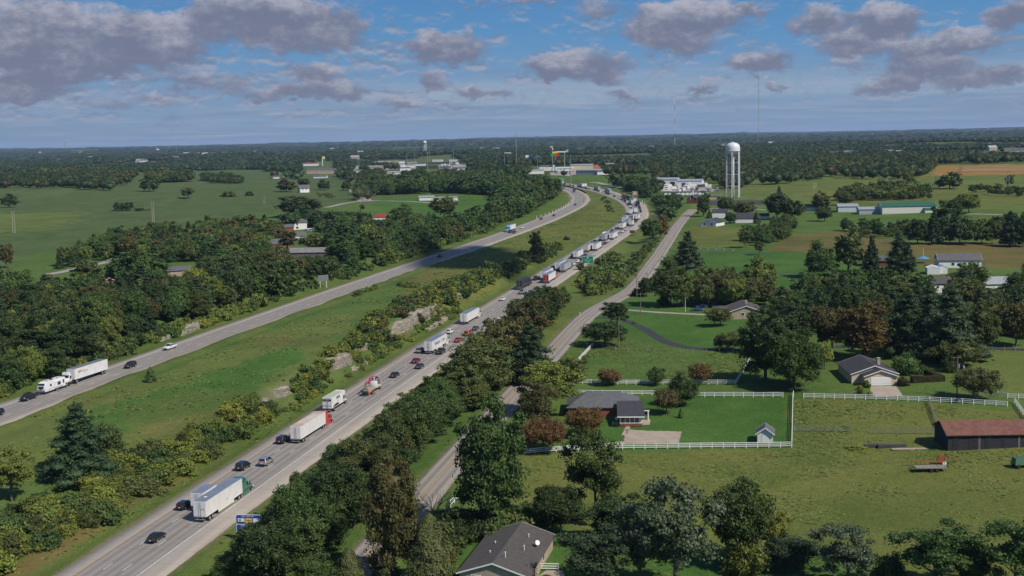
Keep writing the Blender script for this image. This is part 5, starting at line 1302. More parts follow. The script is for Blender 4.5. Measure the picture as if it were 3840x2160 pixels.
def building(px, py, w, d, h, rh, wall, roof, label, rz=0.0, name="house", cat="house", hip=0.0, wins=(), doors=(), chimney=None, trim=None, group=None, dz=-.05, front=True, wmat=None, ov=.45, loc=None):
 """(px, py): photograph point of the middle of the near wall's foot; ridge along local X, near wall at -Y.
 wins / doors: (side, u, z0, width, height) with side in 'f', 'r', 'l'"""
 x, y, z = loc or at(px, py)
 c, s = math.cos(rz), math.sin(rz); o = d / 2 if front else 0
 z = min(z, float(zt(x - s * d, y + c * d)), z)
 e = empty(name, (x - s * o, y + c * o, z + dz), rz, label, cat, group)
 link("wall", gable_mesh(w, d, h, rh, wall) if not hip else MB().box(-w / 2, w / 2, -d / 2, d / 2, 0, h).mesh("wall", wall), e)
 ro = link("roof", roof_mesh(w, d, h, rh, roof, hip=hip, ov=ov), e)
 q = MB(); q.box(-w / 2 - .05, w / 2 + .05, -d / 2 - .05, d / 2 + .05, -.8, .12); q.obj("foundation", CONC, e)
 if trim:
  for sx in (-1, 1):
   if hip: continue
   for sy in (-1, 1):
    sl = (rh - h) / (d / 2); t = MB(); X = sx * (w / 2 + ov + .02); t.beam((X, sy * (d / 2 + ov), h - ov * sl + .06), (X, 0, rh + .06), .05, .22); t.obj("fascia", trim, e)
 for kind, lst, m in (("window", wins, wmat or WIN), ("door", doors, TRIM)):
  for it in lst:
   side, u, z0, ww, hh = it[:5]; mm = it[5] if len(it) > 5 else m
   q = MB(); f = MB()
   if side in 'fb':
    Y = -d / 2 if side == 'f' else d / 2; sg = -1 if side == 'f' else 1
    q.box(u - ww / 2, u + ww / 2, *sorted((Y, Y + sg * .05)), z0, z0 + hh)
    if kind == "window":
     for a, b_, c_, d_ in ((u - ww / 2 - .08, u + ww / 2 + .08, z0 + hh, z0 + hh + .08), (u - ww / 2 - .08, u + ww / 2 + .08, z0 - .08, z0), (u - ww / 2 - .08, u - ww / 2, z0, z0 + hh), (u + ww / 2, u + ww / 2 + .08, z0, z0 + hh)):
      f.box(a, b_, *sorted((Y, Y + sg * .07)), c_, d_)
   else:
    X = w / 2 if side == 'r' else -w / 2; sg = 1 if side == 'r' else -1
    q.box(*sorted((X, X + sg * .05)), u - ww / 2, u + ww / 2, z0, z0 + hh)
    if kind == "window":
     for a, b_, c_, d_ in ((u - ww / 2 - .08, u + ww / 2 + .08, z0 + hh, z0 + hh + .08), (u - ww / 2 - .08, u + ww / 2 + .08, z0 - .08, z0), (u - ww / 2 - .08, u - ww / 2, z0, z0 + hh), (u + ww / 2, u + ww / 2 + .08, z0, z0 + hh)):
      f.box(*sorted((X, X + sg * .07)), a, b_, c_, d_)
   wo = q.obj(kind, mm, e)
   if kind == "window": f.obj("frame", TRIM, wo)
 if chimney:
  cx, cy, ch, cm = chimney; q = MB(); q.box(cx - .55, cx + .55, cy - .4, cy + .4, h - .5, ch); q.box(cx - .62, cx + .62, cy - .47, cy + .47, ch, ch + .12); q.obj("chimney", cm, ro)
 return e

def houses():
 r_ = np.random.default_rng(8)
 def lot(pts, name, lab, m=CONC, lift=.15):
  P = poly_world(pts); q = MB(); 
  from mathutils.geometry import tessellate_polygon
  # dense sheet that follows the ground
  lo, hi = P.min(0), P.max(0); n = 14; V = []; F_ = []; idx = {}
  gx = np.linspace(lo[0], hi[0], 40); gy = np.linspace(lo[1], hi[1], 40); X, Y_ = np.meshgrid(gx, gy, indexing='ij'); Q = np.stack([X.ravel(), Y_.ravel()], 1)
  Zz = zt(Q[:, 0], Q[:, 1]) + lift; 
  cx_ = (X[:-1, :-1] + X[1:, 1:]) / 2; cy_ = (Y_[:-1, :-1] + Y_[1:, 1:]) / 2; ins = inside(np.stack([cx_.ravel(), cy_.ravel()], 1), P).reshape(39, 39)
  Fc = [(i * 40 + j, (i + 1) * 40 + j, (i + 1) * 40 + j + 1, i * 40 + j + 1) for i in range(39) for j in range(39) if ins[i, j]]
  return tagp(link(name, mesh_np(name, np.c_[Q, Zz], np.array(Fc), m)), lab, kind='structure')
 # cream house with the garage
 e = building(3311, 1446, 15.5, 12, 2.6, 4.7, CREAM, SHING, "cream house with a dark roof and a white double garage door", rz=-.04 + math.pi / 2, trim=TRIM, chimney=(-1.5, -2.6, 5.6, TANB), front=False)
 x, y, z = at(3311, 1446); e.location = (x - .9, y + 11.2, z - .05)
 # local X points away from the camera after the quarter turn
 g = MB(); V = [(-11.0, -5.0, 0), (-7.75, -5.0, 0), (-7.75, 3.4, 0), (-11.0, 3.4, 0), (-11.0, -5.0, 2.6), (-7.75, -5.0, 2.6), (-7.75, 3.4, 2.6), (-11.0, 3.4, 2.6), (-11.0, -.8, 4.05), (-7.75, -.8, 4.05)]
 g.add(V, [(0, 1, 5, 4), (2, 3, 7, 6), (3, 0, 4, 8, 7)]); g.obj("garage_wall", CREAM, e)
 r = MB(); sl = 1.45 / 4.2
 for a, b in ((-5.4, -.8), (3.8, -.8)):
  ze = 2.6 - .4 * sl; V = [(-11.5, a, ze), (-5.6, a, ze), (-5.6, b, 4.05), (-11.5, b, 4.05)]
  r.add(V + [(p, q_, c_ + .15) for p, q_, c_ in V], [(0, 1, 2, 3), (7, 6, 5, 4), (0, 3, 7, 4), (0, 4, 5, 1), (1, 5, 6, 2)])
 r.obj("garage_roof", SHING, e)
 t = MB(); t.beam((-11.53, -5.4, 2.52), (-11.53, -.8, 4.12), .05, .2); t.beam((-11.53, 3.8, 2.52), (-11.53, -.8, 4.12), .05, .2); t.obj("fascia", TRIM, e)
 q = MB(); q.box(-11.06, -10.99, -3.5, 1.8, .05, 2.25); d = q.obj("garage_door", TRIM, e)
 for k in range(1, 4): q = MB(); q.box(-11.08, -11.05, -3.5, 1.8, .05 + k * .55 - .015, .05 + k * .55 + .015); q.obj("door_seam", STEEL, d)
 for xx, yy in ((-3, -1.2), (-1, -1.0), (2, -1.3), (4, -.9), (-5, -3.9)): q = MB(); q.box(xx - .15, xx + .15, yy - .12, yy + .12, 4.7 - abs(yy) * .35 - .1, 4.7 - abs(yy) * .35 + .28); q.obj("roof_vent", DARKM, e)
 # brown roofed house
 e = building(2800, 1196, 15, 11, 2.7, 4.6, TANB, SHINB, "tan brick house with a broad brown roof and a chimney", rz=-.10 + math.pi / 2, trim=TRIM, chimney=(1.5, -.8, 5.4, TANB), front=False,
                 wins=(('l', 1.2, 1.2, 1.0, 1.0), ('l', -3.4, 1.2, 1.0, 1.0)))
 x, y, z = at(2800, 1196); e.location = (x + .6, y + 7.6, z)
 r = MB(); V = [(0, 5.2, 2.55), (7.5, 5.2, 2.55), (7.5, 11, 2.9), (0, 11, 2.9)]; q = MB(); q.box(.5, 7, 5.4, 10.5, 0, 2.5); q.obj("side_wall", TANB, e)
 r.box(-.2, 7.7, 4.6, 11.2, 2.5, 3.0, 0, 2.0, 2.4); r.obj("side_roof", SHINB, e)
 # grey roofed brick house with the sun room
 e = building(2262, 1564, 17.5, 12, 2.6, 5.2, BRICK, SHING2, "grey hip roofed brick house with a white sun room beside the rust trees", rz=-.08, hip=5.5)
 q = MB(); V = [(4.0, -9.5, 0), (9.4, -9.5, 0), (9.4, -3.0, 0), (4.0, -3.0, 0), (4.0, -9.5, 2.5), (9.4, -9.5, 2.5), (9.4, -3.0, 2.5), (4.0, -3.0, 2.5)]
 q.box(4.0, 9.4, -15.5, -5.9, 0, 2.5); q.obj("sunroom_wall", SIDING, e)
 q = MB(); q.box(3.98, 9.42, -15.54, -5.9, 0, .7); q.obj("brick_base", BRICK, e)
 for u in (4.8, 5.9, 7.0, 8.1): q = MB(); q.box(u - .42, u + .42, -15.56, -15.49, .95, 2.15); q.obj("window", WIN, e)
 for u in (-14.4, -13.0, -11.6, -9.5): q = MB(); q.box(9.38, 9.46, u - .45, u + .45, .95, 2.15); q.obj("window", WIN, e)
 r = MB(); V = [(3.4, -16.2, 2.35), (10.0, -16.2, 2.35), (10.0, -5.5, 3.9), (3.4, -5.5, 3.9)]; r.add(V + [(a, b, c + .16) for a, b, c in V], [(3, 2, 1, 0), (4, 5, 6, 7), (0, 1, 5, 4), (1, 2, 6, 5), (2, 3, 7, 6), (3, 0, 4, 7)]); r.obj("sunroom_roof", SHING, e)
 t = MB(); t.box(3.4, 10.0, -16.26, -16.2, 2.3, 2.55); t.obj("fascia", TRIM, e)
 q = MB(); q.cyl((3.3, -15.6, 1.9), (3.15, -15.75, 1.98), .38, .38, 12); q.obj("satellite_dish", GREYW, e)
 for k in range(6): a_ = (-4 + 1.5 * k, -1.8); q = MB(); q.box(a_[0] - .13, a_[0] + .13, a_[1] - .1, a_[1] + .1, 3.6, 4.2); q.obj("roof_vent", DARKM, e)
 for px, py, c_, n_ in ((2301, 1600, 'green', "dark green wheeled bin by the sun room wall"), (2312, 1601, 'black', "black wheeled bin by the sun room wall")):
  q = MB(); q.box(-.32, .32, -.35, .35, .1, 1.05, 0, -.04, -.04); q.box(-.37, .37, -.4, .4, 1.05, 1.13); x, y, z = at(px, py); tagp(link("wheelie_bin", q.mesh("wheelie_bin", pmat("bin_" + c_, (.01, .05, .035) if c_ == 'green' else (.02, .02, .02), .6)), loc=(x, y, z)), n_, "bin")
 # house at the bottom edge
 X, Y, Z = at(1850, 2215)
 e = building(0, 0, 20, 11, 2.7, 4.5, TANB, SHINB, "cream brick house with a dark brown roof at the bottom edge", rz=-.24 + math.pi / 2, trim=TRIM, front=False, loc=(X, Y, Z), wins=(('l', 2.8, 1.0, 1.5, 1.3), ('l', -2.6, 1.0, 1.5, 1.3), ('f', -6, 1.1, 1.2, 1.0), ('f', 2, 1.1, 1.2, 1.0)))
 e.location = (X + 10 * math.sin(.24), Y + 10 * math.cos(.24), Z)
 q = MB(); q.cyl((2.2, -4.4, 3.15), (2.2, -4.4, 3.9), .04, k=6); q.cyl((2.2, -4.4, 3.9), (2.0, -4.6, 4.05), .42, .42, 14); q.obj("satellite_dish", TRIM, e)
 for xx, yy, hh in ((5, -2.4, .6), (-1, -3.0, .9), (-6.5, -1.2, 1.0), (-4, 2, .4), (1, 2.4, .4)): q = MB(); zz = 4.5 - abs(yy) * .33; q.cyl((xx, yy, zz - .1), (xx, yy, zz + hh), .07, k=8); q.cyl((xx, yy, zz + hh), (xx, yy, zz + hh + .12), .13, k=8); q.obj("vent_pipe", TRIM, e)
 x, y, z = at(2037, 2098); q = MB(); q.box(-.45, .45, -.45, .45, 0, .95); q.cyl((0, 0, .95), (0, 0, .98), .38, k=14); tagp(link("air_conditioner", q.mesh("air_conditioner", pmat("ac_grey", (.42, .42, .40), .6)), loc=(x, y, z)), "grey air conditioner unit beside the cream brick house", "air conditioner")
 # garden shed
 e = building(2868, 1662, 4.0, 3.4, 2.3, 3.5, GREYW if False else SIDING, SHING2, "small white shed with a grey roof inside the lawn fence", rz=-.22 + math.pi / 2, name="shed", cat="shed", front=False, trim=TRIM, doors=(('l', 0, .05, 1.4, 1.9),)); x, y, z = at(2868, 1662); e.location = (x + .5, y + 2.0, z)
 # old tobacco barn
 x, y, z = at(3560, 1694)
 e = building(0, 0, 34, 9, 3.7, 5.6, BOARDS, RED_ROOF, "long black board barn with a rusty red roof at the right border", rz=-.03, name="barn", cat="barn", front=False, loc=(x, y, z), ov=.5); e.location = (x + 17, y + 4.5, z - .1)
 for k in range(70):
  if rng.random() < .45: continue
  q = MB(); xx = -17 + k * .49; q.box(xx, xx + .42, -4.56, -4.5, .0 + rng.random() * .25, 3.6); q.obj("board", OLDB if rng.random() < .35 else BOARDS, e)
 for xx in (-15.3, -8.2, 1.0, 10): q = MB(); q.box(xx - .16, xx + .16, -4.58, -4.5, .3, 3.3); q.obj("gap", WIN, e)
 q = MB(); q.add([(-17.55, -5.0, 3.58), (-16.6, -5.0, 3.58), (-16.6, -.05, 5.66), (-17.55, -.05, 5.66)], [(0, 1, 2, 3)]); q.obj("bare_sheet", METALR, e)
 B = building
 B(3300, 999, 15, 9, 2.7, 4.4, BRICK, SHING2, "red brick house behind the pines with a grey roof", rz=-.25, trim=TRIM, wins=(('f', -6, 1.1, .9, .9), ('f', -3.2, 1.1, .9, 1.0), ('f', 5, 1.1, .9, 1.0)))
 for px, py, w, lab, d_ in ((3497, 1026, 5.2, "white carport shed left of the pair behind the wood", 7), (3530, 1024, 4.2, "white carport shed right of the pair with a brownish roof", 6)):
  B(px, py, d_, w, 2.6, 3.5, SIDING, SIDING if w > 5 else METALR, lab, rz=math.pi / 2 - .2, name="shed", cat="shed", front=False, ov=.05)
 B(3600, 1005, 18, 9, 3.6, 6.0, SIDING, SHING2, "large white house with a grey roof behind the round tree on the far right", rz=-.15, trim=TRIM, doors=(('f', -6.5, .1, 2, 2),), wins=(('f', -3, 1.2, 1.2, 1.3), ('f', 2, 1.2, 1.2, 1.3)))
 B(3535, 1113, 8, 9, 5.2, 7.2, SIDING, SHINB, "white two storey house with a brown roof hidden in the right wood", rz=.1, trim=TRIM, wins=(('f', 1.0, 3.4, .9, 1.0), ('f', 1.0, .9, .9, 1.0), ('f', -2, 3.4, .9, 1)))
 B(3730, 1090, 13, 8, 2.8, 5.0, SIDING, METALR, "low building with a shiny metal roof among the right trees", name="barn", cat="barn")
 B(3181, 795, 14.5, 11, 4.2, 5.8, pmat("pale_blue_metal", (.50, .56, .62), .5, var=.1), METALR, "first white metal shed left of the long barn", rz=-.12, name="shed", cat="shed")
 B(3270, 803, 18, 10, 3.6, 5.0, pmat("pale_blue_metal2", (.34, .38, .45), .5, var=.1), METALR, "grey-blue metal shed between the white shed and the long barn", rz=-.08, name="shed", cat="shed")
 e = B(3410, 800, 38, 14, 5.2, 7.6, pmat("barn_cream", (.62, .62, .56), .6, var=.08), GRN_ROOF, "long cream barn with a green roof beside the grey-blue shed", rz=-.06, name="barn", cat="barn", trim=TRIM)
 q = MB(); q.box(10, 17, -11, -7, 0, 2.8); q.obj("lean_to", pmat("barn_cream", (.62, .62, .56), .6), e); q = MB(); q.add([(9.7, -11.4, 2.7), (17.3, -11.4, 2.7), (17.3, -6.9, 3.9), (9.7, -6.9, 3.9)], [(0, 1, 2, 3)]); q.obj("lean_to_roof", GRN_ROOF, e)
 B(3040, 790, 15, 8, 2.8, 4.8, SIDING, GRN_ROOF, "white cottage with a green roof beside the dark trees", rz=-.1)
 B(2672, 846, 15, 11, 2.8, 5.2, SIDING, SHING, "white house with a dark gabled roof below the country road end", rz=math.pi / 2 - .55, front=False, trim=TRIM, wins=(('l', -2.5, 1, 1.2, 1.4), ('l', 2.5, 1, 1.2, 1.4)))
 B(2700, 818, 11, 8, 4.6, 6.4, SIDING, SHING, "second white house behind the white gabled house", rz=-.2, trim=TRIM)
 lot([(2640, 757), (2700, 750), (2855, 752), (2862, 767), (2650, 769)], 'parking_lot', 'dark asphalt parking strip below the big water tower', ASPH, .15)
 B(2797, 836, 14, 8, 3.6, 6.6, SIDING, SHING, "white garage barn with a steep gable right of the white houses", rz=-.2, name="barn", cat="barn", trim=TRIM)
 B(2868, 822, 6, 5, 2.6, 4.0, SIDING, SHING, "small white shed right of the white garage barn", name="shed", cat="shed")
 # brick church
 e = B(2604, 762, 14, 9, 4.4, 7.4, BRICK, SHING, "small brick church with a white steeple below the storage yard", rz=math.pi / 2 - .45, name="church", cat="church", trim=TRIM, front=False)
 q = MB(); q.box(-4.5, -3.3, -.6, .6, 6.4, 8.4); q.add([(-4.5, -.6, 8.4), (-3.3, -.6, 8.4), (-3.3, .6, 8.4), (-4.5, .6, 8.4), (-3.9, 0, 13)], [(0, 1, 4), (1, 2, 4), (2, 3, 4), (3, 0, 4)]); q.obj("steeple", TRIM, e)
 for yy in (-1.3, 1.3): q = MB(); q.box(-7.10, -7.02, yy - .12, yy + .12, 3.0, 6.0); q.box(-7.12, -7.01, yy - .6, yy + .6, 4.7, 4.95); q.obj("cross", TRIM, e)
 B(2668, 748, 15, 9, 2.8, 4.4, pmat("yellow_wall", (.50, .38, .20), .7, var=.15), SHING2, "low yellow walled house with a white gable behind the church", rz=-.1, trim=TRIM)
 B(2632, 752, 11, 8, 3.0, 5.0, BRICK, SHING2, "brick wing house between the church and the yellow walled house", rz=-.3)
 # storage yard
 LOTM = pmat("pale_yard", (.34, .31, .28), .9, var=.2, vscale=.05)
 lot([(2440, 697), (2640, 694), (2690, 715), (2640, 727), (2500, 728)], "parking_lot", "pale paved storage yard full of white vehicles", LOTM)
 lot([(2067, 657), (2060, 646), (2150, 640), (2190, 645), (2135, 661)], "parking_lot", "pale forecourt in front of the filling station", LOTM)
 lot([(1640, 620), (1725, 612), (1745, 628), (1650, 634)], "parking_lot", "truck stop parking yard near the distant water tower", LOTM)
 lot([(1400, 632), (1470, 622), (1560, 620), (1560, 632), (1440, 640)], "parking_lot", "yard between the pale works halls", LOTM)
 lot([(3262, 1450), (3360, 1448), (3388, 1488), (3262, 1487)], "driveway", "concrete drive in front of the garage door", CONC, .06)
 lot([(2346, 1610), (2420, 1616), (2556, 1619), (2545, 1662), (2338, 1662)], "driveway", "rectangular concrete parking pad behind the brick house", CONC, .06)
 lot([(2358, 1575), (2440, 1574), (2436, 1594), (2366, 1594), (2352, 1630), (2330, 1634)], "patio", "concrete patio beside the white frame", CONC, .06)
 lot([(2175, 1690), (2175, 1672), (2345, 1655), (2345, 1664)], "driveway", "narrow concrete drive along the white fence", CONC, .07)
 lot([(1985, 1700), (1985, 1685), (2180, 1672), (2180, 1684)], "driveway", "shaded part of the drive by the rust trees", CONC, .07)
 lot([(2020, 2160), (2050, 2140), (2110, 2140), (2130, 2200), (2010, 2220)], "driveway", "reddish drive corner below the small white fence", CONC, .07)
 lot([(3605, 625), (4000, 617), (4000, 640), (3600, 645)], "field", "brownish tilled field at the far right", pmat("tilled_field", (.28, .17, .07), .95, var=.25, vscale=.02), .3)
 B(2480, 696, 34, 20, 6.5, 8.2, SIDING, METALR, "white warehouse with a pale roof at the left of the storage yard", rz=-.3, name="warehouse", cat="warehouse", doors=(('f', -9, .1, 5, 4, WIN), ('f', 2, .1, 5, 4, WIN), ('f', 12, .1, 5, 4, WIN)))
 B(2585, 700, 26, 22, 6.0, 7.5, SIDING, METALR, "white warehouse with a grey roof in the middle of the storage yard", rz=-.25, name="warehouse", cat="warehouse", doors=(('f', -6, .1, 4, 4, WIN),))
 B(2528, 693, 12, 10, 3.5, 6, CREAM, SHING2, "small cream house between the two yard warehouses")
 e = B(2570, 731, 40, 7, 2.8, 3.2, GREYW, SHING2, "row of dark storage units along the near side of the yard", rz=-.05, name="storage_unit_row", cat="storage building", doors=tuple(('f', -18 + 4 * k, .1, 2.6, 2.2) for k in range(10)))
 B(2182, 643, 34, 22, 9.5, 11.0, CREAM, METALR, "tall cream hall beside the filling station", rz=-.05, name="warehouse", cat="warehouse")
 B(2208, 655, 40, 16, 6.0, 7.8, GREYW, METALR, "grey shed with a cream end wall right of the cream hall", rz=-.55, name="warehouse", cat="warehouse")
 e = empty("gas_canopy", (0, 0, 0), 0, "flat white filling station canopy beside the cream hall", "canopy"); x, y, z = at(2086, 646); e.location = (x, y, z)
 q = MB(); q.box(-26, 26, -8, 8, 6.2, 7.3); q.obj("canopy_roof", SIDING, e)
 for sx in (-20, -7, 7, 20): q = MB(); q.box(sx - .4, sx + .4, -.4, .4, 0, 6.2); q.obj("column", TRIM, e)
 B(2086, 640, 40, 14, 4.5, 5.0, SIDING, METALR, "low white shop behind the filling station canopy", name="store", cat="store")
 B(2135, 642, 36, 12, 4.0, 4.8, SIDING, METALR, "white flat building between the canopy and the cream hall", name="store", cat="store")
 B(2042, 636, 14, 12, 5, 7, CREAM, SHING2, "small cream building left of the filling station", name="store", cat="store")
 q = MB(); q.box(-9, 9, -7, 7, 0, 1.0); q.add([(-9, -7, 1), (9, -7, 1), (9, 7, 1), (-9, 7, 1), (-3, 0, 6), (4, 0, 7)], [(0, 1, 5, 4), (1, 2, 5), (2, 3, 4, 5), (3, 0, 4)]); x, y, z = at(2232, 633); tagp(link("salvage_pile", q.mesh("salvage_pile", ORANGE), loc=(x, y, z)), "heap of orange machinery right of the cream hall", "scrap pile")
 for i, (px, py, w, m, lab) in enumerate(((2285, 634, 46, GREYW, "long grey trailer box in the row behind the wood"), (2312, 637, 42, SIDING, "long white trailer box in the row behind the wood"), (2340, 645, 30, SIDING, "white container in front of the blue truck"), (2368, 634, 40, SIDING, "white box trailers right of the blue truck"), (2404, 636, 40, SIDING, "white trailer at the right end of the row"), (2378, 646, 22, SIDING, "low white container in the front of the row"), (2330, 632, 18, PAINT['skyblue'], "light blue truck box in the trailer row"))):
  x, y, z = at(px, py); e = empty("parked_trailer", (x, y, z), rng.normal(0, .05), lab, "trailer"); q = MB(); q.box(-w / 4, w / 4, -1.3, 1.3, 1.0, 4.2); q.obj("box", m, e); q = MB(); q.box(w / 4 - 4, w / 4 - 2, -1.2, 1.2, 0, 1.0); q.obj("wheels_axle", DARKM, e)
 # left side
 B(670, 1038, 11, 8.5, 3.2, 4.8, TANB, SHING2, "small brick house with a grey roof beside the golden yellow tree", rz=.30, trim=TRIM, wins=(('f', 2, 1.4, 1.0, .9), ('f', 4, 1.4, 1.0, .9)))
 B(418, 1080, 10, 8, 3.2, 5.4, pmat("orange_brick", (.42, .20, .10), .8, var=.2), SHING2, "orange brick gable house peeking out of the left wood", rz=math.pi / 2 + .2, trim=TRIM, front=False)
 B(1160, 975, 24, 11, 4.2, 6.2, OLDB, pmat("old_tin_roof", (.30, .31, .33), .5, .3, var=.35, vscale=.4, col2=(.26, .20, .17)), "weathered grey barn with a tin roof in the left wood", rz=-.05, name="barn", cat="barn")
 B(1110, 862, 16, 10, 5.2, 7.4, SIDING, SHING2, "white two storey house beside the round swimming pool", rz=.35, trim=TRIM, wins=(('f', -4, 3.4, 1.2, 1.2), ('f', 1, 3.4, 1.2, 1.2), ('f', 1, .8, 1.6, 1.6)))
 x, y, z = at(1168, 864); e = empty("swimming_pool", (x, y, z), 0, "round white above-ground swimming pool beside the white house", "pool"); q = MB(); q.cyl((0, 0, 0), (0, 0, 1.3), 4.2, k=24, caps=False); q.cyl((0, 0, 0), (0, 0, 1.25), 4.1, k=24, caps=False); q.obj("pool_wall", TRIM, e); q = MB(); q.cyl((0, 0, 1.0), (0, 0, 1.1), 4.1, k=24); q.obj("pool_water", pmat("pool_water", (.10, .30, .36), .1), e)
 B(1070, 868, 12, 8, 3, 4.8, BRICK, SHING2, "brick wing left of the white pool house", rz=.3)
 B(1128, 897, 7, 5, 2.6, 4.8, SIDING, SHING2, "small white gabled shed below the pool house", rz=.5, name="shed", cat="shed")
 B(1040, 933, 16, 9, 3.0, 5.6, BRICK, SHING2, "brick house with a grey roof left of the grey barn", rz=.35, trim=TRIM)
 B(1022, 905, 8, 7, 4.5, 7.0, CREAM, SHING2, "cream gabled house behind the brick house in the left wood", rz=math.pi / 2 + .3, front=False)
 B(1428, 826, 12, 8, 2.6, 4.4, SIDING, pmat("bright_red_roof", (.27, .04, .03), .7), "small building with a bright red roof below the meadow", hip=4)
 e = B(1143, 722, 11, 8, 5.0, 8.6, SIDING, SHING2, "white farmhouse alone on the left pasture", rz=.5, trim=TRIM, wins=(('f', -2, 3, 1, 1.4), ('f', 2, 3, 1, 1.4)))
 B(1672, 757, 22, 7, 4.0, 4.6, SIDING, METALR, "long white trailer home at the edge of the meadow", rz=.15, name="mobile_home", cat="trailer home")
 B(1600, 752, 14, 7, 3.2, 4.4, SIDING, METALR, "white trailer home left of the long one", rz=.1, name="mobile_home", cat="trailer home")
 B(1157, 622, 52, 18, 6, 8.2, SIDING, pmat("bright_red_roof", (.27, .04, .03), .7), "long white building with a red roof in the far town", name="warehouse", cat="warehouse")
 B(1178, 652, 26, 14, 7.5, 9.5, TANB, SHING2, "tan motel block left in the far town", name="motel", cat="motel", wins=tuple(('f', -10 + 4 * k, 4.5, 1.6, 1.4) for k in range(6)))
 B(1228, 652, 28, 14, 7.5, 9.5, TANB, SHING2, "tan motel block right in the far town", name="motel", cat="motel", wins=tuple(('f', -10 + 4 * k, 4.5, 1.6, 1.4) for k in range(6)))
 for i, (px, py, w, lab) in enumerate(((1032, 655, 14, "white house leftmost at the edge of the far town"), (1052, 645, 12, "white house behind the leftmost one in the far town"), (1085, 662, 20, "long white house at the end of the far pasture"), (1035, 670, 10, "small white shed below the far town houses"), (1200, 668, 22, "blue and white low building in front of the motel"), (1063, 615, 16, "white barn far left of the red roofed building"), (1290, 622, 18, "white house by the distant straight road"), (1390, 732, 10, "white shed beside the leaning power poles"))):
  B(px, py, w, 9, 3, 5, SIDING, SHING2, lab, rz=rng.normal(0, .2))
 for px, py, w, h, wm, lab in ((1472, 632, 46, 8, SIDING, "white works hall with a dark gateway in the far town"), (1428, 620, 36, 7, TANB, "tan works hall left of the white one"), (1476, 615, 26, 7, TANB, "tan works hall behind the white one"), (1405, 637, 28, 6, TANB, "low tan building below the works halls"), (1530, 628, 24, 4, SIDING, "low white building right of the works halls"), (1480, 655, 26, 4, SIDING, "white low roof left of the church spire")):
  B(px, py, w, 18, h, h + 1.6, wm, METALR, lab, name="warehouse", cat="warehouse", doors=(('f', 2, .1, 7, 6, WIN),) if w == 46 else ())
 for i, (px, py, w, nm) in enumerate(((1375, 618, 22, 'tan'), (1392, 626, 16, 'white'), (1448, 612, 26, 'grey'), (1505, 612, 20, 'white'), (1520, 640, 18, 'white'), (1545, 616, 26, 'tan'), (1575, 622, 22, 'white'), (1640, 606, 30, 'white'), (1668, 636, 20, 'grey'), (1700, 606, 24, 'white'), (1732, 640, 30, 'white'), (1760, 628, 18, 'white'), (1345, 648, 12, 'white'), (1318, 610, 14, 'white'), (1890, 642, 24, 'white'), (1930, 648, 20, 'white'), (1965, 642, 16, 'grey'), (2012, 652, 22, 'white'), (2262, 655, 16, 'white'), (2295, 625, 20, 'tan'), (2425, 628, 18, 'white'))):
  B(px, py, w, 13, 4.5, 6, {'tan': TANB, 'white': SIDING, 'grey': GREYW}[nm], METALR if i % 2 else SHING2, ('wide ' if w > 21 else 'small ') + nm + ' town building, ' + ('first', 'second', 'third', 'fourth', 'fifth', 'sixth', 'seventh', 'eighth', 'ninth', 'tenth', 'eleventh')[i % 11] + (' from the left in the left part of the far town' if i < 11 else ' of those towards the filling station'), rz=r_.uniform(-.3, .3), name="commercial_building", cat="commercial building")
 # distant houses
 r = np.random.default_rng(12)
 spots = [(483, 577), (300, 575), (222, 608), (338, 600), (60, 585), (592, 565), (585, 560), (700, 583), (722, 585), (745, 584), (770, 586), (800, 586), (840, 583), (860, 576), (900, 575), (925, 573), (945, 574), (960, 575), (1245, 565), (1555, 535), (1660, 560), (1625, 548), (1720, 545), (1810, 562), (1860, 568), (2190, 532), (2440, 560), (2560, 545), (2716, 552), (2705, 548),
             (3138, 520), (3270, 506), (3335, 583), (3350, 584), (3378, 584), (3200, 590), (3185, 589), (3130, 592), (3725, 568), (3790, 575), (3815, 576), (3715, 555), (3340, 562), (3010, 518), (2895, 545), (1000, 560), (455, 555), (150, 575), (520, 612), (1330, 600), (1350, 580), (1905, 590), (3430, 598), (3700, 600), (1470, 575), (660, 600), (540, 613)]
 for i, (px, py) in enumerate(spots):
  x, y, z = at(px, py); big = 1.0 + y / 2500
  wm = [SIDING, SIDING, CREAM, TANB][r.integers(4)]; rm = [SHING2, METALR, SHINB, METALR][r.integers(4)]
  building(px, py, r.uniform(9, 15) * min(big, 1.7), 9 * min(big, 1.4), 3.2 * min(big, 2.0), 5.5 * min(big, 2.0), wm, rm, None, rz=r.uniform(-.5, .5), group="houses scattered through the distant woods", dz=.3 + 2.2 * (y > 2500), ov=.2)
  e = C.objects[-1] if False else None
houses()
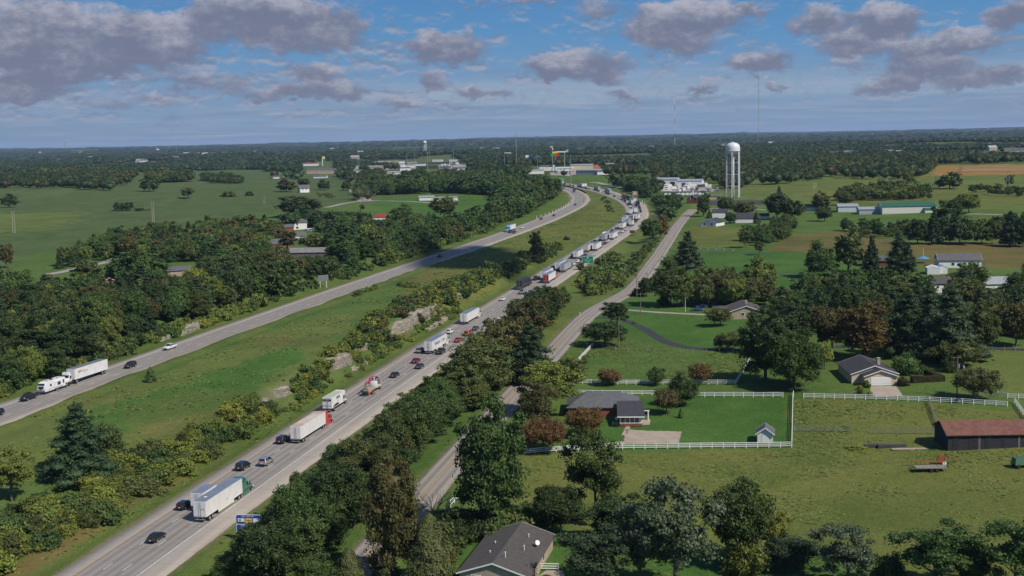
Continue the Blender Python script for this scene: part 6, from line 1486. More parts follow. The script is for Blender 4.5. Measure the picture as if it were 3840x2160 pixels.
for o in [o for o in C.objects if o.get("group") == "houses scattered through the distant woods"]:
 q_ = project(tuple(o.location)); X = q_[0] / 3840; D = o.location.y
 dd = ' '.join([('pale' if o.children[0].data.materials[0] in (SIDING, CREAM) else 'tan'), 'house', 'close under the horizon' if D > 7000 else 'in the far woods' if D > 3500 else 'nearest the pastures'])
 nm = min([((245, 556), 'blue tower block'), ((663, 565), 'thin far pole'), ((1160, 610), 'red roofed white building'), ((1594, 550), 'small distant water tower'), ((2081, 580), 'coloured pylon sign'), ((2531, 480), 'striped radio mast'), ((2748, 580), 'big water tower'), ((3410, 600), 'long green roofed barn'), ((3750, 640), 'brownish far field'), ((950, 580), 'upper pasture groves'), ((1900, 560), 'slim distant mast'), ((3050, 600), 'double power pole')], key=lambda k: abs(k[0][0] - q_[0]))
 _hl = globals().setdefault('_hl', {}); kk = dd + nm[1]; _hl[kk] = _hl.get(kk, 0) + 1
 o["label"] = (('second ', 'third ', 'fourth ', 'fifth ', 'sixth ')[min(_hl[kk] - 2, 4)] if _hl[kk] > 1 else '') + dd + (', left' if q_[0] < nm[0][0] else ', right') + ' of the ' + nm[1]; o["category"] = "house"

# ------------------------------------------------------------------ towers and poles
def water_tower(px, py, htop, label, group=None):
 x, y, z = at(px, py); d = dist_to(x, y, z); H = htop * d / F_PX; s = H / 49.0
 e = empty("water_tower", (x, y, z), .2, label, "water tower"); e.scale = (s, s, s)
 W = pmat("tank_white", (.66, .67, .69), .4, var=.06, vscale=.2)
 q = MB(); q.lathe([(.01, 49.4), (.5, 49.3), (.6, 48.9), (3.0, 48.5), (4.9, 47.5), (5.9, 46.2), (6.2, 44.9), (6.3, 43), (6.3, 41.6), (6.2, 41.2), (5.6, 40.2), (3.8, 38.8), (1.4, 37.9), (1.0, 37.2), (1.0, 36)], 28); q.obj("tank", W, e, smooth=True)
 q = MB(); q.lathe([(6.2, 41.3), (6.75, 41.3), (6.75, 41.5), (6.2, 41.5)], 28); q.obj("balcony", W, e)
 q = MB(); q.cyl((0, 0, 0), (0, 0, 37), 1.0, k=16); q.obj("riser", W, e, smooth=True)
 P = [(6.2 * math.cos(math.pi / 3 * k), 6.2 * math.sin(math.pi / 3 * k)) for k in range(6)]
 for a, b in P: q = MB(); q.cyl((a, b, 0), (a * .985, b * .985, 41.5), .42, k=8); q.obj("leg", W, e)
 for zz in (10.2, 20.6, 31.0):
  q = MB()
  for k in range(6): q.beam((*P[k], zz), (*P[(k + 1) % 6], zz), .22)
  q.obj("ring_brace", W, e)
 q = MB()
 for z0, z1 in ((0, 10.2), (10.2, 20.6), (20.6, 31.0), (31.0, 40.5)):
  for k in range(6): a, b = P[k], P[(k + 1) % 6]; q.beam((*a, z0), (*b, z1), .10); q.beam((*b, z0), (*a, z1), .10)
 q.obj("tie_rod", STEEL, e)
 q = MB(); q.beam((6.9, 0, 2), (6.6, 0, 42), .12, .35); q.obj("ladder", STEEL, e)
 return e
water_tower(2748, 741, 206, "big white water tower on six legs behind the country road end")
water_tower(1594, 580, 52, "small distant white water tower in the town")

def mast(px, py, top, label, w=.8, mat=STEEL, guy=True, bands=False, name="radio_mast", cat="radio mast"):
 x, y, z = at(px, py); d = dist_to(x, y, z); H = (py - top) * d / F_PX * 1.01; e = empty(name, (x, y, z), 0, label, cat)
 n = 8
 for k in range(n if bands else 1):
  q = MB(); z0 = H * k / (n if bands else 1); z1 = H * (k + 1) / (n if bands else 1)
  for sx, sy in ((-1, -.6), (1, -.6), (0, 1)): q.beam((sx * w / 2, sy * w / 2, z0), (sx * w / 2, sy * w / 2, z1), w * .22)
  m = int((z1 - z0) / (w * 2.2)) + 1
  for j in range(min(m, 60)):
   a = z0 + (z1 - z0) * j / min(m, 60); b = z0 + (z1 - z0) * (j + 1) / min(m, 60)
   q.beam((-w / 2, -.3 * w, a), (w / 2, -.3 * w, b), w * .12); q.beam((w / 2, -.3 * w, a), (0, w / 2, b), w * .12)
  q.obj("mast_section", (pmat("mast_red", (.30, .10, .09), .6) if k % 2 == 0 else TRIM) if bands else mat, e)
 q = MB(); q.cyl((0, 0, H * .99), (0, 0, H * 1.04), w * .15, k=6); q.obj("antenna", mat, e)
 return e
mast(2844, 545, 290, "very tall thin radio mast right of the water tower", 1.9)
mast(2531, 566, 372, "red and white striped radio mast left of the water tower", 1.1, bands=True)
mast(1937, 570, 500, "slim distant mast beside the town signs", 2.2)
mast(1591, 528, 485, "thin mast rising behind the small distant water tower", 2.0)
mast(1265, 560, 535, "tiny mast on the left horizon", 2.0); mast(1237, 545, 518, "mast on the left horizon above the woods", 2.4); mast(663, 577, 552, "thin pole above the far left houses", 1.5)
x, y, z = at(245, 556); e = empty("tower_block", (x, y, z), 0, "blue hazy tower block on the left horizon", "tower block"); HH = 22 * dist_to(x, y, z) / F_PX
q = MB(); q.box(-HH * .18, HH * .18, -HH * .15, HH * .15, 0, HH); q.obj("wall", GREYW, e); q = MB(); q.box(-HH * .08, HH * .08, -HH * .08, HH * .08, HH, HH * 1.07); q.obj("roof_plant", GREYW, e)

def light_mast(px, py, top, label):
 x, y, z = at(px, py); d = dist_to(x, y, z); H = (py - top) * d / F_PX; e = empty("light_mast", (x, y, z), 0, label, "light mast", "high light masts round the interchange")
 q = MB(); q.cyl((0, 0, 0), (0, 0, H), .45, .22, 8); q.obj("pole", STEEL, e); q = MB(); q.lathe([(.3, H - .6), (1.6, H - .5), (1.7, H), (.3, H + .2)], 10); q.obj("lamp_ring", STEEL, e)
for px, py, top, lab in ((2141, 695, 585, "high light mast standing right behind the traffic bend"), (2118, 645, 563, "high light mast beside the filling station"), (2016, 645, 587, "light mast left of the town signs"), (1937, 642, 510, "tallest light mast left of the traffic bend"), (1892, 640, 583, "light mast at the edge of the bend wood"), (1908, 636, 618, "short light pole at the edge of the bend wood"),
                         (1527, 636, 578, "light mast left of the small distant water tower"), (1556, 608, 556, "light mast just left of the small distant water tower"), (1612, 612, 558, "light mast right of the small distant water tower"), (1604, 640, 570, "light mast in front of the small distant water tower"), (1702, 620, 558, "light mast above the truck stop")):
 light_mast(px, py, top, lab)

POLEW = pmat("pole_wood", (.20, .17, .14), .9, var=.3, vscale=2)
POLEP = pmat("pole_pale", (.36, .33, .28), .9, var=.25, vscale=2)
def pole(px, py, top, label, r=.17, mat=POLEW, arm=1, tr=False, name="utility_pole", cat="utility pole"):
 x, y, z = at(px, py); d = dist_to(x, y, z); H = (py - top) * d / F_PX * 1.01; e = empty(name, (x, y, z), rng.uniform(-.3, .3), label, cat)
 q = MB(); q.cyl((0, 0, -.5), (0, 0, H), r, r * .7, 8); q.obj("pole", mat, e)
 for k in range(arm): q = MB(); q.beam((-1.2, .2, H - .5 - k * 1.4), (1.2, .2, H - .5 - k * 1.4), .12, .14); q.obj("crossarm", mat, e)
 if tr: q = MB(); q.cyl((.4, .1, H - 3.2), (.4, .1, H - 2.2), .26, k=10); q.obj("transformer", STEEL, e)
 return e
for a in ((2388, 1121, 1031, "wooden power pole beside the bend of the country road"), (2427, 1080, 1022, "wooden power pole right of the large round tree's road bend"), (2402, 1183, 1098, "wooden power pole at the gravel driveway mouth"), (2293, 1218, 1150, "leaning wooden pole beside the black driveway mouth"), (2321, 1315, 1198, "tall wooden pole at the wooden fence corner"),
          (2637, 1148, 1100, "thin pole behind the blue parked cars"), (3588, 1490, 1333, "tall wooden power pole with transformer right of the hedge"), (3111, 1029, 979, "wooden pole between the shade tree and the spruce"), (3690, 1050, 983, "pole with a white meter box on the brown field"), (2678, 790, 752, "pole behind the white gabled house"), (406, 1028, 942, "pale power pole beside the grey country road"),
          (142, 1016, 987, "short pole with a white lamp at the pasture edge"), (10, 1026, 983, "pole at the left border of the pasture edge"), (1381, 734, 700, "power pole left of the leaning pair"), (1398, 752, 704, "power pole at the meadow lane"), (1362, 784, 718, "power pole above the meadow corner"), (1389, 706, 664, "power pole behind the brow of the straight road"), (860, 830, 812, "small pole with a lamp in the left pasture edge"),
          (706, 852, 833, "tiny pole with white lamp before the pasture edge trees"), (1348, 770, 740, "pole beside the straight road brow"), (2710, 742, 716, "pale pole right of the yellow walled house"), (2820, 752, 728, "pole right of the big water tower"), (2614, 745, 700, "pole between the church and the yard"), (3194, 845, 825, "short pole in the field below the white sheds"), (2690, 950, 895, "thin pole in front of the striped pasture"), (2343, 1038, 999, "pale slanted post in the hedge by the country road"), (2213, 1070, 1045, "pale post beside the upright juniper"), (1985, 715, 697, "post at the bend wood edge")):
 pole(*a, mat=POLEP if 'pale' in a[3] else POLEW, tr='transformer' in a[3], arm=0 if 'post' in a[3] or 'thin' in a[3] else 1)
pole(3462, 973, 931, "white flagpole in front of the large white house", r=.08, mat=TRIM, arm=0, name="flagpole", cat="flagpole")
pole(1457, 661, 645, "thin white church spire in the far town wood", r=1.2, mat=TRIM, arm=0, name="spire", cat="spire")
e = pole(2570, 1171, 1116, "pale lamp post on the lawn left of the blue cars", r=.09, mat=TRIM, arm=0, name="lamp_post", cat="lamp post")
def hpole(a, b, label):
 xa, ya, za = at(a[0], a[1]); xb, yb, zb = at(b[0], b[1]); d = dist_to(xa, ya, za); H = (a[1] - a[2]) * d / F_PX; e = empty("transmission_pole", (xa, ya, za), 0, label, "transmission pole"); dx, dy = xb - xa, yb - ya
 n = math.hypot(dx, dy); k = min(1, 5.0 / max(n, .1)); dx *= k; dy *= k
 for o in ((0, 0), (dx, dy)): q = MB(); q.cyl((*o, -1), (*o, H), .28, .2, 8); q.obj("pole", POLEP, e)
 for zz in (.97, .84, .72): q = MB(); q.beam((-dx * .35, -dy * .35, H * zz), (dx * 1.35, dy * 1.35, H * zz), .22); q.obj("crossarm", POLEP, e)
 q = MB(); q.beam((0, 0, H * .72), (dx, dy, H * .50), .15); q.beam((dx, dy, H * .72), (0, 0, H * .50), .15); q.obj("brace", POLEP, e)
for a in (((49, 874, 793), (57, 874), "double wooden transmission pole at the left of the pasture"), ((572, 832, 752), (580, 834), "double wooden transmission pole in the middle of the left pasture"), ((3050, 737, 686), (3060, 735), "double power pole leftmost on the right pasture"), ((3318, 703, 668), (3327, 703), "double power pole behind the long barn"),
          ((3505, 707, 655), (3514, 707), "double power pole beside the large spreading tree"), ((3773, 706, 659), (3783, 706), "double power pole near the right border"), ((988, 765, 728), (994, 765), "slim double pole on the slope of the left pasture")): hpole(*a)

# ------------------------------------------------------------------ signs
SG = pmat("sign_green", (.0, .24, .15), .45); SBR = pmat("sign_brown", (.22, .08, .05), .5); SBL = pmat("sign_blue", (.01, .065, .36), .45); SW = pmat("sign_white", (.75, .75, .75), .5); SDK = pmat("sign_dark", (.06, .055, .05), .6); SY = pmat("sign_yellow", (.75, .55, .04), .5)
ALU = pmat("sign_back", (.22, .24, .26), .5, .4)
def rrect(w, h, r, y, z0):
 pts = []
 for cx_, cz_, a0 in ((w / 2 - r, h - r, 0), (-w / 2 + r, h - r, 90), (-w / 2 + r, r, 180), (w / 2 - r, r, 270)):
  for k in range(5): a = math.radians(a0 + 22.5 * k); pts.append((cx_ + r * math.cos(a), y, z0 + cz_ + r * math.sin(a)))
 return pts
def board(parent, w, h, z0, y, mat, edge=SW, name="panel", r=.3, x=0, border=.09):
 def slab(ww, hh, y0, y1, zz, m, nm, par):
  a = [(p[0] + x, p[1], p[2]) for p in rrect(ww, hh, r, y0, zz)]; b = [(p[0] + x, y1, p[2]) for p in a]; q = MB(); q.loft([a, b]); return q.obj(nm, m, par)
 p = slab(w, h, y, y + .08, z0, edge or mat, name, parent)
 if edge: slab(w - 2 * border, h - 2 * border, y - .02, y, z0 + border, mat, "panel_face", p)
 return p
def sign_root(name, px, py, label, rz=0.0, cat="road sign", posts=(-1, 1), ph=4, z=None, pm=STEEL):
 x, y, zz = at(px, py); e = empty(name, (x, y, zz), rz, label, cat)
 for p in posts: q = MB(); q.box(p - .10, p + .10, -.1, .1, -.8, ph); q.obj("post", pm, e)
 return e
def signs():
 # green guide sign
 x, y, z = at(2215, 1003); s = dist_to(x, y, z) / F_PX
 e = sign_root("highway_sign", 2205, 1003, "large green exit guide sign on three posts beside the traffic queue", -.2, posts=(-2.0, -.2, 2.1), ph=3.0)
 W = 41 * s; H = 26 * s; zb = 16 * s
 p = board(e, W, H, zb, -.2, SG); board(e, W * .42, 3.6 * s, zb + H, -.2, SG, x=W * .27, name="exit_tab", r=.12, border=.05)
 u = H / 26
 text("EXIT 95", 2.3 * u, SW, p, "lettering", (W * .27, -.24, zb + H + 1.8 * s), (math.pi / 2, 0, 0)); q = MB(); q.cyl((-.5 * u, -.24, zb + H * .80), (-.5 * u, -.27, zb + H * .80), 2.9 * u, k=18); q.obj("route_shield", SW, p)
 text("627", 2.6 * u, TEXTBLK, p, "lettering", (-.5 * u, -.29, zb + H * .80), (math.pi / 2, 0, 0)); text("Boonesborough", 4.3 * u, SW, p, "lettering", (0, -.24, zb + H * .51), (math.pi / 2, 0, 0)); text("Winchester", 4.3 * u, SW, p, "lettering", (0, -.24, zb + H * .30), (math.pi / 2, 0, 0)); text("1 MILE", 3.0 * u, SW, p, "lettering", (0, -.24, zb + H * .12), (math.pi / 2, 0, 0))
 # blue services sign
 x, y, z = at(935, 2035); s = dist_to(x, y, z) / F_PX
 e = sign_root("services_sign", 938, 2040, "blue gas and food sign partly hidden by the roadside trees", -.12, posts=(-2.1, 2.1), ph=4)
 W = 98 * s; H = 36 * s; zb = 42 * s
 p = board(e, W, H, zb + H + .03, -.2, SBL); p2 = board(e, W, H, zb, -.2, SBL)
 text("GAS - EXIT 95", H * .21, SW, p, "lettering", (-.2, -.24, zb + H * 1.82), (math.pi / 2, 0, 0)); text("FOOD - EXIT 95", H * .21, SW, p2, "lettering", (-.2, -.24, zb + H * .82), (math.pi / 2, 0, 0))
 def plate(par, x0, z0, w, h, m): q = MB(); q.box(x0, x0 + w, -.27, -.23, z0, z0 + h); return q.obj("logo_plate", m, par)
 a = plate(p, -W * .42, zb + H * 1.12, W * .26, H * .50, SW); q = MB(); q.cyl((-W * .33, -.28, zb + H * 1.46), (-W * .33, -.30, zb + H * 1.46), H * .13, k=14); q.obj("green_emblem", pmat("emblem_green", (.08, .38, .20), .5), a); q = MB(); q.box(-W * .42, -W * .16, -.29, -.27, zb + H * 1.12, zb + H * 1.27); q.obj("dark_band", SDK, a)
 a = plate(p, -W * .12, zb + H * 1.12, W * .26, H * .50, SY); q = MB(); q.box(-W * .09, W * .11, -.29, -.27, zb + H * 1.38, zb + H * 1.46); q.obj("brand_line", SBR, a)
 plate(p, W * .18, zb + H * 1.12, W * .26, H * .50, SW)
 a = plate(p2, -W * .06, zb + H * .14, W * .26, H * .50, SW); q = MB(); q.cyl((W * .08, -.28, zb + H * .36), (W * .08, -.30, zb + H * .36), H * .15, k=14); q.obj("red_emblem", TEXTRED, a); plate(p2, W * .22, zb + H * .14, W * .22, H * .50, SW)
 # others
 e = sign_root("guide_sign", 1213, 1078, "grey back of a road sign beside the left carriageway", .25, posts=(-1.4, 1.4), ph=5.2, pm=TRIM); board(e, 4.6, 2.6, 2.9, -.16, ALU, edge=STEEL, r=.1)
 x, y, z = at(2381, 742); s = dist_to(x, y, z) / F_PX; e = sign_root("attraction_sign", 2381, 742, "brown sign on two posts at the outer side of the bend", 0, posts=(-1.6, 1.6), ph=3.5); p = board(e, 21 * s, 15.5 * s, 9 * s, -.2, SBR)
 for k, w in enumerate((14, 14, 12, 8)): q = MB(); q.box(-w / 2 * s, w / 2 * s, -.25, -.22, (12 + 3.2 * k) * s, (12 + 3.2 * k + 1.3) * s); q.obj("lettering_line", SW, p)
 x, y, z = at(2455, 826); s = dist_to(x, y, z) / F_PX; e = sign_root("message_board", 2455, 830, "dark board with pale lines beside the highway fence", 0, posts=(-2, 2), ph=3); p = board(e, 24 * s, 15 * s, 9 * s, -.2, SDK, edge=STEEL)
 for k, w in enumerate((16, 15, 17)): q = MB(); q.box(-w / 2 * s, w / 2 * s, -.25, -.22, (11.5 + 4 * k) * s, (11.5 + 4 * k + 1.2) * s); q.obj("lettering_line", pmat("dim_letters", (.25, .24, .22), .6), p)
 x, y, z = at(2371, 884); s = dist_to(x, y, z) / F_PX; e = empty("portable_sign", (x, y, z), -.1, "portable electronic message sign on an orange trailer", "message sign"); q = MB(); q.box(-9.5 * s, 9.5 * s, -.15, .15, 9 * s, 20 * s); q.obj("screen", SDK, e); q = MB(); q.box(-1, 1.6, -.6, .6, .5, 1.1); q.box(-.15, .15, -.15, .15, 1.1, 9 * s); q.obj("trailer_base", ORANGE, e); q = MB(); q.box(-10 * s, 10 * s, -.2, .2, 20 * s, 20.8 * s); q.obj("frame_top", ORANGE, e)
 for sx in (-.8, .8): q = MB(); q.cyl((sx - .12, 0, .33), (sx + .12, 0, .33), .33, k=10); q.obj("wheel", TYRE, e)
 x, y, z = at(2106, 690); s = dist_to(x, y, z) / F_PX; e = sign_root("exit_sign", 2106, 690, "green exit sign above the far end of the queue", 0, posts=(-1.6, 1.6), ph=5); p = board(e, 16 * s, 11 * s, 10 * s, -.2, SG); text("EXIT", 4.5 * s, SW, p, "lettering", (0, -.24, 16 * s), (math.pi / 2, 0, 0))
 # town signs
 x, y, z = at(2081, 650); s = dist_to(x, y, z) / F_PX; e = empty("pylon_sign", (x, y, z), 0, "tall pylon with yellow, green and red signs over the filling station", "pylon sign")
 q = MB(); q.box(-1.4 * s, 1.4 * s, -.6, .6, 0, 62 * s); q.obj("pylon", pmat("pylon_dark", (.03, .10, .06), .6), e)
 for x0, x1, z0, z1, m in ((-9, 9, 75, 81, SY), (-14, 0, 65, 73, pmat("sign_bright_green", (.0, .32, .09), .5)), (0.2, 17, 66, 74, pmat("sign_red", (.55, .02, .03), .5))): q = MB(); q.box(x0 * s, x1 * s, -.8, -.2, z0 * s, z1 * s); q.obj("sign_panel", m, e)
 q = MB(); q.box(-1 * s, 1 * s, -.2, .6, 62 * s, 76 * s); q.obj("pylon_head", STEEL, e)
 q = MB(); q.cyl((2 * s, -.5, 55 * s), (2 * s, .3, 55 * s), 4.5 * s, k=16); q.obj("round_sign", pmat("sign_red", (.55, .02, .03), .5), e); q = MB(); q.box(-6 * s, -1.5 * s, -.8, -.2, 24 * s, 31 * s); q.obj("price_panel", SW, e)
 x, y, z = at(2073, 648); e = empty("pylon_sign", (x, y, z), 0, "thin pylon with a white funnel shaped top behind the coloured one", "pylon sign"); q = MB(); q.cyl((0, 0, 0), (0, 0, 88 * s), .5, k=8); q.obj("pylon", STEEL, e); q = MB(); q.cyl((0, 0, 86 * s), (0, 0, 93 * s), .8, 3.5 * s, 12); q.box(-9 * s, 2 * s, -.4, .4, 96 * s, 99 * s); q.obj("sign_panel", SW, e)
 x, y, z = at(2118, 641); e = empty("pylon_sign", (x, y, z), 0, "wide white and orange sign band with a green square beside the light mast", "pylon sign"); q = MB(); q.box(-.6, .6, -.4, .4, 0, 74 * s); q.obj("pylon", STEEL, e)
 for x0, x1, z0, z1, m in ((-30, 8, 74, 78, SW), (8, 15, 76, 84, pmat("sign_mint", (.30, .55, .42), .5)), (-38, -30, 73, 80, ORANGE)): q = MB(); q.box(x0 * s, x1 * s, -.8, -.2, z0 * s, z1 * s); q.obj("sign_panel", m, e)
 x, y, z = at(1210, 622); s = dist_to(x, y, z) / F_PX; e = empty("pylon_sign", (x, y, z), 0, "yellow framed square sign on a white pole over the motel", "pylon sign"); q = MB(); q.box(-1.5 * s, 1.0 * s, -.4, .4, 0, 25 * s); q.obj("pylon", TRIM, e); q = MB(); q.box(-1 * s, 9 * s, -.6, .4, 25 * s, 35 * s); b = q.obj("sign_panel", SY, e); q = MB(); q.box(1 * s, 7 * s, -.8, -.6, 27 * s, 33 * s); q.obj("panel_centre", SW, b)
 for px, w, m, lab in ((1977, 12, SW, "small white billboard left of the town signs"), (1993, 17, SBL, "dark billboard beside the small white one"), (2018, 19, pmat("bill_blue", (.08, .12, .2), .5), "bluish billboard nearest to the town signs")):
  x, y, z = at(px, 612); s = dist_to(x, y, z) / F_PX; e = empty("billboard", (x, y, z), 0, lab, "billboard"); q = MB(); q.box(-w / 2 * s, w / 2 * s, -.5, .5, 21 * s, 30 * s); q.obj("billboard_panel", m, e); q = MB(); q.box(-1, 1, -.6, .6, 0, 21 * s); q.obj("post", STEEL, e)
 # delineator posts and the median wall
 for i, (a, b) in enumerate(((65, 945), (150, 910), (232, 888), (305, 858), (375, 833), (435, 805), (487, 783), (540, 760), (587, 733), (622, 712), (655, 690), (680, 667), (730, 600), (700, 520), (2150, 665), (2180, 710), (2105, 625), (2213, 875))):
  x, y, z = at(2000 + a * .1941, 640 + b * .1941); e = MB(); e.box(-.14, .14, -.08, .08, 0, 2.6); o = link("delineator", e.mesh("delineator", TRIM), loc=(x, y, z)); tagp(o, ("white marker post on the left verge of the bend, %s from its near end" % ("first second third fourth fifth sixth seventh eighth ninth tenth eleventh twelfth thirteenth fourteenth".split()[i])) if i < 14 else "white marker post on the outer side of the queue's bend", "marker post", "white marker posts along the bend")
 L = smooth_line(px_line([(2060, 689), (2084, 695.0), (2110, 698.5), (2140, 704), (2170, 712), (2186, 719), (2198, 726)]), 3, 6); q = MB()
 T_, N_ = normals2(L); secs = []
 for i in range(len(L)):
  zz = float(z_base(*L[i])) + .0; secs.append([(*(L[i] - N_[i] * .35), zz - .5), (*(L[i] + N_[i] * .35), zz - .5), (*(L[i] + N_[i] * .12), zz + 1.3), (*(L[i] - N_[i] * .12), zz + 1.3)])
 q.loft(secs); tagp(q.obj("median_barrier", pmat("barrier_dark", (.07, .06, .05), .9)), "dark median barrier between the carriageways at the far bend", "barrier")
signs()

# ------------------------------------------------------------------ fences
FW_ = pmat("fence_white", (.78, .78, .77), .6); FG = pmat("fence_grey_wood", (.30, .26, .21), .9, var=.3); FS = pmat("fence_steel", (.24, .28, .28), .5, .5)
def fence(pts, label, mat=FW_, rails=(.45, .85, 1.25), h=1.35, gap=2.44, rt=.06, rh=.14, pt=.13, px=True):
 P = resample(poly_world(pts), gap); e = empty("fence", (P[0][0], P[0][1], float(zt(*P[0]))), 0, label, "fence"); ox, oy, oz = e.location
 Z = zt(P[:, 0], P[:, 1]) - oz
 pm = cached(('post', h, pt, mat.name), lambda: MB().box(-pt / 2, pt / 2, -pt / 2, pt / 2, -.3, h).mesh("post", mat))
 for i, p in enumerate(P[:100]): o = link("post", pm, e); o.location = (p[0] - ox, p[1] - oy, float(Z[i]))
 for r_ in rails:
  q = MB()
  for i in range(len(P) - 1): q.beam((P[i][0] - ox, P[i][1] - oy, Z[i] + r_), (P[i + 1][0] - ox, P[i + 1][1] - oy, Z[i + 1] + r_), rt, rh)
  q.obj("rail", mat, e)
fence([(1965, 1706), (2050, 1697), (2200, 1689), (2362, 1685), (2690, 1681), (2969, 1678)], "white board fence along the near side of the big lawn")
fence([(2969, 1678), (2971, 1600), (2973, 1500), (2975, 1484)], "white board fence running away between the lawn and the paddock")
fence([(2150, 1478), (2196, 1481), (2416, 1482), (2520, 1482)], "middle white fence behind the brick house roof")
fence([(2606, 1489), (2760, 1489), (2936, 1490)], "middle white fence right of the round dark green tree")
fence([(3014, 1493), (3167, 1497), (3327, 1501), (3445, 1506), (3609, 1514), (3777, 1525)], "long white fence in front of the cream garage house")
fence([(3805, 1511), (3822, 1535), (3850, 1575)], "white fence corner running down at the right border")
fence([(3670, 1478), (3775, 1494), (3860, 1499)], "white fence behind the long fence at the right border")
fence([(3600, 1362), (3630, 1420), (3666, 1484)], "diagonal white fence beside the tall power pole")
fence([(2151, 1438), (2211, 1440), (2309, 1442), (2496, 1441), (2652, 1442), (2759, 1442)], "upper white fence across the open lawn")
fence([(2759, 1442), (2785, 1400), (2814, 1355)], "white fence section turning up towards the shade tree")
fence([(2144, 1388), (2185, 1340), (2226, 1297)], "diagonal white fence beside the country road")
fence([(2229, 1297), (2270, 1303), (2308, 1312)], "brown plank fence at the broad dark tree", FG, (.5, 1.0), 1.3, 3.0)
fence([(2308, 1314), (2420, 1316), (2560, 1318), (2700, 1320), (2850, 1320)], "thin wire fence with grey posts across the lawn", FG, (1.1,), 1.2, 4.0, .02, .02)
fence([(2354, 1174), (2404, 1184), (2501, 1197), (2598, 1208), (2745, 1216), (2800, 1220)], "dark wire fence along the gravel driveway", POLEW, (.4, .8, 1.1), 1.25, 4.6, .02, .03, .16)
fence([(3044, 1303), (3200, 1305), (3389, 1303)], "grey plank fence along the lane behind the garage house", FG, (1.0,), 1.3, 3.2, .03, .05, .16)
fence([(3679, 1316), (3760, 1316), (3850, 1314)], "grey plank fence along the lane at the right border", FG, (1.0,), 1.3, 3.2, .03, .05, .16)
fence([(2978, 1619), (3080, 1618), (3187, 1620)], "grey pipe fence panels left of the paddock gap", FS, (.3, .6, .9, 1.2, 1.5), 1.6, 3.0, .05, .05, .08)
fence([(3262, 1626), (3400, 1627), (3558, 1630)], "grey pipe fence panels beside the rusty barn", FS, (.3, .6, .9, 1.2, 1.5), 1.6, 3.0, .05, .05, .08)
fence([(3483, 1510), (3500, 1560), (3522, 1612)], "weathered plank fence dividing the paddocks", FG, (.4, .8, 1.2), 1.35, 2.2)
fence([(1975, 2166), (2015, 2140), (2094, 2142)], "short white fence right of the cream brick house")
fence([(1690, 1900), (1750, 1840), (1790, 1790)], "white fence stub behind the bare dead tree")
fence([(2570, 935), (2700, 938), (2750, 940)], "pale rail along the field below the white houses", TRIM, (.9,), 1.0, 6.0, .04, .1)

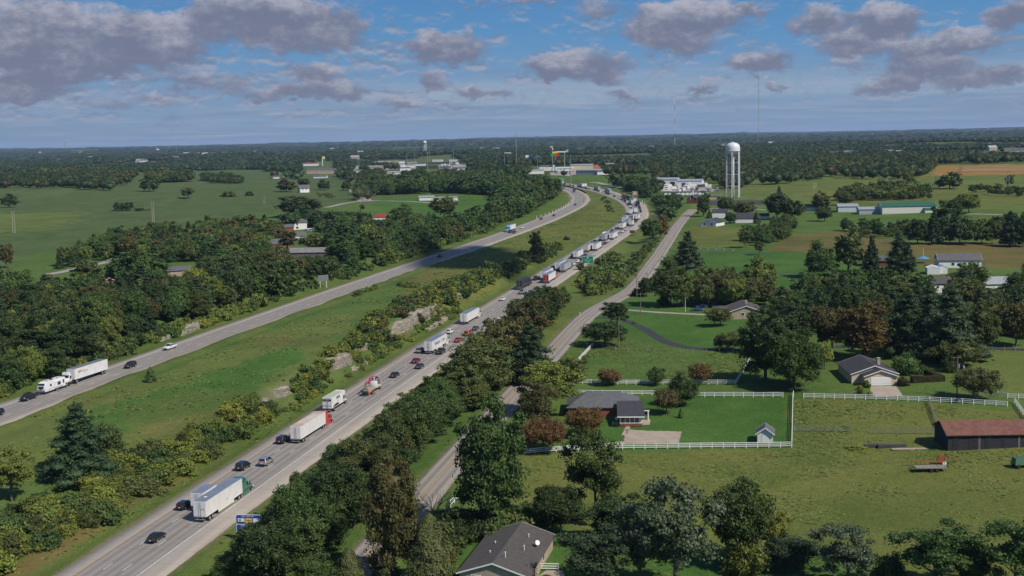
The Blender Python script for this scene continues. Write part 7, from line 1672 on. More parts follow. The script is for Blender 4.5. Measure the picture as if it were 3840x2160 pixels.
# ------------------------------------------------------------------ yard things
def yard():
 # white frame on the patio
 x, y, z = at(2410, 1576); e = empty("swing_frame", (x, y, z), -.05, "white goal-like frame on the patio behind the brick house", "frame"); q = MB(); q.box(-1.5, -1.25, -.12, .12, 0, 2.3); q.obj("post", TRIM, e); q = MB(); q.box(1.25, 1.5, -.12, .12, 0, 2.3); q.obj("post", TRIM, e); q = MB(); q.box(-1.7, 1.7, -.14, .14, 2.3, 2.5); q.obj("crossbar", TRIM, e)
 for px, py, k, rz, lab in ((2613, 1166, 'sedan', 1.3, "blue sedan parked on the lawn near the lamp post"), (2634, 1153, 'sedan', 1.45, "dark blue sedan parked behind the blue one")):
  x, y, z = at(px, py); make_car(k, 'blue' if k and px < 2620 else 'navy', (x, y, z + .02), rz, lab, 1)
 x, y, z = at(2648, 1172); q = MB(); q.box(-.5, .5, -.8, .8, .2, .7); q.box(-.3, .3, -.3, .1, .7, 1.1); q.cyl((-.55, -.5, .25), (.55, -.5, .25), .25, k=8); q.cyl((-.55, .5, .25), (.55, .5, .25), .25, k=8); tagp(link("riding_mower", q.mesh("riding_mower", BRICK), loc=(x, y, z)), "small red riding mower at the end of the gravel driveway", "mower")
 # hedge round a terrace
 LMH = LM['hedge']
 x, y, z = at(3452, 1432); e = empty("hedge", (x, y, z), 0, "clipped brown-green hedge enclosing a small terrace", "hedge")
 r = np.random.default_rng(3)
 for nm, (x0, x1, y0, y1) in dict(a=(-2.5, 6.0, -1.2, .6), b=(4.2, 6.0, .6, 15.5), c=(-1.5, 4.2, 14, 15.5)).items():
  S = Shape(); n = int(((x1 - x0) * (y1 - y0) + (x1 - x0 + y1 - y0) * 4) * 45); P = np.stack([r.uniform(x0, x1, n), r.uniform(y0, y1, n), r.uniform(0, 1.6, n)], 1); k = r.integers(0, 5, n); N_ = np.zeros((n, 3))
  for a, (ax, v, s_) in enumerate(((0, x0, -1), (0, x1, 1), (1, y0, -1), (1, y1, 1), (2, 1.6, 1))): m = k == a; P[m, ax] = v; N_[m, ax] = s_
  N_ = N_ + r.normal(0, .4, N_.shape); N_ /= np.linalg.norm(N_, axis=1)[:, None]; P += r.normal(0, .05, P.shape); S.quads(*leaf_quads(P, N_, np.full(n, .12), r)); V, Q, _ = S.arrays()
  b = MB(); b.box(x0 + .08, x1 - .08, y0 + .08, y1 - .08, 0, 1.52); link("hedge_foliage", mesh_np("hedge_foliage", V, [Q], LMH), e); b.obj("hedge_core", LMH, e)
 for px, py, s_, c_, lab in ((3246, 1452, 26, 'green', "clipped round shrub left of the garage door"), (3387, 1446, 34, 'hedge', "clipped round shrub right of the garage door"), (3225, 1462, 18, 'yellow', "yellow-green shrub left of the garage drive"), (3225, 1475, 16, 'brown', "reddish shrub at the corner of the garage drive"), (3262, 1487, 20, 'yellow', "yellow shrub in front of the long white fence"), (3480, 1500, 16, 'green', "round bush behind the long white fence"), (3532, 1500, 14, 'green', "second round bush behind the long white fence"),
       (3230, 1425, 26, 'dark', "dark shrub at the shaded side of the cream house"), (3205, 1400, 22, 'dark', "dark shrub behind the first at the shaded side of the cream house"), (2690, 1312, 10, 'dark', "little dark bush under the spreading small tree"), (2705, 1313, 9, 'dark', "second little dark bush under the spreading small tree"), (2205, 1590, 22, 'green', "round shrub at the brick house porch"), (1960, 2110, 30, 'bright', "green weeds at the corner of the cream brick house"),
       (3460, 1400, 28, 'green', "flowering bush above the hedge terrace"), (2380, 1213, 12, 'ygreen', "light bush beside the black driveway mouth"), (2125, 900, 16, 'dark', "low shrub in the grass of the median bend")):
  T(px, py, s_, s_ * 1.25, 'bush', c_, lab)
 # hay rake and flat trailer
 x, y, z = at(3490, 1766); e = empty("flatbed_trailer", (x, y, z), -.04, "old grey flatbed trailer parked in the pasture below the barn", "trailer"); q = MB(); q.box(-3.2, 3.0, -1.1, 1.1, .75, .95); q.obj("deck", pmat("old_planks", (.26, .23, .20), .9, var=.3, vscale=2), e)
 for sx in (-.1, 1.0):
  for sy in (-1.15, 1.15): q = MB(); q.cyl((sx, sy - .1, .38), (sx, sy + .1, .38), .38, k=12); q.obj("wheel", TYRE, e)
 q = MB(); q.beam((3.0, 1.0, .9), (3.1, 1.0, 3.6), .08); q.beam((3.0, -1.0, .9), (3.1, -1.0, 3.2), .08); q.beam((3.1, -1, 3.1), (3.1, 1, 3.1), .08); q.obj("tail_gate", DARKM, e); q = MB(); q.beam((-3.2, 0, .8), (-4.6, 0, .6), .12); q.obj("tow_bar", DARKM, e)
 x, y, z = at(3488, 1744); e = empty("hay_rake", (x, y, z), -.03, "orange farm implement lying behind the flatbed trailer", "farm implement"); q = MB(); q.beam((-6, 0, .8), (6.2, .3, 1.1), .14); q.obj("tool_bar", ORANGE, e); q = MB(); q.cyl((2.3, -.1, 1.3), (2.3, .2, 1.3), .85, k=14); q.obj("rotor", ORANGE, e); q = MB(); q.cyl((2.8, -.5, .4), (2.8, -.3, .4), .4, k=12); q.obj("wheel", TRIM, e)
 for k in range(9): q = MB(); q.beam((-5.6 + k * .9, 0, .9), (-5.7 + k * .9, -.3, .2), .06); q.obj("tine", DARKM, e)
 x, y, z = at(3822, 1752); e = empty("hay_baler", (x, y, z), .05, "green farm wagon cut by the right border", "farm wagon"); q = MB(); q.box(-1.3, 3.4, -1.1, 1.1, .7, 2.0, 0, .2, .3); q.obj("hopper", pmat("wagon_green", (.05, .12, .07), .6), e)
 for sx in (-.6, 2.6):
  for sy in (-1.1, 1.1): q = MB(); q.cyl((sx, sy - .1, .4), (sx, sy + .1, .4), .4, k=12); q.obj("wheel", TYRE, e)
 for px, py, L, lab, m in ((3220, 1678, 4.5, "heap of dry yellow weeds left of the feed bunks", 'w'), (3285, 1676, 4.0, "long dark feed bunk left in the row by the barn", 'd'), (3345, 1677, 5.0, "long dark feed bunk right in the row by the barn", 'd'), (3420, 1684, 7.0, "pale concrete kerb beside the barn", 'c')):
  x, y, z = at(px, py)
  if m == 'w': T(px, py + 3, 14, 80, 'bush', 'yellow', lab, name="weed_heap", cat="weeds"); continue
  q = MB(); q.box(-L / 1.6, L / 1.6, -.5, .5, 0, .5 if m == 'd' else .15)
  if m == 'd': q.box(-L / 1.6 + .1, L / 1.6 - .1, -.3, .3, .5, .6)
  tagp(link("feed_bunk" if m == 'd' else "concrete_kerb", q.mesh("feed_bunk", pmat("bunk_dark", (.06, .06, .065), .9, var=.3) if m == 'd' else CONC), loc=(x, y, z)), lab, "feed bunk" if m == 'd' else "kerb")
 x, y, z = at(3462, 986); e = empty("parasol", (x, y, z), 0, "blue patio parasol beside the red brick house", "parasol"); q = MB(); q.cyl((0, 0, 0), (0, 0, 3.0), .05, k=6); q.obj("pole", STEEL, e); q = MB(); q.lathe([(3.2, 2.1), (.05, 3.3)], 8); q.obj("canopy", PAINT['skyblue'], e)
 x, y, z = at(3530, 985); make_car('pickup', 'darkred', (x, y, z + .02), 1.3, "dark red pickup parked at the large white house", 0)
 x, y, z = at(1073, 842); e = empty("flag", (x, y, z), 0, "red flag with a white cross band left of the pool house", "flag"); q = MB(); q.cyl((0, 0, 0), (0, 0, 9), .06, k=6); q.obj("flagpole", TRIM, e); q = MB(); q.box(0, 2.4, -.03, .03, 7.2, 8.8); q.obj("cloth", PAINT['red'], e); q = MB(); q.box(0, 2.42, -.05, .05, 7.9, 8.2); q.obj("cloth_band", TRIM, e)
 for px, py, c_, lab in ((2175, 1186, SW, "white mailbox on a post beside the country road"), (2143, 1192, SDK, "black mailbox on a post beside the country road"), (2202, 1302, SW, "small white post box by the diagonal white fence")):
  x, y, z = at(px, py); q = MB(); q.box(-.06, .06, -.06, .06, 0, 1.1); q.box(-.15, .15, -.3, .3, 1.1, 1.4); tagp(link("mailbox", q.mesh("mailbox", c_), loc=(x, y, z)), lab, "mailbox")
 x, y, z = at(1683, 1672); q = MB(); q.box(-.06, .06, -.06, .06, 0, 1.1); q.box(-.3, .3, -.15, .15, 1.1, 1.45); tagp(link("mailbox", q.mesh("mailbox", SDK), loc=(x, y, z)), "dark mailbox at the verge of the shaded country road", "mailbox")
 # vehicles of the storage yard and truck stop
 r = np.random.default_rng(4); cols = ['white', 'white', 'silver', 'white', 'grey', 'black']
 def lotcars(pts, n, kinds, lab, grp, big=False):
  P = poly_world(pts); lo, hi = P.min(0), P.max(0); k = 0; used = []
  for _ in range(900):
   p = r.uniform(lo, hi)
   if not inside(p[None], P)[0] or any((p[0] - a) ** 2 + ((p[1] - b)) ** 2 < (13 if big else 6) ** 2 for a, b in used): continue
   used.append(p); z = float(zt(*p)) + .2; c_ = cols[r.integers(len(cols))]; nm = c_; wh = ('left', 'middle', 'right')[min(2, int(3 * (p[0] - lo[0]) / (hi[0] - lo[0])))] + (' front' if p[1] < (lo[1] + hi[1]) / 2 else ' rear') + ' part'
   if big:
    e = empty("parked_camper", (p[0], p[1], z), r.uniform(-.4, .4) + math.pi / 2 * r.integers(2), f"{nm} camper {lab}, {wh}", "camper", f"{nm} campers {grp}"); q = MB(); q.box(-4.2, 4.2, -1.25, 1.25, .6, 3.3, 0, .15, .08); q.obj("body", PAINT[c_] if c_ != 'black' else TRWHITE, e, bevel=.1)
    if c_ == 'black': e["label"] = f"white camper {lab}, {wh}"; e["group"] = f"white campers {grp}"
    q = MB(); q.box(-2, -.8, -1.29, -1.25, 1.6, 2.4); q.obj("window", GLASS, e)
    for sy in (-1, 1): add_wheel(e, .0, sy * .9, .35, .25).rotation_euler = (0, 0, math.pi / 2)
   else: make_car(['suv', 'sedan', 'pickup'][r.integers(3)], c_, (p[0], p[1], z), r.uniform(-.3, .3) + math.pi / 2 * r.integers(2), f"{nm} vehicle {lab}, {wh}", 0, f"{nm} vehicles {grp}")
   k += 1
   if k >= n: break
 lotcars([(2470, 703), (2640, 697), (2700, 716), (2640, 722), (2500, 724)], 26, 0, "parked in the storage yard", "in the storage yard", True)
 lotcars([(2445, 700), (2500, 700), (2520, 715), (2460, 712)], 8, 0, "parked beside the left yard warehouse", "beside the left yard warehouse")
 lotcars([(1645, 620), (1722, 613), (1740, 626), (1655, 632)], 22, 0, "parked at the distant truck stop", "at the distant truck stop", True)
 lotcars([(2060, 648), (2180, 643), (2150, 652), (2070, 656)], 10, 0, "parked at the filling station", "at the filling station")
 lotcars([(1410, 636), (1560, 622), (1560, 630), (1440, 640)], 8, 0, "parked between the works halls", "between the works halls")
yard()

# ------------------------------------------------------------------ limestone ledges
def rock_mat():
 m = bpy.data.materials.new("limestone"); m.use_nodes = True; t = NT(m.node_tree); b = t.n['Principled BSDF']
 s = t.add('ShaderNodeSeparateXYZ', ins={0: t.add('ShaderNodeNewGeometry').outputs['Position']}); st = t.add('ShaderNodeCombineXYZ', ins={0: t.math('MULTIPLY', s.outputs[0], .25), 1: t.math('MULTIPLY', s.outputs[1], .25), 2: t.math('MULTIPLY', s.outputs[2], 3.2)}).outputs[0]
 n = t.noise(st, 1.0, 5.0, .65); n2 = t.noise(t.add('ShaderNodeNewGeometry').outputs['Position'], .9, 5.0, .7)
 c = t.mix(t.smooth(n, .35, .65), (.13, .11, .085, 1), (.33, .295, .245, 1)); c = t.mix(t.math('MULTIPLY', t.smooth(n2, .45, .7), .6), c, (.10, .09, .06, 1))
 t.put(b.inputs['Base Color'], c); b.inputs['Roughness'].default_value = .95; bp = t.add('ShaderNodeBump', ins={'Height': n, 'Strength': .8, 'Distance': .25}); t.l.new(bp.outputs[0], b.inputs['Normal'])
 return m
LIME = rock_mat()
def ledges():
 r = np.random.default_rng(9)
 for pts, hh, lab in (([(1222, 1396), (1282, 1382), (1312, 1366), (1340, 1350)], 3.4, "limestone ledge below the yellowing bushes, lower one"), ([(1464, 1259), (1500, 1250), (1539, 1237), (1598, 1198), (1650, 1174), (1668, 1160)], 3.6, "long layered limestone face beside the traffic"),
                               ([(1035, 1500), (1070, 1488), (1105, 1470)], 2.2, "crumbling limestone patch in the median bushes"), ([(1330, 1398), (1375, 1372), (1400, 1358)], 1.0, "pale rock rubble at the foot of the lower ledge"), ([(1610, 1246), (1665, 1212), (1708, 1186)], 1.2, "pale rock rubble near the right end of the limestone face"),
                               ([(690, 1262), (740, 1236), (780, 1220)], 2.6, "grey rock patch among the vines by the left carriageway"), ([(1690, 1146), (1720, 1132), (1745, 1118)], 2.6, "brown rock nose at the upper end of the median cut"), ([(600, 1285), (640, 1270), (680, 1256)], 1.5, "small rock patch at the left end of the vines"), ([(965, 1545), (1000, 1528), (1025, 1508)], 1.8, "low rock patch above the lettered box truck"), ([(1360, 1318), (1385, 1305), (1405, 1296)], 2.0, "little rock face between the two larger ledges")):
  P = resample(poly_world(pts), .55); T_, N_ = normals2(P); x0, y0 = P[0]; z0 = float(zt(x0, y0)); zb = zt(P[:, 0], P[:, 1]) - z0; n = len(P); rows = max(4, int(hh / .42)); V = []; nz = vnoise(P[:, 0] * 3, P[:, 1] * 3, 9, 5, 3)
  base = np.cumsum(r.normal(0, .08, n)); base -= np.linspace(0, base[-1], n)
  for k in range(rows + 2):
   f = min(k, rows) / rows; step = r.normal(0, .10)
   for i in range(n):
    e = min(i, n - 1 - i) / (n * .18 + 1); tp = min(1, e) ** .5; h = hh * tp * (1 + .25 * nz[i])
    off = base[i] * .8 - .45 * f * hh * .45 + step + r.normal(0, .07) - (1 - tp) * 1.2 - (3.0 if k > rows else 0)
    p = P[i] + N_[i] * off + T_[i] * r.normal(0, .05); V.append((p[0] - x0, p[1] - y0, zb[i] - .4 + (h + .4) * f + (r.normal(0, .05) if 0 < k else 0)))
  Fc = [(k * n + i, k * n + i + 1, (k + 1) * n + i + 1, (k + 1) * n + i) for k in range(rows + 1) for i in range(n - 1)]
  tagp(link("rock_ledge", mesh_np("rock_ledge", np.array(V), np.array(Fc), LIME), loc=(x0, y0, z0)), lab, "rock ledge")
ledges()

# ------------------------------------------------------------------ single trees
SINGLE = [
 (1180, 940, 58, 100, 'wide', 'olive', "olive spreading tree above the left end of the grey barn"),
 (1000, 926, 44, 50, 'small', 'ygreen', "yellow-green tree left of the cream gabled house in the left wood"),
 (2722, 798, 58, 60, 'round', 'green', "green tree behind the second white house"),
 (2637, 812, 90, 48, 'tall', 'green', "tall slim tree between the brick church and the white gabled house"),
 (2660, 818, 30, 22, 'conifer', 'dark', "dark little conifer at the back of the white gabled house"),
 (2738, 838, 40, 40, 'round', 'dark', "dark round tree between the white gabled house and the garage barn"),
 (2790, 808, 52, 78, 'round', 'olive', "olive tree behind the white garage barn"),
 (2837, 838, 44, 28, 'conifer', 'dark', "dark pointed tree right of the white garage barn"),
 (2846, 956, 55, 32, 'open', 'olive', "slim lone tree with a shadow on the bright lawn's far edge"),
 (2795, 928, 68, 50, 'open', 'olive', "thin olive tree at the right end of the striped pasture"),
 (305, 1800, 290, 275, 'pine', 'pine', "big layered pine standing in the grass between the two carriageways"),
 (45, 1880, 205, 165, 'open', 'ygreen', "yellow-green tree at the left border beside the big median pine"),
 (400, 1720, 130, 110, 'small', 'green', "dark green tree touching the right side of the big median pine"),
 (565, 1432, 58, 48, 'conifer', 'green', "small cone shaped bush alone in the median grass near the left carriageway"),
 (1840, 2000, 500, 250, 'tall', 'green', "towering dark leafy tree between the country road and the cream house"),
 (2235, 1975, 350, 205, 'open', 'green', "tall open tree with a visible forked trunk beside the white fence"),
 (2330, 2050, 190, 250, 'round', 'dark', "dark shaded tree between the open tree and the silvery tree"),
 (2100, 2010, 190, 170, 'round', 'dark', "dark shaded tree just behind the cream house roof"),
 (2530, 2235, 430, 290, 'open', 'silver', "largest silvery leaved tree at the lower middle of the pasture edge"),
 (2400, 2200, 300, 220, 'open', 'silver', "silvery tree pressed against the left of the largest silvery tree"),
 (2240, 2240, 260, 240, 'open', 'blue', "grey-green tree right of the cream house near the bottom edge"),
 (2770, 2120, 310, 235, 'round', 'green', "dense green tree in front of the pasture right of the silvery trees"),
 (2895, 2100, 205, 120, 'open', 'yellow', "bright yellow tree against the olive pasture"),
 (2790, 2150, 110, 140, 'bush', 'ygreen', "yellow-green shrub at the foot of the dense green tree"),
 (3180, 2215, 245, 210, 'open', 'silver', "silver leaved round tree in the row along the bottom edge"),
 (2960, 2140, 130, 180, 'round', 'blue', "low grey-green tree left of the silver leaved round tree"),
 (3340, 2170, 100, 110, 'bush', 'dark', "dark low bush right of the silver leaved round tree"),
 (3510, 2210, 245, 260, 'open', 'green', "spreading green tree in the bottom row below the pasture"),
 (3640, 2200, 160, 150, 'round', 'dark', "dark tree between two taller green trees in the bottom right row"),
 (3810, 2230, 280, 240, 'open', 'green', "tall green tree in the lower right corner"),
 (1610, 2190, 270, 210, 'cypress', 'cedar', "dense olive conifer left of the cream house"),
 (1310, 2230, 180, 150, 'cypress', 'cedar', "half hidden olive evergreen at the bottom by the country road"),
 (1010, 2190, 230, 240, 'round', 'dark', "big dark tree at the bottom edge left of the country road"),
 (1130, 2110, 270, 220, 'round', 'green', "big green tree in the bottom strip below the red cab semi"),
 (1270, 2010, 270, 220, 'round', 'dark', "dark crowned tree in the strip above the country road bend"),
 (1350, 1900, 250, 190, 'open', 'olive', "olive crowned tree in the strip above the vine-clad trees"),
 (1180, 2230, 150, 170, 'round', 'green', "green tree cut by the bottom edge beside the country road"),
 (1500, 1770, 230, 190, 'round', 'green', "green tree of the strip beside the upper country road"),
 (1478, 2175, 500, 185, 'tall', 'brown', "tall brown and green vine-clad tree beside the bend of the country road"),
 (1448, 1920, 290, 120, 'tall', 'olive', "slim olive vine-clad tree right next to the country road"),
 (1800, 1500, 240, 230, 'tall', 'olive', "tall mixed brown and green tree leaning over the right shoulder of the traffic"),
 (1990, 1440, 230, 190, 'pine', 'pine', "dark layered pine at the left side of the country road"),
 (1900, 1400, 200, 190, 'round', 'brown', "brownish tree with bare branches beside the queue of cars"),
 (1980, 1300, 170, 170, 'open', 'brown', "rusty tinted open tree behind the dark pine"),
 (2045, 1560, 220, 210, 'open', 'ygreen', "yellow-green tree between the country road and the white fence corner"),
 (2140, 1480, 150, 120, 'open', 'olive', "olive tree just left of the upper white fence"),
 (2010, 1630, 190, 130, 'open', 'brown', "reddish brown tree beside the grey roofed brick house"),
 (2045, 1695, 120, 165, 'wide', 'rust', "rust coloured spreading tree at the lower left of the brick house"),
 (2195, 1640, 105, 125, 'wide', 'rust', "dark rust coloured tree in front of the brick house porch"),
 (2287, 1445, 58, 80, 'small', 'rust', "small rust tree in front of the upper white fence"),
 (2625, 1440, 75, 80, 'small', 'rust', "rust tree behind the round dark green tree by the white fence"),
 (2558, 1522, 118, 108, 'round', 'dark', "round dark green tree rising over the middle white fence"),
 (2460, 1445, 62, 62, 'small', 'green', "small green tree behind the brown tree on the white fence"),
 (2500, 1552, 95, 95, 'small', 'brown', "brownish tree right of the grey roofed brick house"),
 (2553, 1567, 40, 24, 'conifer', 'bright', "tiny green sapling on the lawn behind the brick house"),
 (2265, 1298, 85, 135, 'wide', 'dark', "broad dark tree in the lawn inside the driveway curve"),
 (2312, 1222, 92, 92, 'open', 'dark', "dark tree at the mouth of the black driveway"),
 (2702, 1222, 64, 88, 'small', 'olive', "olive tree casting a dark shadow on the lawn below the brown roofed house"),
 (2698, 1312, 58, 40, 'small', 'brown', "thin brownish tree at the end of the driveway curve"),
 (2745, 1313, 62, 78, 'wide', 'olive', "small spreading tree beside the thin brownish tree"),
 (2980, 1455, 195, 195, 'round', 'bright', "bright green shade tree with a forked pale trunk on the lawn"),
 (2870, 1430, 290, 170, 'tall', 'dark', "tall dark tree behind the bright green shade tree"),
 (2960, 1330, 200, 170, 'tall', 'dark', "dark tree behind the garage lawn near the rusty trees"),
 (3093, 1385, 100, 58, 'small', 'yellow', "small golden tree left of the cream garage house"),
 (3065, 1415, 28, 20, 'small', 'brown', "tiny brown sapling on the lawn beside the golden tree"),
 (3235, 1350, 215, 165, 'tall', 'rust', "tall rusty tree right behind the cream garage house"),
 (3120, 1320, 170, 140, 'round', 'brown', "brown and green tree left of the tall rusty tree"),
 (3335, 1312, 70, 55, 'small', 'rust', "small rust tree on the lane behind the cream garage house"),
 (3400, 1335, 240, 200, 'pine', 'pine', "dark pine left in the pine group behind the cream garage house"),
 (3560, 1350, 270, 240, 'pine', 'blue', "largest dark pine right of the cream garage house"),
 (3480, 1290, 230, 160, 'pine', 'pine', "dark pine between the two bigger pines"),
 (3685, 1320, 175, 110, 'round', 'olive', "olive tree right of the largest dark pine"),
 (3810, 1300, 170, 150, 'round', 'brown', "brown leaved tree at the right border by the farm lane"),
 (3400, 1400, 75, 100, 'bush', 'green', "flowering green shrub right of the chimney of the cream garage house"),
 (3560, 1395, 62, 48, 'bush', 'dark', "dark upright shrub in the lawn left of the wooden power pole"),
 (3600, 1375, 95, 165, 'wide', 'olive', "flat topped dark tree behind the wooden power pole"),
 (3655, 1500, 118, 160, 'wide', 'cedar', "spreading dark olive tree right of the wooden power pole"),
 (2580, 1008, 140, 112, 'pine', 'blue', "blue-green pine beside the straight part of the country road"),
 (2515, 1148, 160, 135, 'round', 'green', "large round green tree with a golden edge near the country road"),
 (2565, 1150, 130, 70, 'tall', 'ygreen', "golden green flank tree right of the large round green tree"),
 (2425, 1112, 72, 55, 'round', 'dark', "dark tree at the bend of the country road"),
 (2390, 1108, 30, 45, 'bush', 'dark', "dark bush beside the bend of the country road"),
 (2490, 1145, 30, 40, 'bush', 'green', "small round shrub on the lawn by the driveway"),
 (2680, 1150, 28, 30, 'bush', 'green', "round shrub near the blue cars"),
 (2205, 1095, 72, 38, 'conifer', 'dark', "dark upright juniper below the large green highway sign"),
 (2285, 1086, 68, 36, 'conifer', 'dark', "dark upright juniper right of the large green highway sign"),
 (2178, 1012, 26, 26, 'bush', 'brown', "brown weed bush under the left post of the green highway sign"),
 (2438, 905, 85, 70, 'round', 'green', "green tree beside the dark back of a road sign"),
 (2478, 893, 78, 58, 'round', 'rust', "orange tinted tree left of the country road"),
 (2012, 955, 82, 50, 'open', 'green', "green tree in the shaded hollow of the median"),
 (2018, 975, 52, 56, 'round', 'dark', "dark round tree in the shaded hollow of the median"),
 (3075, 1040, 120, 100, 'round', 'green', "shade tree with a long shadow on the bright lawn"),
 (3180, 1020, 160, 100, 'tall', 'olive', "tall grey-green tree between the shade tree and the dark spruce"),
 (3266, 1024, 140, 76, 'pine', 'pine', "dark spruce left of the red brick house"),
 (3370, 1026, 150, 105, 'pine', 'pine', "dark pine in front of the red brick house"),
 (3405, 1028, 115, 66, 'pine', 'pine', "narrow pine right of the red brick house"),
 (3440, 915, 92, 88, 'round', 'dark', "dark round tree leftmost in the grove below the farm sheds"),
 (3500, 915, 130, 70, 'pine', 'pine', "dark evergreen in the grove below the farm sheds"),
 (3550, 900, 135, 100, 'tall', 'dark', "tallest dark tree in the grove below the farm sheds"),
 (3600, 915, 90, 110, 'round', 'dark', "broad dark tree right in the grove below the farm sheds"),
 (3680, 915, 80, 70, 'round', 'green', "green tree in the row at the far right field"),
 (3720, 915, 92, 60, 'round', 'olive', "olive tree in the row at the far right field"),
 (3785, 925, 130, 76, 'pine', 'pine', "layered pine in the row at the far right field"),
 (3835, 925, 110, 70, 'round', 'dark', "dark tree at the right border of the far field row"),
 (3632, 800, 72, 80, 'round', 'ygreen', "yellow-green tree above the grove beside the farm lane"),
 (3575, 815, 70, 62, 'tall', 'dark', "dark tree beside the long green roofed barn"),
 (2915, 822, 96, 92, 'round', 'dark', "dark tree group leader left of the small green roofed cottage"),
 (2978, 822, 70, 70, 'round', 'dark', "dark round tree touching the small green roofed cottage"),
 (2922, 745, 48, 30, 'pine', 'pine', "spruce top above the dark trees left of the cottage"),
 (3080, 790, 70, 60, 'tall', 'olive', "tall olive tree behind the first white shed"),
 (3092, 830, 52, 58, 'round', 'dark', "dark tree in front of the first white shed"),
 (3170, 768, 46, 62, 'round', 'olive', "round olive tree behind the first white shed"),
 (3560, 708, 56, 88, 'round', 'olive', "large spreading tree alone on the upper right pasture"),
 (3785, 705, 50, 34, 'open', 'green', "thin tree beside the double power pole on the right pasture"),
 (3400, 680, 36, 26, 'round', 'ygreen', "light green tree on the edge of the far right wood"),
 (560, 718, 46, 60, 'round', 'dark', "large dark tree alone in the left pasture"),
 (705, 745, 44, 46, 'open', 'olive', "pale trunked tree alone in the left pasture"),
 (36, 778, 46, 56, 'round', 'dark', "dark tree alone at the left border of the pasture"),
 (464, 694, 42, 50, 'round', 'olive', "round tree left of the grove in the upper left pasture"),
 (445, 790, 28, 38, 'round', 'dark', "left half of the round thicket in the left pasture"),
 (478, 789, 30, 42, 'round', 'dark', "right half of the round thicket in the left pasture"),
 (525, 790, 10, 36, 'bush', 'dark', "low bush beside the round thicket in the left pasture"),
 (855, 738, 20, 46, 'bush', 'olive', "grey-green bush on the pasture ridge"),
 (935, 734, 14, 30, 'bush', 'dark', "small dark bush on the pasture ridge"),
 (1075, 720, 46, 62, 'round', 'brown', "brownish tree left of the white farmhouse"),
 (1140, 700, 30, 46, 'round', 'dark', "dark tree behind the white farmhouse"),
 (1215, 712, 34, 50, 'round', 'dark', "dark tree right of the white farmhouse"),
 (1300, 715, 38, 36, 'round', 'dark', "dark tree by the straight country road"),
 (1665, 820, 80, 100, 'round', 'olive', "olive tree standing in the bright green meadow"),
 (1510, 820, 50, 70, 'round', 'green', "green tree left in the bright green meadow"),
 (1480, 825, 40, 40, 'round', 'dark', "small dark tree at the left of the meadow"),
 (510, 1075, 125, 190, 'round', 'green', "large bright crowned tree in the wood left of the small brick house"),
 (330, 1075, 90, 105, 'open', 'olive', "olive tree beside the grey country road in the left wood"),
 (430, 1055, 75, 80, 'pine', 'blue', "bluish evergreen beside the large bright crowned tree"),
 (735, 1110, 105, 85, 'round', 'yellow', "golden yellow tree below the small brick house"),
 (700, 1125, 90, 70, 'round', 'brown', "brown tree beside the golden yellow tree"),
 (655, 895, 66, 70, 'pine', 'pine', "tall pine top at the edge of the left pasture"),
 (25, 1005, 90, 50, 'round', 'brown', "brownish tree cut by the left border at the pasture edge"),
 (1290, 960, 120, 120, 'pine', 'pine', "dark pine behind the grey barn in the left wood"),
 (1240, 930, 105, 105, 'pine', 'pine', "dark pine beside the white pool house"),
 (1120, 812, 72, 140, 'round', 'dark', "dark round tree behind the white pool house"),
 (1080, 940, 72, 60, 'open', 'brown', "reddish tree beside the small house with a gable"),
]
NPLACED = []
def place_singles():
 for a in SINGLE:
  o = T(*a[:6], a[6], lean=.02)
  NPLACED.append((o.location.x, o.location.y))
place_singles()

def dead_trees():
 for (px, py, hp, wp, lab, sd) in ((1640, 1965, 150, 165, "bare grey dead tree beside the country road", 3), (1725, 1990, 120, 110, "bare forked dead tree left of the towering dark tree", 5),
                                      (2436, 1314, 46, 26, "pruned bare trunk standing on the lawn", 8)):
  x, y, z = at(px, py); d = dist_to(x, y, z); S = bare(sd); V, Q, _ = S.arrays()
  hh = np.ptp(V[:, 2]); ww = max(np.ptp(V[:, 0]), np.ptp(V[:, 1]))
  V = V * np.array([wp * d / F_PX / ww, wp * d / F_PX / ww, hp * d / F_PX / hh])
  tagp(link("dead_tree", mesh_np("dead_tree", V, [Q], DEADWOOD), loc=(x, y, z - .1)), lab, "tree")
dead_trees()

# ------------------------------------------------------------------ woods, thickets and far forest
def fill(poly_px, spacing, seed):
 poly = poly_world(poly_px); lo, hi = poly.min(0), poly.max(0); r = np.random.default_rng(seed)
 nx = int((hi[0] - lo[0]) / spacing) + 1; ny = int((hi[1] - lo[1]) / spacing) + 1
 gx, gy = np.meshgrid(np.arange(nx), np.arange(ny)); P = np.stack([gx.ravel() + (gy.ravel() % 2) * .5, gy.ravel()], 1) * spacing + lo
 P = P + r.uniform(-.36, .36, P.shape) * spacing
 P = P[inside(P, poly)]
 # keep clear of roads
 for L, w in ((ROAD_R, RW / 2 + 4), (ROAD_L, LW / 2 + 6), (ROAD_F, FW / 2 + 2.5)):
  d, _, _ = dist_poly(P, L); P = P[d > w]
 return P, r

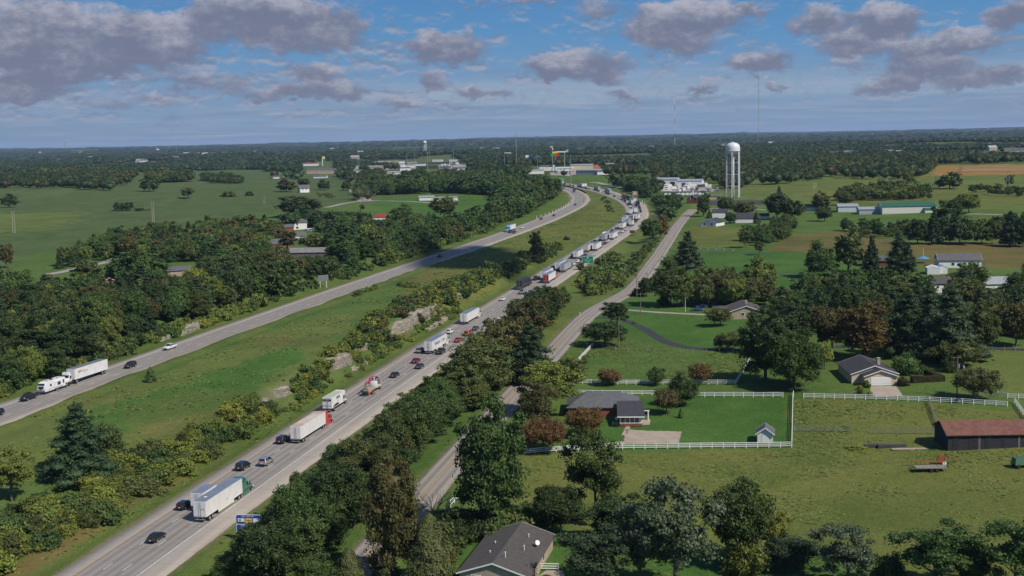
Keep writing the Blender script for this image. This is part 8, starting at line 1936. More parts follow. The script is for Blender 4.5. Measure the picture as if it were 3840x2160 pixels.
# (polygon of tree feet, spacing, height range m, width factor, kinds, colours, description)
WOODS = [
 ([(-80, 1510), (240, 1405), (560, 1280), (960, 1140), (1300, 1036), (1560, 952), (1750, 888), (1900, 838), (1990, 800), (1960, 770), (1880, 790), (1700, 870), (1560, 872), (1400, 850), (1240, 905), (1235, 990), (1085, 990), (1040, 965), (1000, 935), (760, 1015), (740, 1050), (690, 1060), (600, 1062), (500, 1040), (460, 1100), (300, 1100), (100, 1110), (-80, 1125)],
  8.2, (7, 13.5), .80, ['round', 'round', 'tall', 'open', 'pine'], ['dark', 'dark', 'green', 'green', 'olive', 'brown', 'dark', 'ygreen', 'green', 'dark', 'green', 'olive'], "tree of the mixed wood along the left side of the left carriageway", "trees of the left roadside wood"),
 ([(200, 1010), (470, 915), (620, 890), (700, 880), (860, 870), (1000, 860), (1060, 900), (1000, 935), (760, 985), (620, 985), (450, 965), (300, 1000)],
  9.0, (7, 12), .85, ['round', 'round', 'open', 'pine'], ['dark', 'olive', 'green', 'brown', 'ygreen'], "tree in the belt between the left pasture and the houses", "trees of the pasture belt"),
 ([(1060, 870), (1240, 885), (1400, 842), (1380, 790), (1290, 790), (1180, 820), (1090, 830)], 9.5, (7, 12), .85, ['round', 'pine', 'open'], ['dark', 'dark', 'olive', 'green'], "tree of the wood round the houses above the grey barn", "trees round the left houses"),
 ([(860, 2200), (905, 2120), (1010, 2000), (1130, 1890), (1300, 1755), (1500, 1590), (1640, 1480), (1760, 1395), (1850, 1330), (1960, 1215), (2060, 1150), (2110, 1140), (2060, 1205), (1985, 1320), (1890, 1440), (1790, 1550), (1640, 1710), (1500, 1870), (1380, 2000), (1250, 2180)],
  5.2, (6.5, 11.5), .80, ['round', 'round', 'tall', 'open'], ['dark', 'dark', 'green', 'green', 'olive', 'green', 'brown', 'dark', 'green'], "tree of the strip between the traffic queue and the country road", "trees of the strip beside the country road"),
 ([(1960, 1160), (2080, 1125), (2120, 1110), (2130, 1135), (2060, 1190), (1980, 1260)], 5.5, (3.5, 6), 1.0, ['round', 'small'], ['olive', 'brown', 'green'], "low tree at the upper end of the roadside strip", "low trees of the roadside strip end"),
 ([(2590, 1150), (2720, 1155), (2890, 1160), (2900, 1100), (2800, 1080), (2650, 1085)], 6.0, (7, 10.5), .8, ['open', 'round'], ['olive', 'ygreen', 'brown', 'olive'], "yellowish tree of the thicket behind the brown roofed house", "trees of the thicket by the brown roofed house"),
 ([(2890, 1190), (3000, 1210), (3250, 1230), (3500, 1240), (3900, 1270), (3900, 1090), (3650, 1080), (3500, 1095), (3200, 1090), (3000, 1100)],
  8.0, (7, 12), .85, ['round', 'round', 'tall', 'pine'], ['dark', 'dark', 'green', 'blue', 'olive'], "tree of the dark wood behind the cream garage house", "trees of the right-hand wood"),
 ([(2450, 905), (2480, 850), (2555, 790), (2540, 765), (2480, 740), (2400, 700), (2350, 690), (2300, 695), (2270, 690), (2420, 735), (2480, 790), (2480, 830), (2450, 870)],
  8.5, (6, 11), .9, ['round', 'round', 'open'], ['dark', 'green', 'olive', 'dark'], "dark tree between the outer bend of the highway and the country road", "trees inside the country road bend"),
 ([(1880, 838), (1990, 800), (2085, 745), (2080, 722), (2070, 705), (2040, 690), (1900, 690), (1640, 700), (1400, 700), (1400, 735), (1640, 725), (1860, 735), (1860, 800)],
  9.0, (8, 14), .9, ['round', 'round', 'tall'], ['dark', 'dark', 'green', 'olive'], "dark tree of the wood inside the bend of the left carriageway", "trees of the wood inside the bend"),
 ([(3130, 755), (3490, 752), (3480, 715), (3180, 715)], 8.0, (5, 9), .9, ['round', 'open'], ['olive', 'green', 'olive', 'ygreen'], "tree of the row behind the long green roofed barn", "trees of the row behind the farm sheds"),
 ([(3270, 895), (3400, 893), (3400, 868), (3160, 858), (3180, 880)], 8.0, (3, 7), .9, ['round', 'open'], ['dark', 'olive', 'green'], "tree of the low hedge line below the farm sheds", "trees of the low hedge line"),
 ([(2800, 905), (2870, 928), (2960, 890), (2985, 850), (2920, 845), (2850, 862)], 8.0, (4, 8.5), .9, ['round'], ['olive', 'green', 'dark'], "tree of the grove in the right-hand pasture corner", "trees of the pasture corner grove"),
 ([(560, 690), (710, 682), (700, 668), (560, 670)], 11, (9, 14), 1.1, ['round'], ['dark', 'olive'], "dark tree of the grove in the upper left pasture", "trees of the upper left pasture grove"),
 ([(750, 680), (860, 690), (920, 690), (900, 675), (760, 665)], 12, (6, 11), 1.1, ['round'], ['dark', 'olive'], "tree of the second grove on the upper left pasture", "trees of the second pasture grove"),
 ([(3700, 860), (3900, 870), (3900, 850), (3700, 840)], 9, (4, 8), 1, ['round'], ['dark', 'olive'], "tree by the farm lane on the far right", "trees by the right farm lane"),
 ([(3640, 730), (3840, 745), (3840, 725), (3650, 712)], 14, (5, 8), .9, ['open'], ['olive', 'dark'], "small tree on the upper right pasture", "small trees of the upper right pasture"),
]
BUSHES = [
 ([(1560, 2090), (1640, 1995), (1740, 1950), (1860, 1985), (1990, 1960), (2010, 1990), (1900, 2050), (1740, 2060), (1640, 2130)], 3.4, (2.2, 4.6), 1.3, ['green', 'dark', 'olive', 'dark'], "b", "bushes between the country road and the cream house"),
 ([(1380, 2200), (1480, 2080), (1560, 2000), (1580, 2020), (1500, 2120), (1430, 2210)], 3.6, (2.2, 4.5), 1.3, ['green', 'dark', 'olive'], "b", "bushes right of the near country road"),
 ([(-60, 1500), (240, 1412), (560, 1290), (700, 1238), (700, 1215), (560, 1262), (240, 1380), (-60, 1470)], 3.6, (2.0, 4.5), 1.3, ['green', 'ygreen', 'green', 'olive', 'dark'], "b", "bushes along the left roadside wood"),
 ([(940, 1160), (1200, 1072), (1480, 985), (1700, 912), (1850, 862), (1850, 848), (1650, 915), (1400, 995), (1160, 1068), (940, 1140)], 4.0, (2.0, 4.5), 1.3, ['green', 'olive', 'ygreen', 'dark', 'green'], "b", "bushes along the upper left roadside wood"),
 ([(-60, 2170), (160, 2080), (330, 1985), (620, 1815), (760, 1730), (900, 1640), (1080, 1528), (1100, 1490), (1040, 1490), (800, 1600), (600, 1690), (430, 1730), (330, 1850), (100, 1900), (-60, 1930)], 3.0, (1.8, 3.8), 1.5, ['ygreen', 'green', 'olive', 'ygreen', 'dark', 'yellow'], "bush of the thicket between the median grass and the traffic", "bushes of the lower median thicket"),
 ([(1100, 1500), (1200, 1430), (1330, 1350), (1340, 1310), (1230, 1360), (1100, 1440)], 3.0, (1.6, 3.2), 1.5, ['ygreen', 'yellow', 'green'], "bush on the first limestone ledge of the median cut", "bushes of the first limestone ledge"),
 ([(1290, 1370), (1480, 1260), (1600, 1190), (1720, 1130), (1840, 1060), (1830, 1030), (1640, 1080), (1500, 1150), (1380, 1210), (1310, 1290), (1270, 1350)], 3.2, (1.8, 4.2), 1.4, ['yellow', 'ygreen', 'green', 'ygreen', 'brown', 'dark'], "yellowing bush above the limestone face beside the traffic", "bushes of the upper limestone face"),
 ([(1060, 1535), (1230, 1418), (1345, 1372), (1470, 1285), (1600, 1225), (1720, 1160), (1735, 1175), (1600, 1255), (1480, 1305), (1350, 1398), (1250, 1445), (1090, 1560)], 2.8, (.8, 1.7), 1.7, ['ygreen', 'green', 'ygreen', 'yellow'], "b", "low bushes below the limestone faces"),
 ([(1090, 1480), (1215, 1385), (1240, 1340), (1330, 1300), (1400, 1290), (1470, 1215), (1440, 1200), (1330, 1270), (1230, 1330), (1100, 1440)], 3.0, (1.8, 3.8), 1.4, ['ygreen', 'green', 'yellow', 'olive', 'ygreen'], "b", "bushes along the brow of the median cut"),
 ([(1330, 1370), (1520, 1250), (1720, 1140), (1730, 1165), (1520, 1280), (1340, 1390)], 3.4, (1.0, 2.0), 1.7, ['ygreen', 'green', 'olive'], "low bush at the foot of the limestone face", "low bushes at the foot of the limestone face"),
 ([(1700, 1090), (1790, 1085), (1870, 1040), (1990, 1000), (2060, 965), (2110, 935), (2090, 925), (2000, 950), (1940, 985), (1850, 1010), (1780, 1040)], 4.0, (2, 4.5), 1.3, ['olive', 'green', 'dark', 'ygreen'], "bush of the row across the median hollow", "bushes of the median hollow"),
 ([(1490, 1080), (1700, 1085), (1700, 1070), (1500, 1066)], 4.0, (1.0, 1.8), 1.6, ['green', 'olive', 'ygreen'], "low bush of the thin row across the median", "low bushes of the thin median row"),
 ([(560, 1300), (760, 1230), (960, 1160), (960, 1135), (760, 1195), (560, 1265)], 3.2, (1.8, 3.6), 1.4, ['yellow', 'ygreen', 'green', 'ygreen'], "yellow vine bush on the rock beside the left carriageway", "vine bushes beside the left carriageway"),
 ([(700, 1345), (860, 1278), (1010, 1222), (1090, 1195), (1140, 1178), (1150, 1170), (1000, 1215), (850, 1270), (700, 1335)], 4.0, (.8, 1.8), 1.5, ['green', 'ygreen', 'olive'], "weed bush on the median edge of the left carriageway", "weed bushes on the median edge"),
 ([(1250, 1140), (1330, 1112), (1420, 1090), (1415, 1080), (1260, 1125)], 3.2, (1.2, 2.4), 1.5, ['ygreen', 'yellow', 'olive'], "yellowing bush on the curve edge of the left carriageway", "yellow bushes on the median edge"),
 ([(2215, 1108), (2320, 1095), (2340, 1030), (2330, 970), (2290, 960), (2230, 985), (2190, 1040), (2180, 1080)], 4.2, (1.8, 4.0), 1.4, ['ygreen', 'olive', 'green', 'ygreen'], "bush on the slope around the large green highway sign", "bushes round the green highway sign"),
 ([(2340, 1075), (2395, 1010), (2440, 940), (2480, 900), (2440, 910), (2390, 960), (2345, 1020)], 4.0, (1.8, 3.6), 1.4, ['olive', 'green', 'dark'], "bush of the hedge between highway slope and country road", "hedge bushes beside the country road"),
 ([(2170, 995), (2215, 985), (2120, 1050), (2060, 1090), (2070, 1075)], 5.0, (.8, 1.4), 1.6, ['brown', 'olive'], "brown weed bush on the gravel slope beside the queue", "weed bushes on the gravel slope"),
 ([(2250, 738), (2275, 748), (2300, 790), (2310, 800), (2285, 795), (2265, 760)], 7.0, (1.2, 2.4), 1.8, ['green', 'olive'], "low bush in the S-bend median", "low bushes of the bend median"),
 ([(2110, 700), (2230, 712), (2240, 704), (2120, 690)][:0] or [(1180, 735), (1260, 745), (1250, 730), (1180, 725)], 9, (1.5, 3), 1.4, ['olive'], "bush on the pasture behind the wood", "bushes on the pasture slope"),
 ([(240, 1590), (330, 1560), (380, 1540), (380, 1530), (250, 1570)], 4.5, (.6, 1.2), 1.8, ['olive', 'green'], "low weed bush in the median grass near the pine", "low weed bushes near the pine"),
]
WINDOWS = [(1024, 634, 1100, 672), (1965, 578, 2035, 594), (1452, 642, 1500, 660), (1280, 600, 1372, 770), (620, 985, 722, 1036), (390, 1040, 447, 1066), (1093, 933, 1235, 966), (1062, 822, 1182, 866), (1112, 870, 1146, 900), (1015, 882, 1092, 930), (1400, 808, 1452, 828), (1636, 736, 1704, 760), (1576, 732, 1622, 752), (1115, 698, 1165, 724), (1196, 1034, 1237, 1080),
 (1228, 1340, 1336, 1392), (1462, 1168, 1668, 1256), (1052, 1476, 1100, 1502), (2168, 944, 2237, 1002), (2365, 705, 2398, 740), (2433, 812, 2482, 838), (2440, 672, 2705, 736), (2585, 722, 2700, 764), (2635, 798, 2892, 846), (2738, 1118, 2888, 1198),
 (3265, 955, 3330, 1000), (3472, 990, 3553, 1028), (3537, 945, 3590, 1004), (3508, 1058, 3558, 1112), (3686, 1043, 3764, 1082), (3190, 1310, 3400, 1450), (1140, 598, 1260, 656), (1400, 600, 1745, 640), (2040, 618, 2440, 660), (180, 1008, 300, 1035), (430, 968, 470, 985), (1180, 745, 1400, 800), (2600, 1110, 2650, 1180), (690, 1225, 780, 1262)]
_WD = []
for a_ in WINDOWS:
 q_ = at((a_[0] + a_[2]) / 2, a_[3]); _WD.append(dist_to(*q_))
OUTL = np.array([(1109, 1900), (1128, 1854), (1172, 1810), (1221, 1800), (1243, 1754), (1284, 1735), (1370, 1672), (1452, 1556), (1493, 1489), (1518, 1465), (1559, 1420), (1632, 1338), (1659, 1233), (1705, 1212), (1791, 1110), (1860, 1019), (1923, 960), (1974, 906), (2019, 851), (2092, 812), (2160, 790), (2300, 780)], float)
def blocked(px, py, wpx, hpx, d, strip):
 if strip:
  for fx, fy in ((-.5, .5), (-.38, .82), (0, 1.0), (-.2, .97), (-.45, .3)):
   X = px + fx * wpx; Y = py - fy * hpx
   if Y > 1105 and X < np.interp(Y, OUTL[:, 0], OUTL[:, 1]): return True
   if Y <= 1105 and px < 2000: return True
 for (x0, y0, x1, y1), wd in zip(WINDOWS, _WD):
  if d > wd + (12.0 if y1 - y0 < 60 or x0 > 2400 else 3.0): continue
  ox = min(x1, px + wpx * .42) - max(x0, px - wpx * .42); oy = min(y1, py) - max(y0, py - hpx * .95)
  if ox > 4 and oy > 5: return True
 return False
MAXT = 300 - sum(1 for s in SINGLE if s[4] not in ('pine', 'conifer', 'cypress', 'bush'))
cand = []; bc = []
for wi, (poly, sp, hr, wf, kinds, cols, lab, grp) in enumerate(WOODS):
 P, r = fill(poly, sp, 100 + wi)
 zz = zt(P[:, 0], P[:, 1]); pr = project(np.c_[P, zz])
 for k in range(len(P)):
  h = r.uniform(*hr) * (1 + .12 * r.normal()); kd = kinds[r.integers(len(kinds))]
  cl = cols[r.integers(len(cols))]
  if kd == 'pine': cl = 'pine'
  if any((P[k][0] - a) ** 2 + (P[k][1] - b) ** 2 < 9 for a, b in NPLACED): continue
  w0 = wf * r.uniform(.85, 1.25); ok = False; strip = 'strip' in lab
  for sh in (1, .85, .72, .6, .48):
   s_ = F_PX / pr[k, 2]
   if not blocked(pr[k, 0], pr[k, 1], h * sh * w0 * s_, h * sh * s_, pr[k, 2], strip): ok = True; break
  if not ok: continue
  h *= sh; wf_ = w0
  vis = -60 < pr[k, 0] < 3900 and -50 < pr[k, 1] - h * F_PX / pr[k, 2] < 2200
  cand.append((h * F_PX / pr[k, 2] if vis else 0, P[k][0], P[k][1], zz[k], h, h * wf_, kd, cl, lab, grp, pr[k, 2]))
for wi, (poly, sp, hr, wf, cols, lab, grp) in enumerate(BUSHES):
 P, r = fill(poly, sp, 300 + wi)
 zz = zt(P[:, 0], P[:, 1]); pr = project(np.c_[P, zz])
 for k in range(len(P)):
  if r.random() < .12: continue
  h = r.uniform(*hr)
  if blocked(pr[k, 0], pr[k, 1], h * wf * F_PX / pr[k, 2], h * F_PX / pr[k, 2], pr[k, 2], False): continue
  vis = -40 < pr[k, 0] < 3880 and pr[k, 1] < 2190
  bc.append((h * F_PX / pr[k, 2] if vis else 0, P[k][0], P[k][1], zz[k], h, h * wf * r.uniform(.8, 1.3), 'bush', cols[r.integers(len(cols))], lab, grp, pr[k, 2]))
cand.sort(key=lambda c: -c[0]); bc.sort(key=lambda c: -c[0])
print("wood trees", len(cand), "bushes", len(bc))

COLRGB = {'dark': 0, 'green': 1, 'olive': 2, 'ygreen': 3, 'yellow': 4, 'brown': 5, 'pine': 6, 'rust': 7}
MCOL = ['dark', 'green', 'olive', 'ygreen', 'yellow', 'brown', 'pine', 'rust']
def merged(items, name, label, cat, lodf):
 """many trees as one object"""
 Vs, Qs, Ts, mq, mt = [], [], [], [], []; n = 0; r = np.random.default_rng(5)
 for it in items:
  _, x, y, z, h, w, kd, cl, _, _, d = it
  V, Q, Tr = proto(kd, lodf(d), int(r.integers(3)))[3]; ref = proto(kd, lodf(d), 0)[2]
  a = r.uniform(0, 6.28); s = np.array([w / ref[1], w / ref[1], h / ref[0]]); ca, sa = math.cos(a), math.sin(a)
  W = V * s; W = np.stack([W[:, 0] * ca - W[:, 1] * sa + x, W[:, 0] * sa + W[:, 1] * ca + y, W[:, 2] + z - .15], 1)
  Vs.append(W); Qs.append(Q + n); Ts.append(Tr + n); n += len(W); mq.append(np.full(len(Q), COLRGB.get(cl, 1))); mt.append(np.full(len(Tr), COLRGB.get(cl, 1)))
 me = mesh_np(name, np.concatenate(Vs), [np.concatenate(Qs), np.concatenate(Ts)], [LM[c] for c in MCOL], mi=np.concatenate(mq + mt))
 return tagp(link(name, me), label, cat, kind='stuff')

LMK = [((150, 1470), "camper"), ((330, 1400), "day cab semi"), ((476, 1378), "lone black SUV"), ((634, 1309), "white pickup"), ((1213, 1060), "grey sign back"), ((735, 1090), "golden tree"), ((670, 1010), "small brick house"), ((418, 1050), "orange brick gable"), ((1160, 950), "grey barn"), ((1110, 840), "white pool house"),
 ((280, 1015), "grey country road"), ((1900, 870), "blue cab semi"), ((510, 1010), "bright crowned tree"), ((300, 1660), "big median pine"), ((850, 1880), "green cab semi"), ((1200, 1600), "red cab semi"), ((1240, 1520), "lettered box truck"), ((1410, 1460), "boom truck"), ((915, 1950), "blue services sign"), ((1650, 1290), "trailer with blue lettering"),
 ((1990, 1360), "dark layered pine"), ((1440, 1880), "brown vine-clad tree"), ((1640, 1900), "bare dead tree"), ((1560, 1210), "limestone face"), ((1280, 1360), "lower ledge"), ((2205, 975), "green highway sign"), ((2371, 870), "orange message sign"), ((2381, 720), "brown sign"), ((2748, 640), "water tower"), ((2570, 710), "storage yard"), ((1428, 815), "bright red roof"),
 ((1670, 745), "white trailer home"), ((2810, 1160), "brown roofed house"), ((3230, 1250), "tall rusty tree"), ((3300, 1380), "cream garage house"), ((3560, 1240), "largest pine"), ((3535, 1085), "two storey white house"), ((3510, 1010), "white carports"), ((3410, 785), "long green roofed barn"), ((3180, 780), "first white shed"), ((1651, 960), "lone blue SUV"), ((2120, 730), "inner curve of the bend"),
 ((2440, 860), "orange tinted tree"), ((2010, 930), "hollow's dark tree"), ((960, 1180), "upper end of the yellow vines"), ((60, 1900), "left border"), ((1785, 1190), "half hidden white semi"), ((1503, 1412), "lone black sedan"), ((1060, 1650), "black SUV behind the red cab semi"), ((3810, 1200), "right border"), ((640, 1930), "nearest black hatchback"), ((30, 1300), "left edge of the photo"),
 ((1780, 780), "bright green meadow"), ((700, 1200), "rock patch in the vines"), ((230, 950), "pasture edge"), ((900, 930), "tall belt pines"), ((1480, 700), "church spire"), ((2950, 1120), "striped lawn"), ((1980, 1010), "median hollow")]
_lused = {}
def place_label(first, px, py, d, where):
 j = min(range(len(LMK)), key=lambda k: (LMK[k][0][0] - px) ** 2 + (LMK[k][0][1] - py) ** 2 * 1.6); (lx, ly), nm = LMK[j]; dx, dy = px - lx, (py - ly) * 1.3
 rel = ('left of' if dx < 0 else 'right of') if abs(dx) > abs(dy) else ('above' if dy < 0 else 'below')
 far = math.hypot(dx, dy) > 70
 lab = f"{first} in the {where}, {'some way ' if far else 'just '}{rel} the {nm}"
 n = _lused.get(lab, 0); _lused[lab] = n + 1
 if n: lab = f"{('second', 'third', 'fourth', 'fifth', 'sixth', 'seventh')[min(n - 1, 5)]} {first} {'some way ' if far else 'just '}{rel} the {nm}"
 return ' '.join(lab.split()[:16])
SZ = lambda h, a, b: 'tall' if h > b else 'low' if h < a else 'mid-sized'
npine = 0; nt = 0; rest = []
for c in cand:
 sz, x, y, z, h, w, kd, cl, lab, grp, d = c
 ok = sz > 12 and ((kd == 'pine' and npine < 80) or (kd != 'pine' and nt < MAXT))
 if not ok:
  if sz > 0 or d < 1500: rest.append(c)
  continue
 if kd == 'pine': npine += 1
 else: nt += 1
 lod = 'vh' if d < 300 else 'hi' if d < 480 else 'mid' if d < 1000 else 'lo'
 WORD = {'dark': 'dark green', 'green': 'mid green', 'olive': 'olive', 'ygreen': 'yellow-green', 'brown': 'brownish', 'pine': 'evergreen', 'blue': 'bluish green', 'yellow': 'yellow', 'rust': 'rusty'}
 tree_obj(x, y, z, h, w, kd, cl, lod, 'pine_tree' if kd == 'pine' else 'deciduous_tree', place_label(f"{SZ(h, 7.5, 10.5)} {WORD[cl]} {'pine' if kd == 'pine' else 'tree'}", *[float(v) for v in project((x, y, z + h * .5))[:2]], d, 'roadside wood' if 'wood' in grp else 'roadside strip' if 'strip' in grp else 'tree group'), 'tree', grp, .03, random.randrange(3))
if rest: merged(rest, "woodland", "remaining trees of the roadside woods", "woodland", lambda d: 'mid' if d < 800 else 'lo')
NB = 300 - sum(1 for s in SINGLE if s[4] == 'bush') - 12
brest = []
for i, c in enumerate(bc):
 sz, x, y, z, h, w, kd, cl, lab, grp, d = c
 if i >= NB or sz < 6: brest.append(c); continue
 tree_obj(x, y, z, h, w, kd, cl, 'hi' if d < 330 else 'mid' if d < 800 else 'lo', 'bush', place_label(f"{SZ(h, 1.9, 3.1)} {WORD[cl]} bush", *[float(v) for v in project((x, y, z + h * .5))[:2]], d, 'thicket'), 'bush', grp, .05, random.randrange(3))
if brest: merged(brest, "undergrowth", "dense undergrowth of the median and verges", "undergrowth", lambda d: 'mid' if d < 500 else 'lo')

# ---- far forest
CLEAR = [poly_world(p) for p in (
 [(-400, 712), (200, 706), (420, 716), (470, 690), (520, 662), (700, 640), (1000, 664), (1060, 672), (1290, 674), (1330, 700), (1345, 780), (1300, 1100), (-400, 1200)],
 [(1125, 612), (1255, 606), (1258, 660), (1130, 660)],
 [(1335, 612), (1360, 615), (1345, 720), (1310, 720)],
 [(1400, 600), (1740, 598), (1760, 640), (1560, 640), (1420, 622)],
 [(1980, 628), (2250, 625), (2270, 670), (2100, 660), (2060, 700), (1990, 660)],
 [(2060, 660), (2260, 668), (2420, 730), (2300, 740), (2080, 720)],
 [(2250, 622), (2440, 618), (2430, 645), (2260, 645)],
 [(2440, 682), (2700, 690), (2720, 745), (2900, 770), (2560, 790), (2500, 740)],
 [(2760, 745), (2790, 700), (2960, 690), (3100, 668), (3400, 680), (3500, 650), (3510, 618), (3900, 608), (4200, 606), (4200, 900), (2700, 900)],
 [(2180, 735), (2200, 640), (2262, 650), (2270, 720)],
 [(2040, 705), (1390, 690), (1380, 880), (2060, 860)],
 [(3600, 575), (3900, 570), (3900, 590), (3620, 592)],
 [(2130, 555), (2330, 552), (2330, 562), (2130, 566)], [(2450, 545), (2600, 540), (2600, 549), (2450, 553)], [(1780, 612), (1930, 606), (1930, 600), (1790, 604)])]
def far_forest():
 r = np.random.default_rng(77); items = []
 def scatter(y0, y1, sp):
  n = int((y1 ** 2 - y0 ** 2) * .5 * 0.98 / sp ** 2)
  y = np.sqrt(r.uniform(y0 ** 2, y1 ** 2, n)); x = y * r.uniform(-.49, .49, n); return np.stack([x, y], 1)
 P = np.vstack([scatter(1150, 3000, 14.5), scatter(3000, 4600, 24)])
 keep = np.ones(len(P), bool)
 for c in CLEAR: keep &= ~inside(P, c)
 keep &= ~((vnoise(P[:, 0], P[:, 1], 300, 61, 2) > .25) & (P[:, 1] > 1900))
 for L in (ROAD_R, ROAD_L):
  d, _, _ = dist_poly(P, L); keep &= d > 25
 P = P[keep]; z = zt(P[:, 0], P[:, 1])
 cols = ['dark', 'dark', 'green', 'olive', 'dark', 'green', 'brown', 'ygreen', 'olive']
 cn = vnoise(P[:, 0], P[:, 1], 70, 62, 2)
 Vs, Qs, Ts, mq, mt = [], [], [], [], []; n = 0
 pr = project(np.c_[P, z])
 for k in range(len(P)):
  d = P[k][1]
  if d < 3000 and blocked(pr[k, 0], pr[k, 1], 13 * F_PX / pr[k, 2], 12 * F_PX / pr[k, 2], pr[k, 2], False): continue
  h = r.uniform(9, 15); w = h * r.uniform(.9, 1.35) * (1.7 if d > 3000 else 1)
  cl = cols[int(np.clip((cn[k] * .5 + .5) * 9 + r.normal(0, 1.5), 0, 8))]
  if d > 2200 and r.random() < .6: cl = 'dark'
  V, Q, Tr = FARP['a' if d < 1900 else 'b'][int(r.integers(4))]
  a = r.uniform(0, 6.28); ca, sa = math.cos(a), math.sin(a); W = V * np.array([w, w, h])
  W = np.stack([W[:, 0] * ca - W[:, 1] * sa + P[k][0], W[:, 0] * sa + W[:, 1] * ca + P[k][1], W[:, 2] + z[k] - .3], 1)
  Vs.append(W); Qs.append(Q + n); Ts.append(Tr + n); n += len(W); mq.append(np.full(len(Q), COLRGB[cl])); mt.append(np.full(len(Tr), COLRGB[cl]))
 me = mesh_np("forest", np.concatenate(Vs), [np.concatenate(Qs), np.concatenate(Ts)], [LF[c] for c in MCOL], mi=np.concatenate(mq + mt))
 tagp(link("forest", me), "mixed forest spreading behind the highway bend and the pastures", "forest", kind='stuff')
 # canopy masses of the distant country
 Vs, Ts, mt = [], [], []; n = 0
 for (y0, y1, sp) in ((4500, 8000, 46), (8000, 15000, 105), (15000, 29000, 230)):
  P = scatter(y0, y1, sp); k = vnoise(P[:, 0], P[:, 1], 520, 63, 3) < .26; P = P[k]; z = zt(P[:, 0], P[:, 1])
  cn = vnoise(P[:, 0], P[:, 1], 400, 64, 2)
  for q in range(len(P)):
   V, Tr = ICO1 if y0 > 4000 else ICO2
   w = sp * r.uniform(.42, .85); h = r.uniform(8, 14)
   W = V * (1 + r.normal(0, .16, (len(V), 1))) * np.array([w, w, h]) + np.array([P[q][0], P[q][1], z[q] + 2])
   cl = ['dark', 'green', 'dark', 'olive', 'dark', 'brown'][int(np.clip((cn[q] * .5 + .5) * 6 + r.normal(0, 1.2), 0, 5))]
   Vs.append(W); Ts.append(Tr + n); n += len(W); mt.append(np.full(len(Tr), COLRGB[cl]))
 me = mesh_np("distant_forest", np.concatenate(Vs), [np.concatenate(Ts)], [LM['far'] if c != 'olive' else LF['dark'] for c in MCOL], mi=np.concatenate(mt), smooth=False)
 tagp(link("distant_forest", me), "dark wooded country fading towards the horizon", "forest", kind='stuff')
def far_proto(seed, ncl, nlf, lf):
 r = np.random.default_rng(seed); S = Shape()
 S.core(np.array([0, 0, .50]), np.array([.36, .36, .40]), r, 1, .12)
 for i in range(ncl):
  a = r.uniform(0, 6.28); e = r.uniform(-.2, 1.2); c = np.array([math.cos(a) * .30 * math.cos(e), math.sin(a) * .30 * math.cos(e), .52 + .33 * math.sin(e)])
  rad = np.array([.19, .19, .16]) * r.uniform(.7, 1.3)
  P, nn, sz = clump_leaves(c, rad, nlf, lf, r); S.quads(*leaf_quads(P, nn, sz, r))
 return S.arrays()
FARP = {'a': [far_proto(900 + i, 9, 16, .065) for i in range(4)], 'b': [far_proto(950 + i, 6, 8, .10) for i in range(4)]}
far_forest()

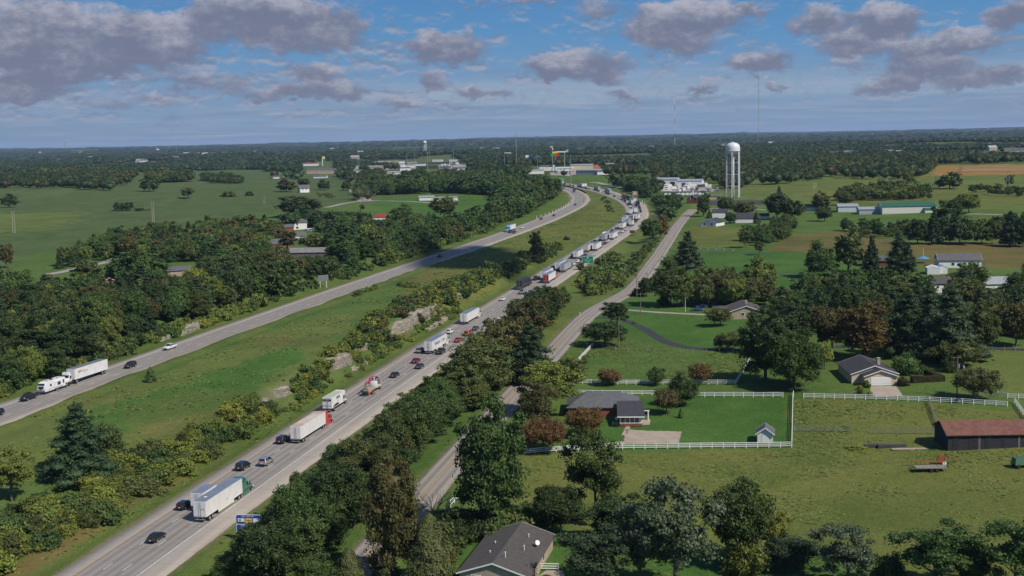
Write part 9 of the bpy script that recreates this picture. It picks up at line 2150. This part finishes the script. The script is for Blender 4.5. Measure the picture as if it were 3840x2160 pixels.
# ------------------------------------------------------------------ rough grass and weeds
def rough_grass():
 r = np.random.default_rng(31)
 m = bpy.data.materials.new("rough_grass"); m.use_nodes = True; t = NT(m.node_tree); b = t.n['Principled BSDF']
 gi = t.add('ShaderNodeNewGeometry'); ri = gi.outputs['Random Per Island']; n = t.noise(gi.outputs['Position'], .05, 4.0, .6)
 rp = t.add('ShaderNodeValToRGB'); t.l.new(ri, rp.inputs[0]); e = rp.color_ramp.elements; e[0].color = (.075, .120, .032, 1); e[1].color = (.165, .170, .055, 1)
 for p_, c_ in ((.35, (.10, .145, .036, 1)), (.7, (.145, .165, .045, 1))): k = rp.color_ramp.elements.new(p_); k.color = c_
 t.put(b.inputs['Base Color'], t.mix(t.math('MULTIPLY', t.smooth(n, .4, .6), .5), rp.outputs[0], (.095, .145, .036, 1))); b.inputs['Roughness'].default_value = .8; b.inputs['Specular IOR Level'].default_value = .1
 areas = [([(-60, 1620), (600, 1395), (1240, 1155), (1420, 1100), (1640, 1000), (1900, 905), (2150, 800), (2200, 770), (2330, 780), (2330, 810), (2000, 1010), (1500, 1290), (1000, 1640), (300, 2060), (-60, 2250)], 20000, .34),
             ([(1900, 1720), (2960, 1685), (2980, 1500), (3900, 1560), (3900, 2250), (2400, 2250)], 7000, .16), ([(480, 2250), (1000, 1870), (1900, 1240), (2000, 1260), (1300, 1900), (1100, 2250)], 5000, .3), ([(2060, 1290), (2350, 1070), (2560, 800), (2620, 800), (2480, 1000), (2250, 1140), (2130, 1290)], 3500, .3),
             ([(-60, 1500), (560, 1290), (1300, 1050), (1900, 845), (1900, 830), (1200, 1050), (400, 1320), (-60, 1460)], 5000, .3), ([(2200, 1230), (2560, 1320), (2850, 1325), (2760, 1430), (2150, 1430)], 5000, .13), ([(2980, 1500), (3600, 1520), (3560, 1620), (2990, 1620)], 1500, .12)]
 Vs = []; 
 for pts, n_, hh in areas:
  poly = poly_world(pts); lo, hi = poly.min(0), poly.max(0); P = r.uniform(lo, hi, (n_ * 4, 2)); P = P[inside(P, poly)]
  w = vnoise(P[:, 0], P[:, 1], 9, 71, 3); P = P[w + r.normal(0, .25, len(P)) > .12][:n_]
  for L, w_ in ((ROAD_R, RW / 2 + 2.2), (ROAD_L, LW / 2 + 2.2), (ROAD_F, FW / 2 + 1.2)): P = P[dist_poly(P, L)[0] > w_]
  z = zt(P[:, 0], P[:, 1])
  for k in range(2):
   n3 = len(P); a = r.uniform(0, 6.28, n3); s = hh * r.uniform(.2, .6, n3); wd = r.uniform(.15, .5, n3); o = r.normal(0, .5, (n3, 2)); lean = np.stack([-s_0 * wd for s_0 in (np.sin(a), -np.cos(a))], 1) * 1.4
   X = P[:, 0] + o[:, 0]; Y = P[:, 1] + o[:, 1]; c_, s_ = np.cos(a) * wd, np.sin(a) * wd
   Vs.append(np.stack([np.stack([X - c_, Y - s_, z - .05], 1), np.stack([X + c_, Y + s_, z - .05], 1), np.stack([X + c_ * .7 + lean[:, 0], Y + s_ * .7 + lean[:, 1], z + s], 1), np.stack([X - c_ * .7 + lean[:, 0], Y - s_ * .7 + lean[:, 1], z + s * .9], 1)], 1).reshape(-1, 3))
 V = np.concatenate(Vs); Q = np.arange(len(V)).reshape(-1, 4)
 tagp(link("tall_grass", mesh_np("tall_grass", V, [Q], m)), "rough grass and weeds in the median and the pasture", "grass", kind='stuff')
rough_grass()

# ------------------------------------------------------------------ haze
def build_haze():
 bm = bmesh.new(); bmesh.ops.create_cube(bm, size=1.0)
 zlo = float(GZ.min()) - 1.0; zhi = 262.0
 for v in bm.verts: v.co = Vector((v.co.x * 60000, v.co.y * 60000 + 10000, zlo if v.co.z < 0 else zhi))
 me = bpy.data.meshes.new("haze"); bm.to_mesh(me); bm.free()
 m = bpy.data.materials.new("haze"); m.use_nodes = True; t = m.node_tree; t.nodes.clear()
 o = t.nodes.new('ShaderNodeOutputMaterial'); v = t.nodes.new('ShaderNodeVolumePrincipled')
 v.inputs['Color'].default_value = (0.50, 0.69, 1.0, 1); v.inputs['Density'].default_value = HAZE_D; v.inputs['Anisotropy'].default_value = 0.0
 t.links.new(v.outputs[0], o.inputs['Volume']); me.materials.append(m)
 tagp(link("haze", me), "thin blue air haze over the far country", kind='stuff')
HAZE_D = 3.2e-5
build_haze()

# a small cumulus high to the right of the camera; its shadow darkens the median hollow
def cloud(px, py, rx, ry, alt, seed):
 x, y, z = at(px, py); k = (alt - z) / SUN_V.z; c = np.array([x, y, z]) + np.array(SUN_V) * k; r = np.random.default_rng(seed); S = Shape()
 for i in range(26):
  o = r.normal(0, .42, 3) * np.array([rx, ry, 14]); S.core(o, np.array([rx * .42, ry * .42, 22]) * r.uniform(.5, 1.1), r, 2, .08)
 V, Q, Tr = S.arrays(); m = pmat("cloud_white", (.85, .86, .88), 1.0, spec=0)
 tagp(link("cloud", mesh_np("cloud", V, [Tr], m, smooth=True), loc=c), "small cumulus cloud", kind='structure')
cloud(1745, 962, 22, 58, 900, 3)
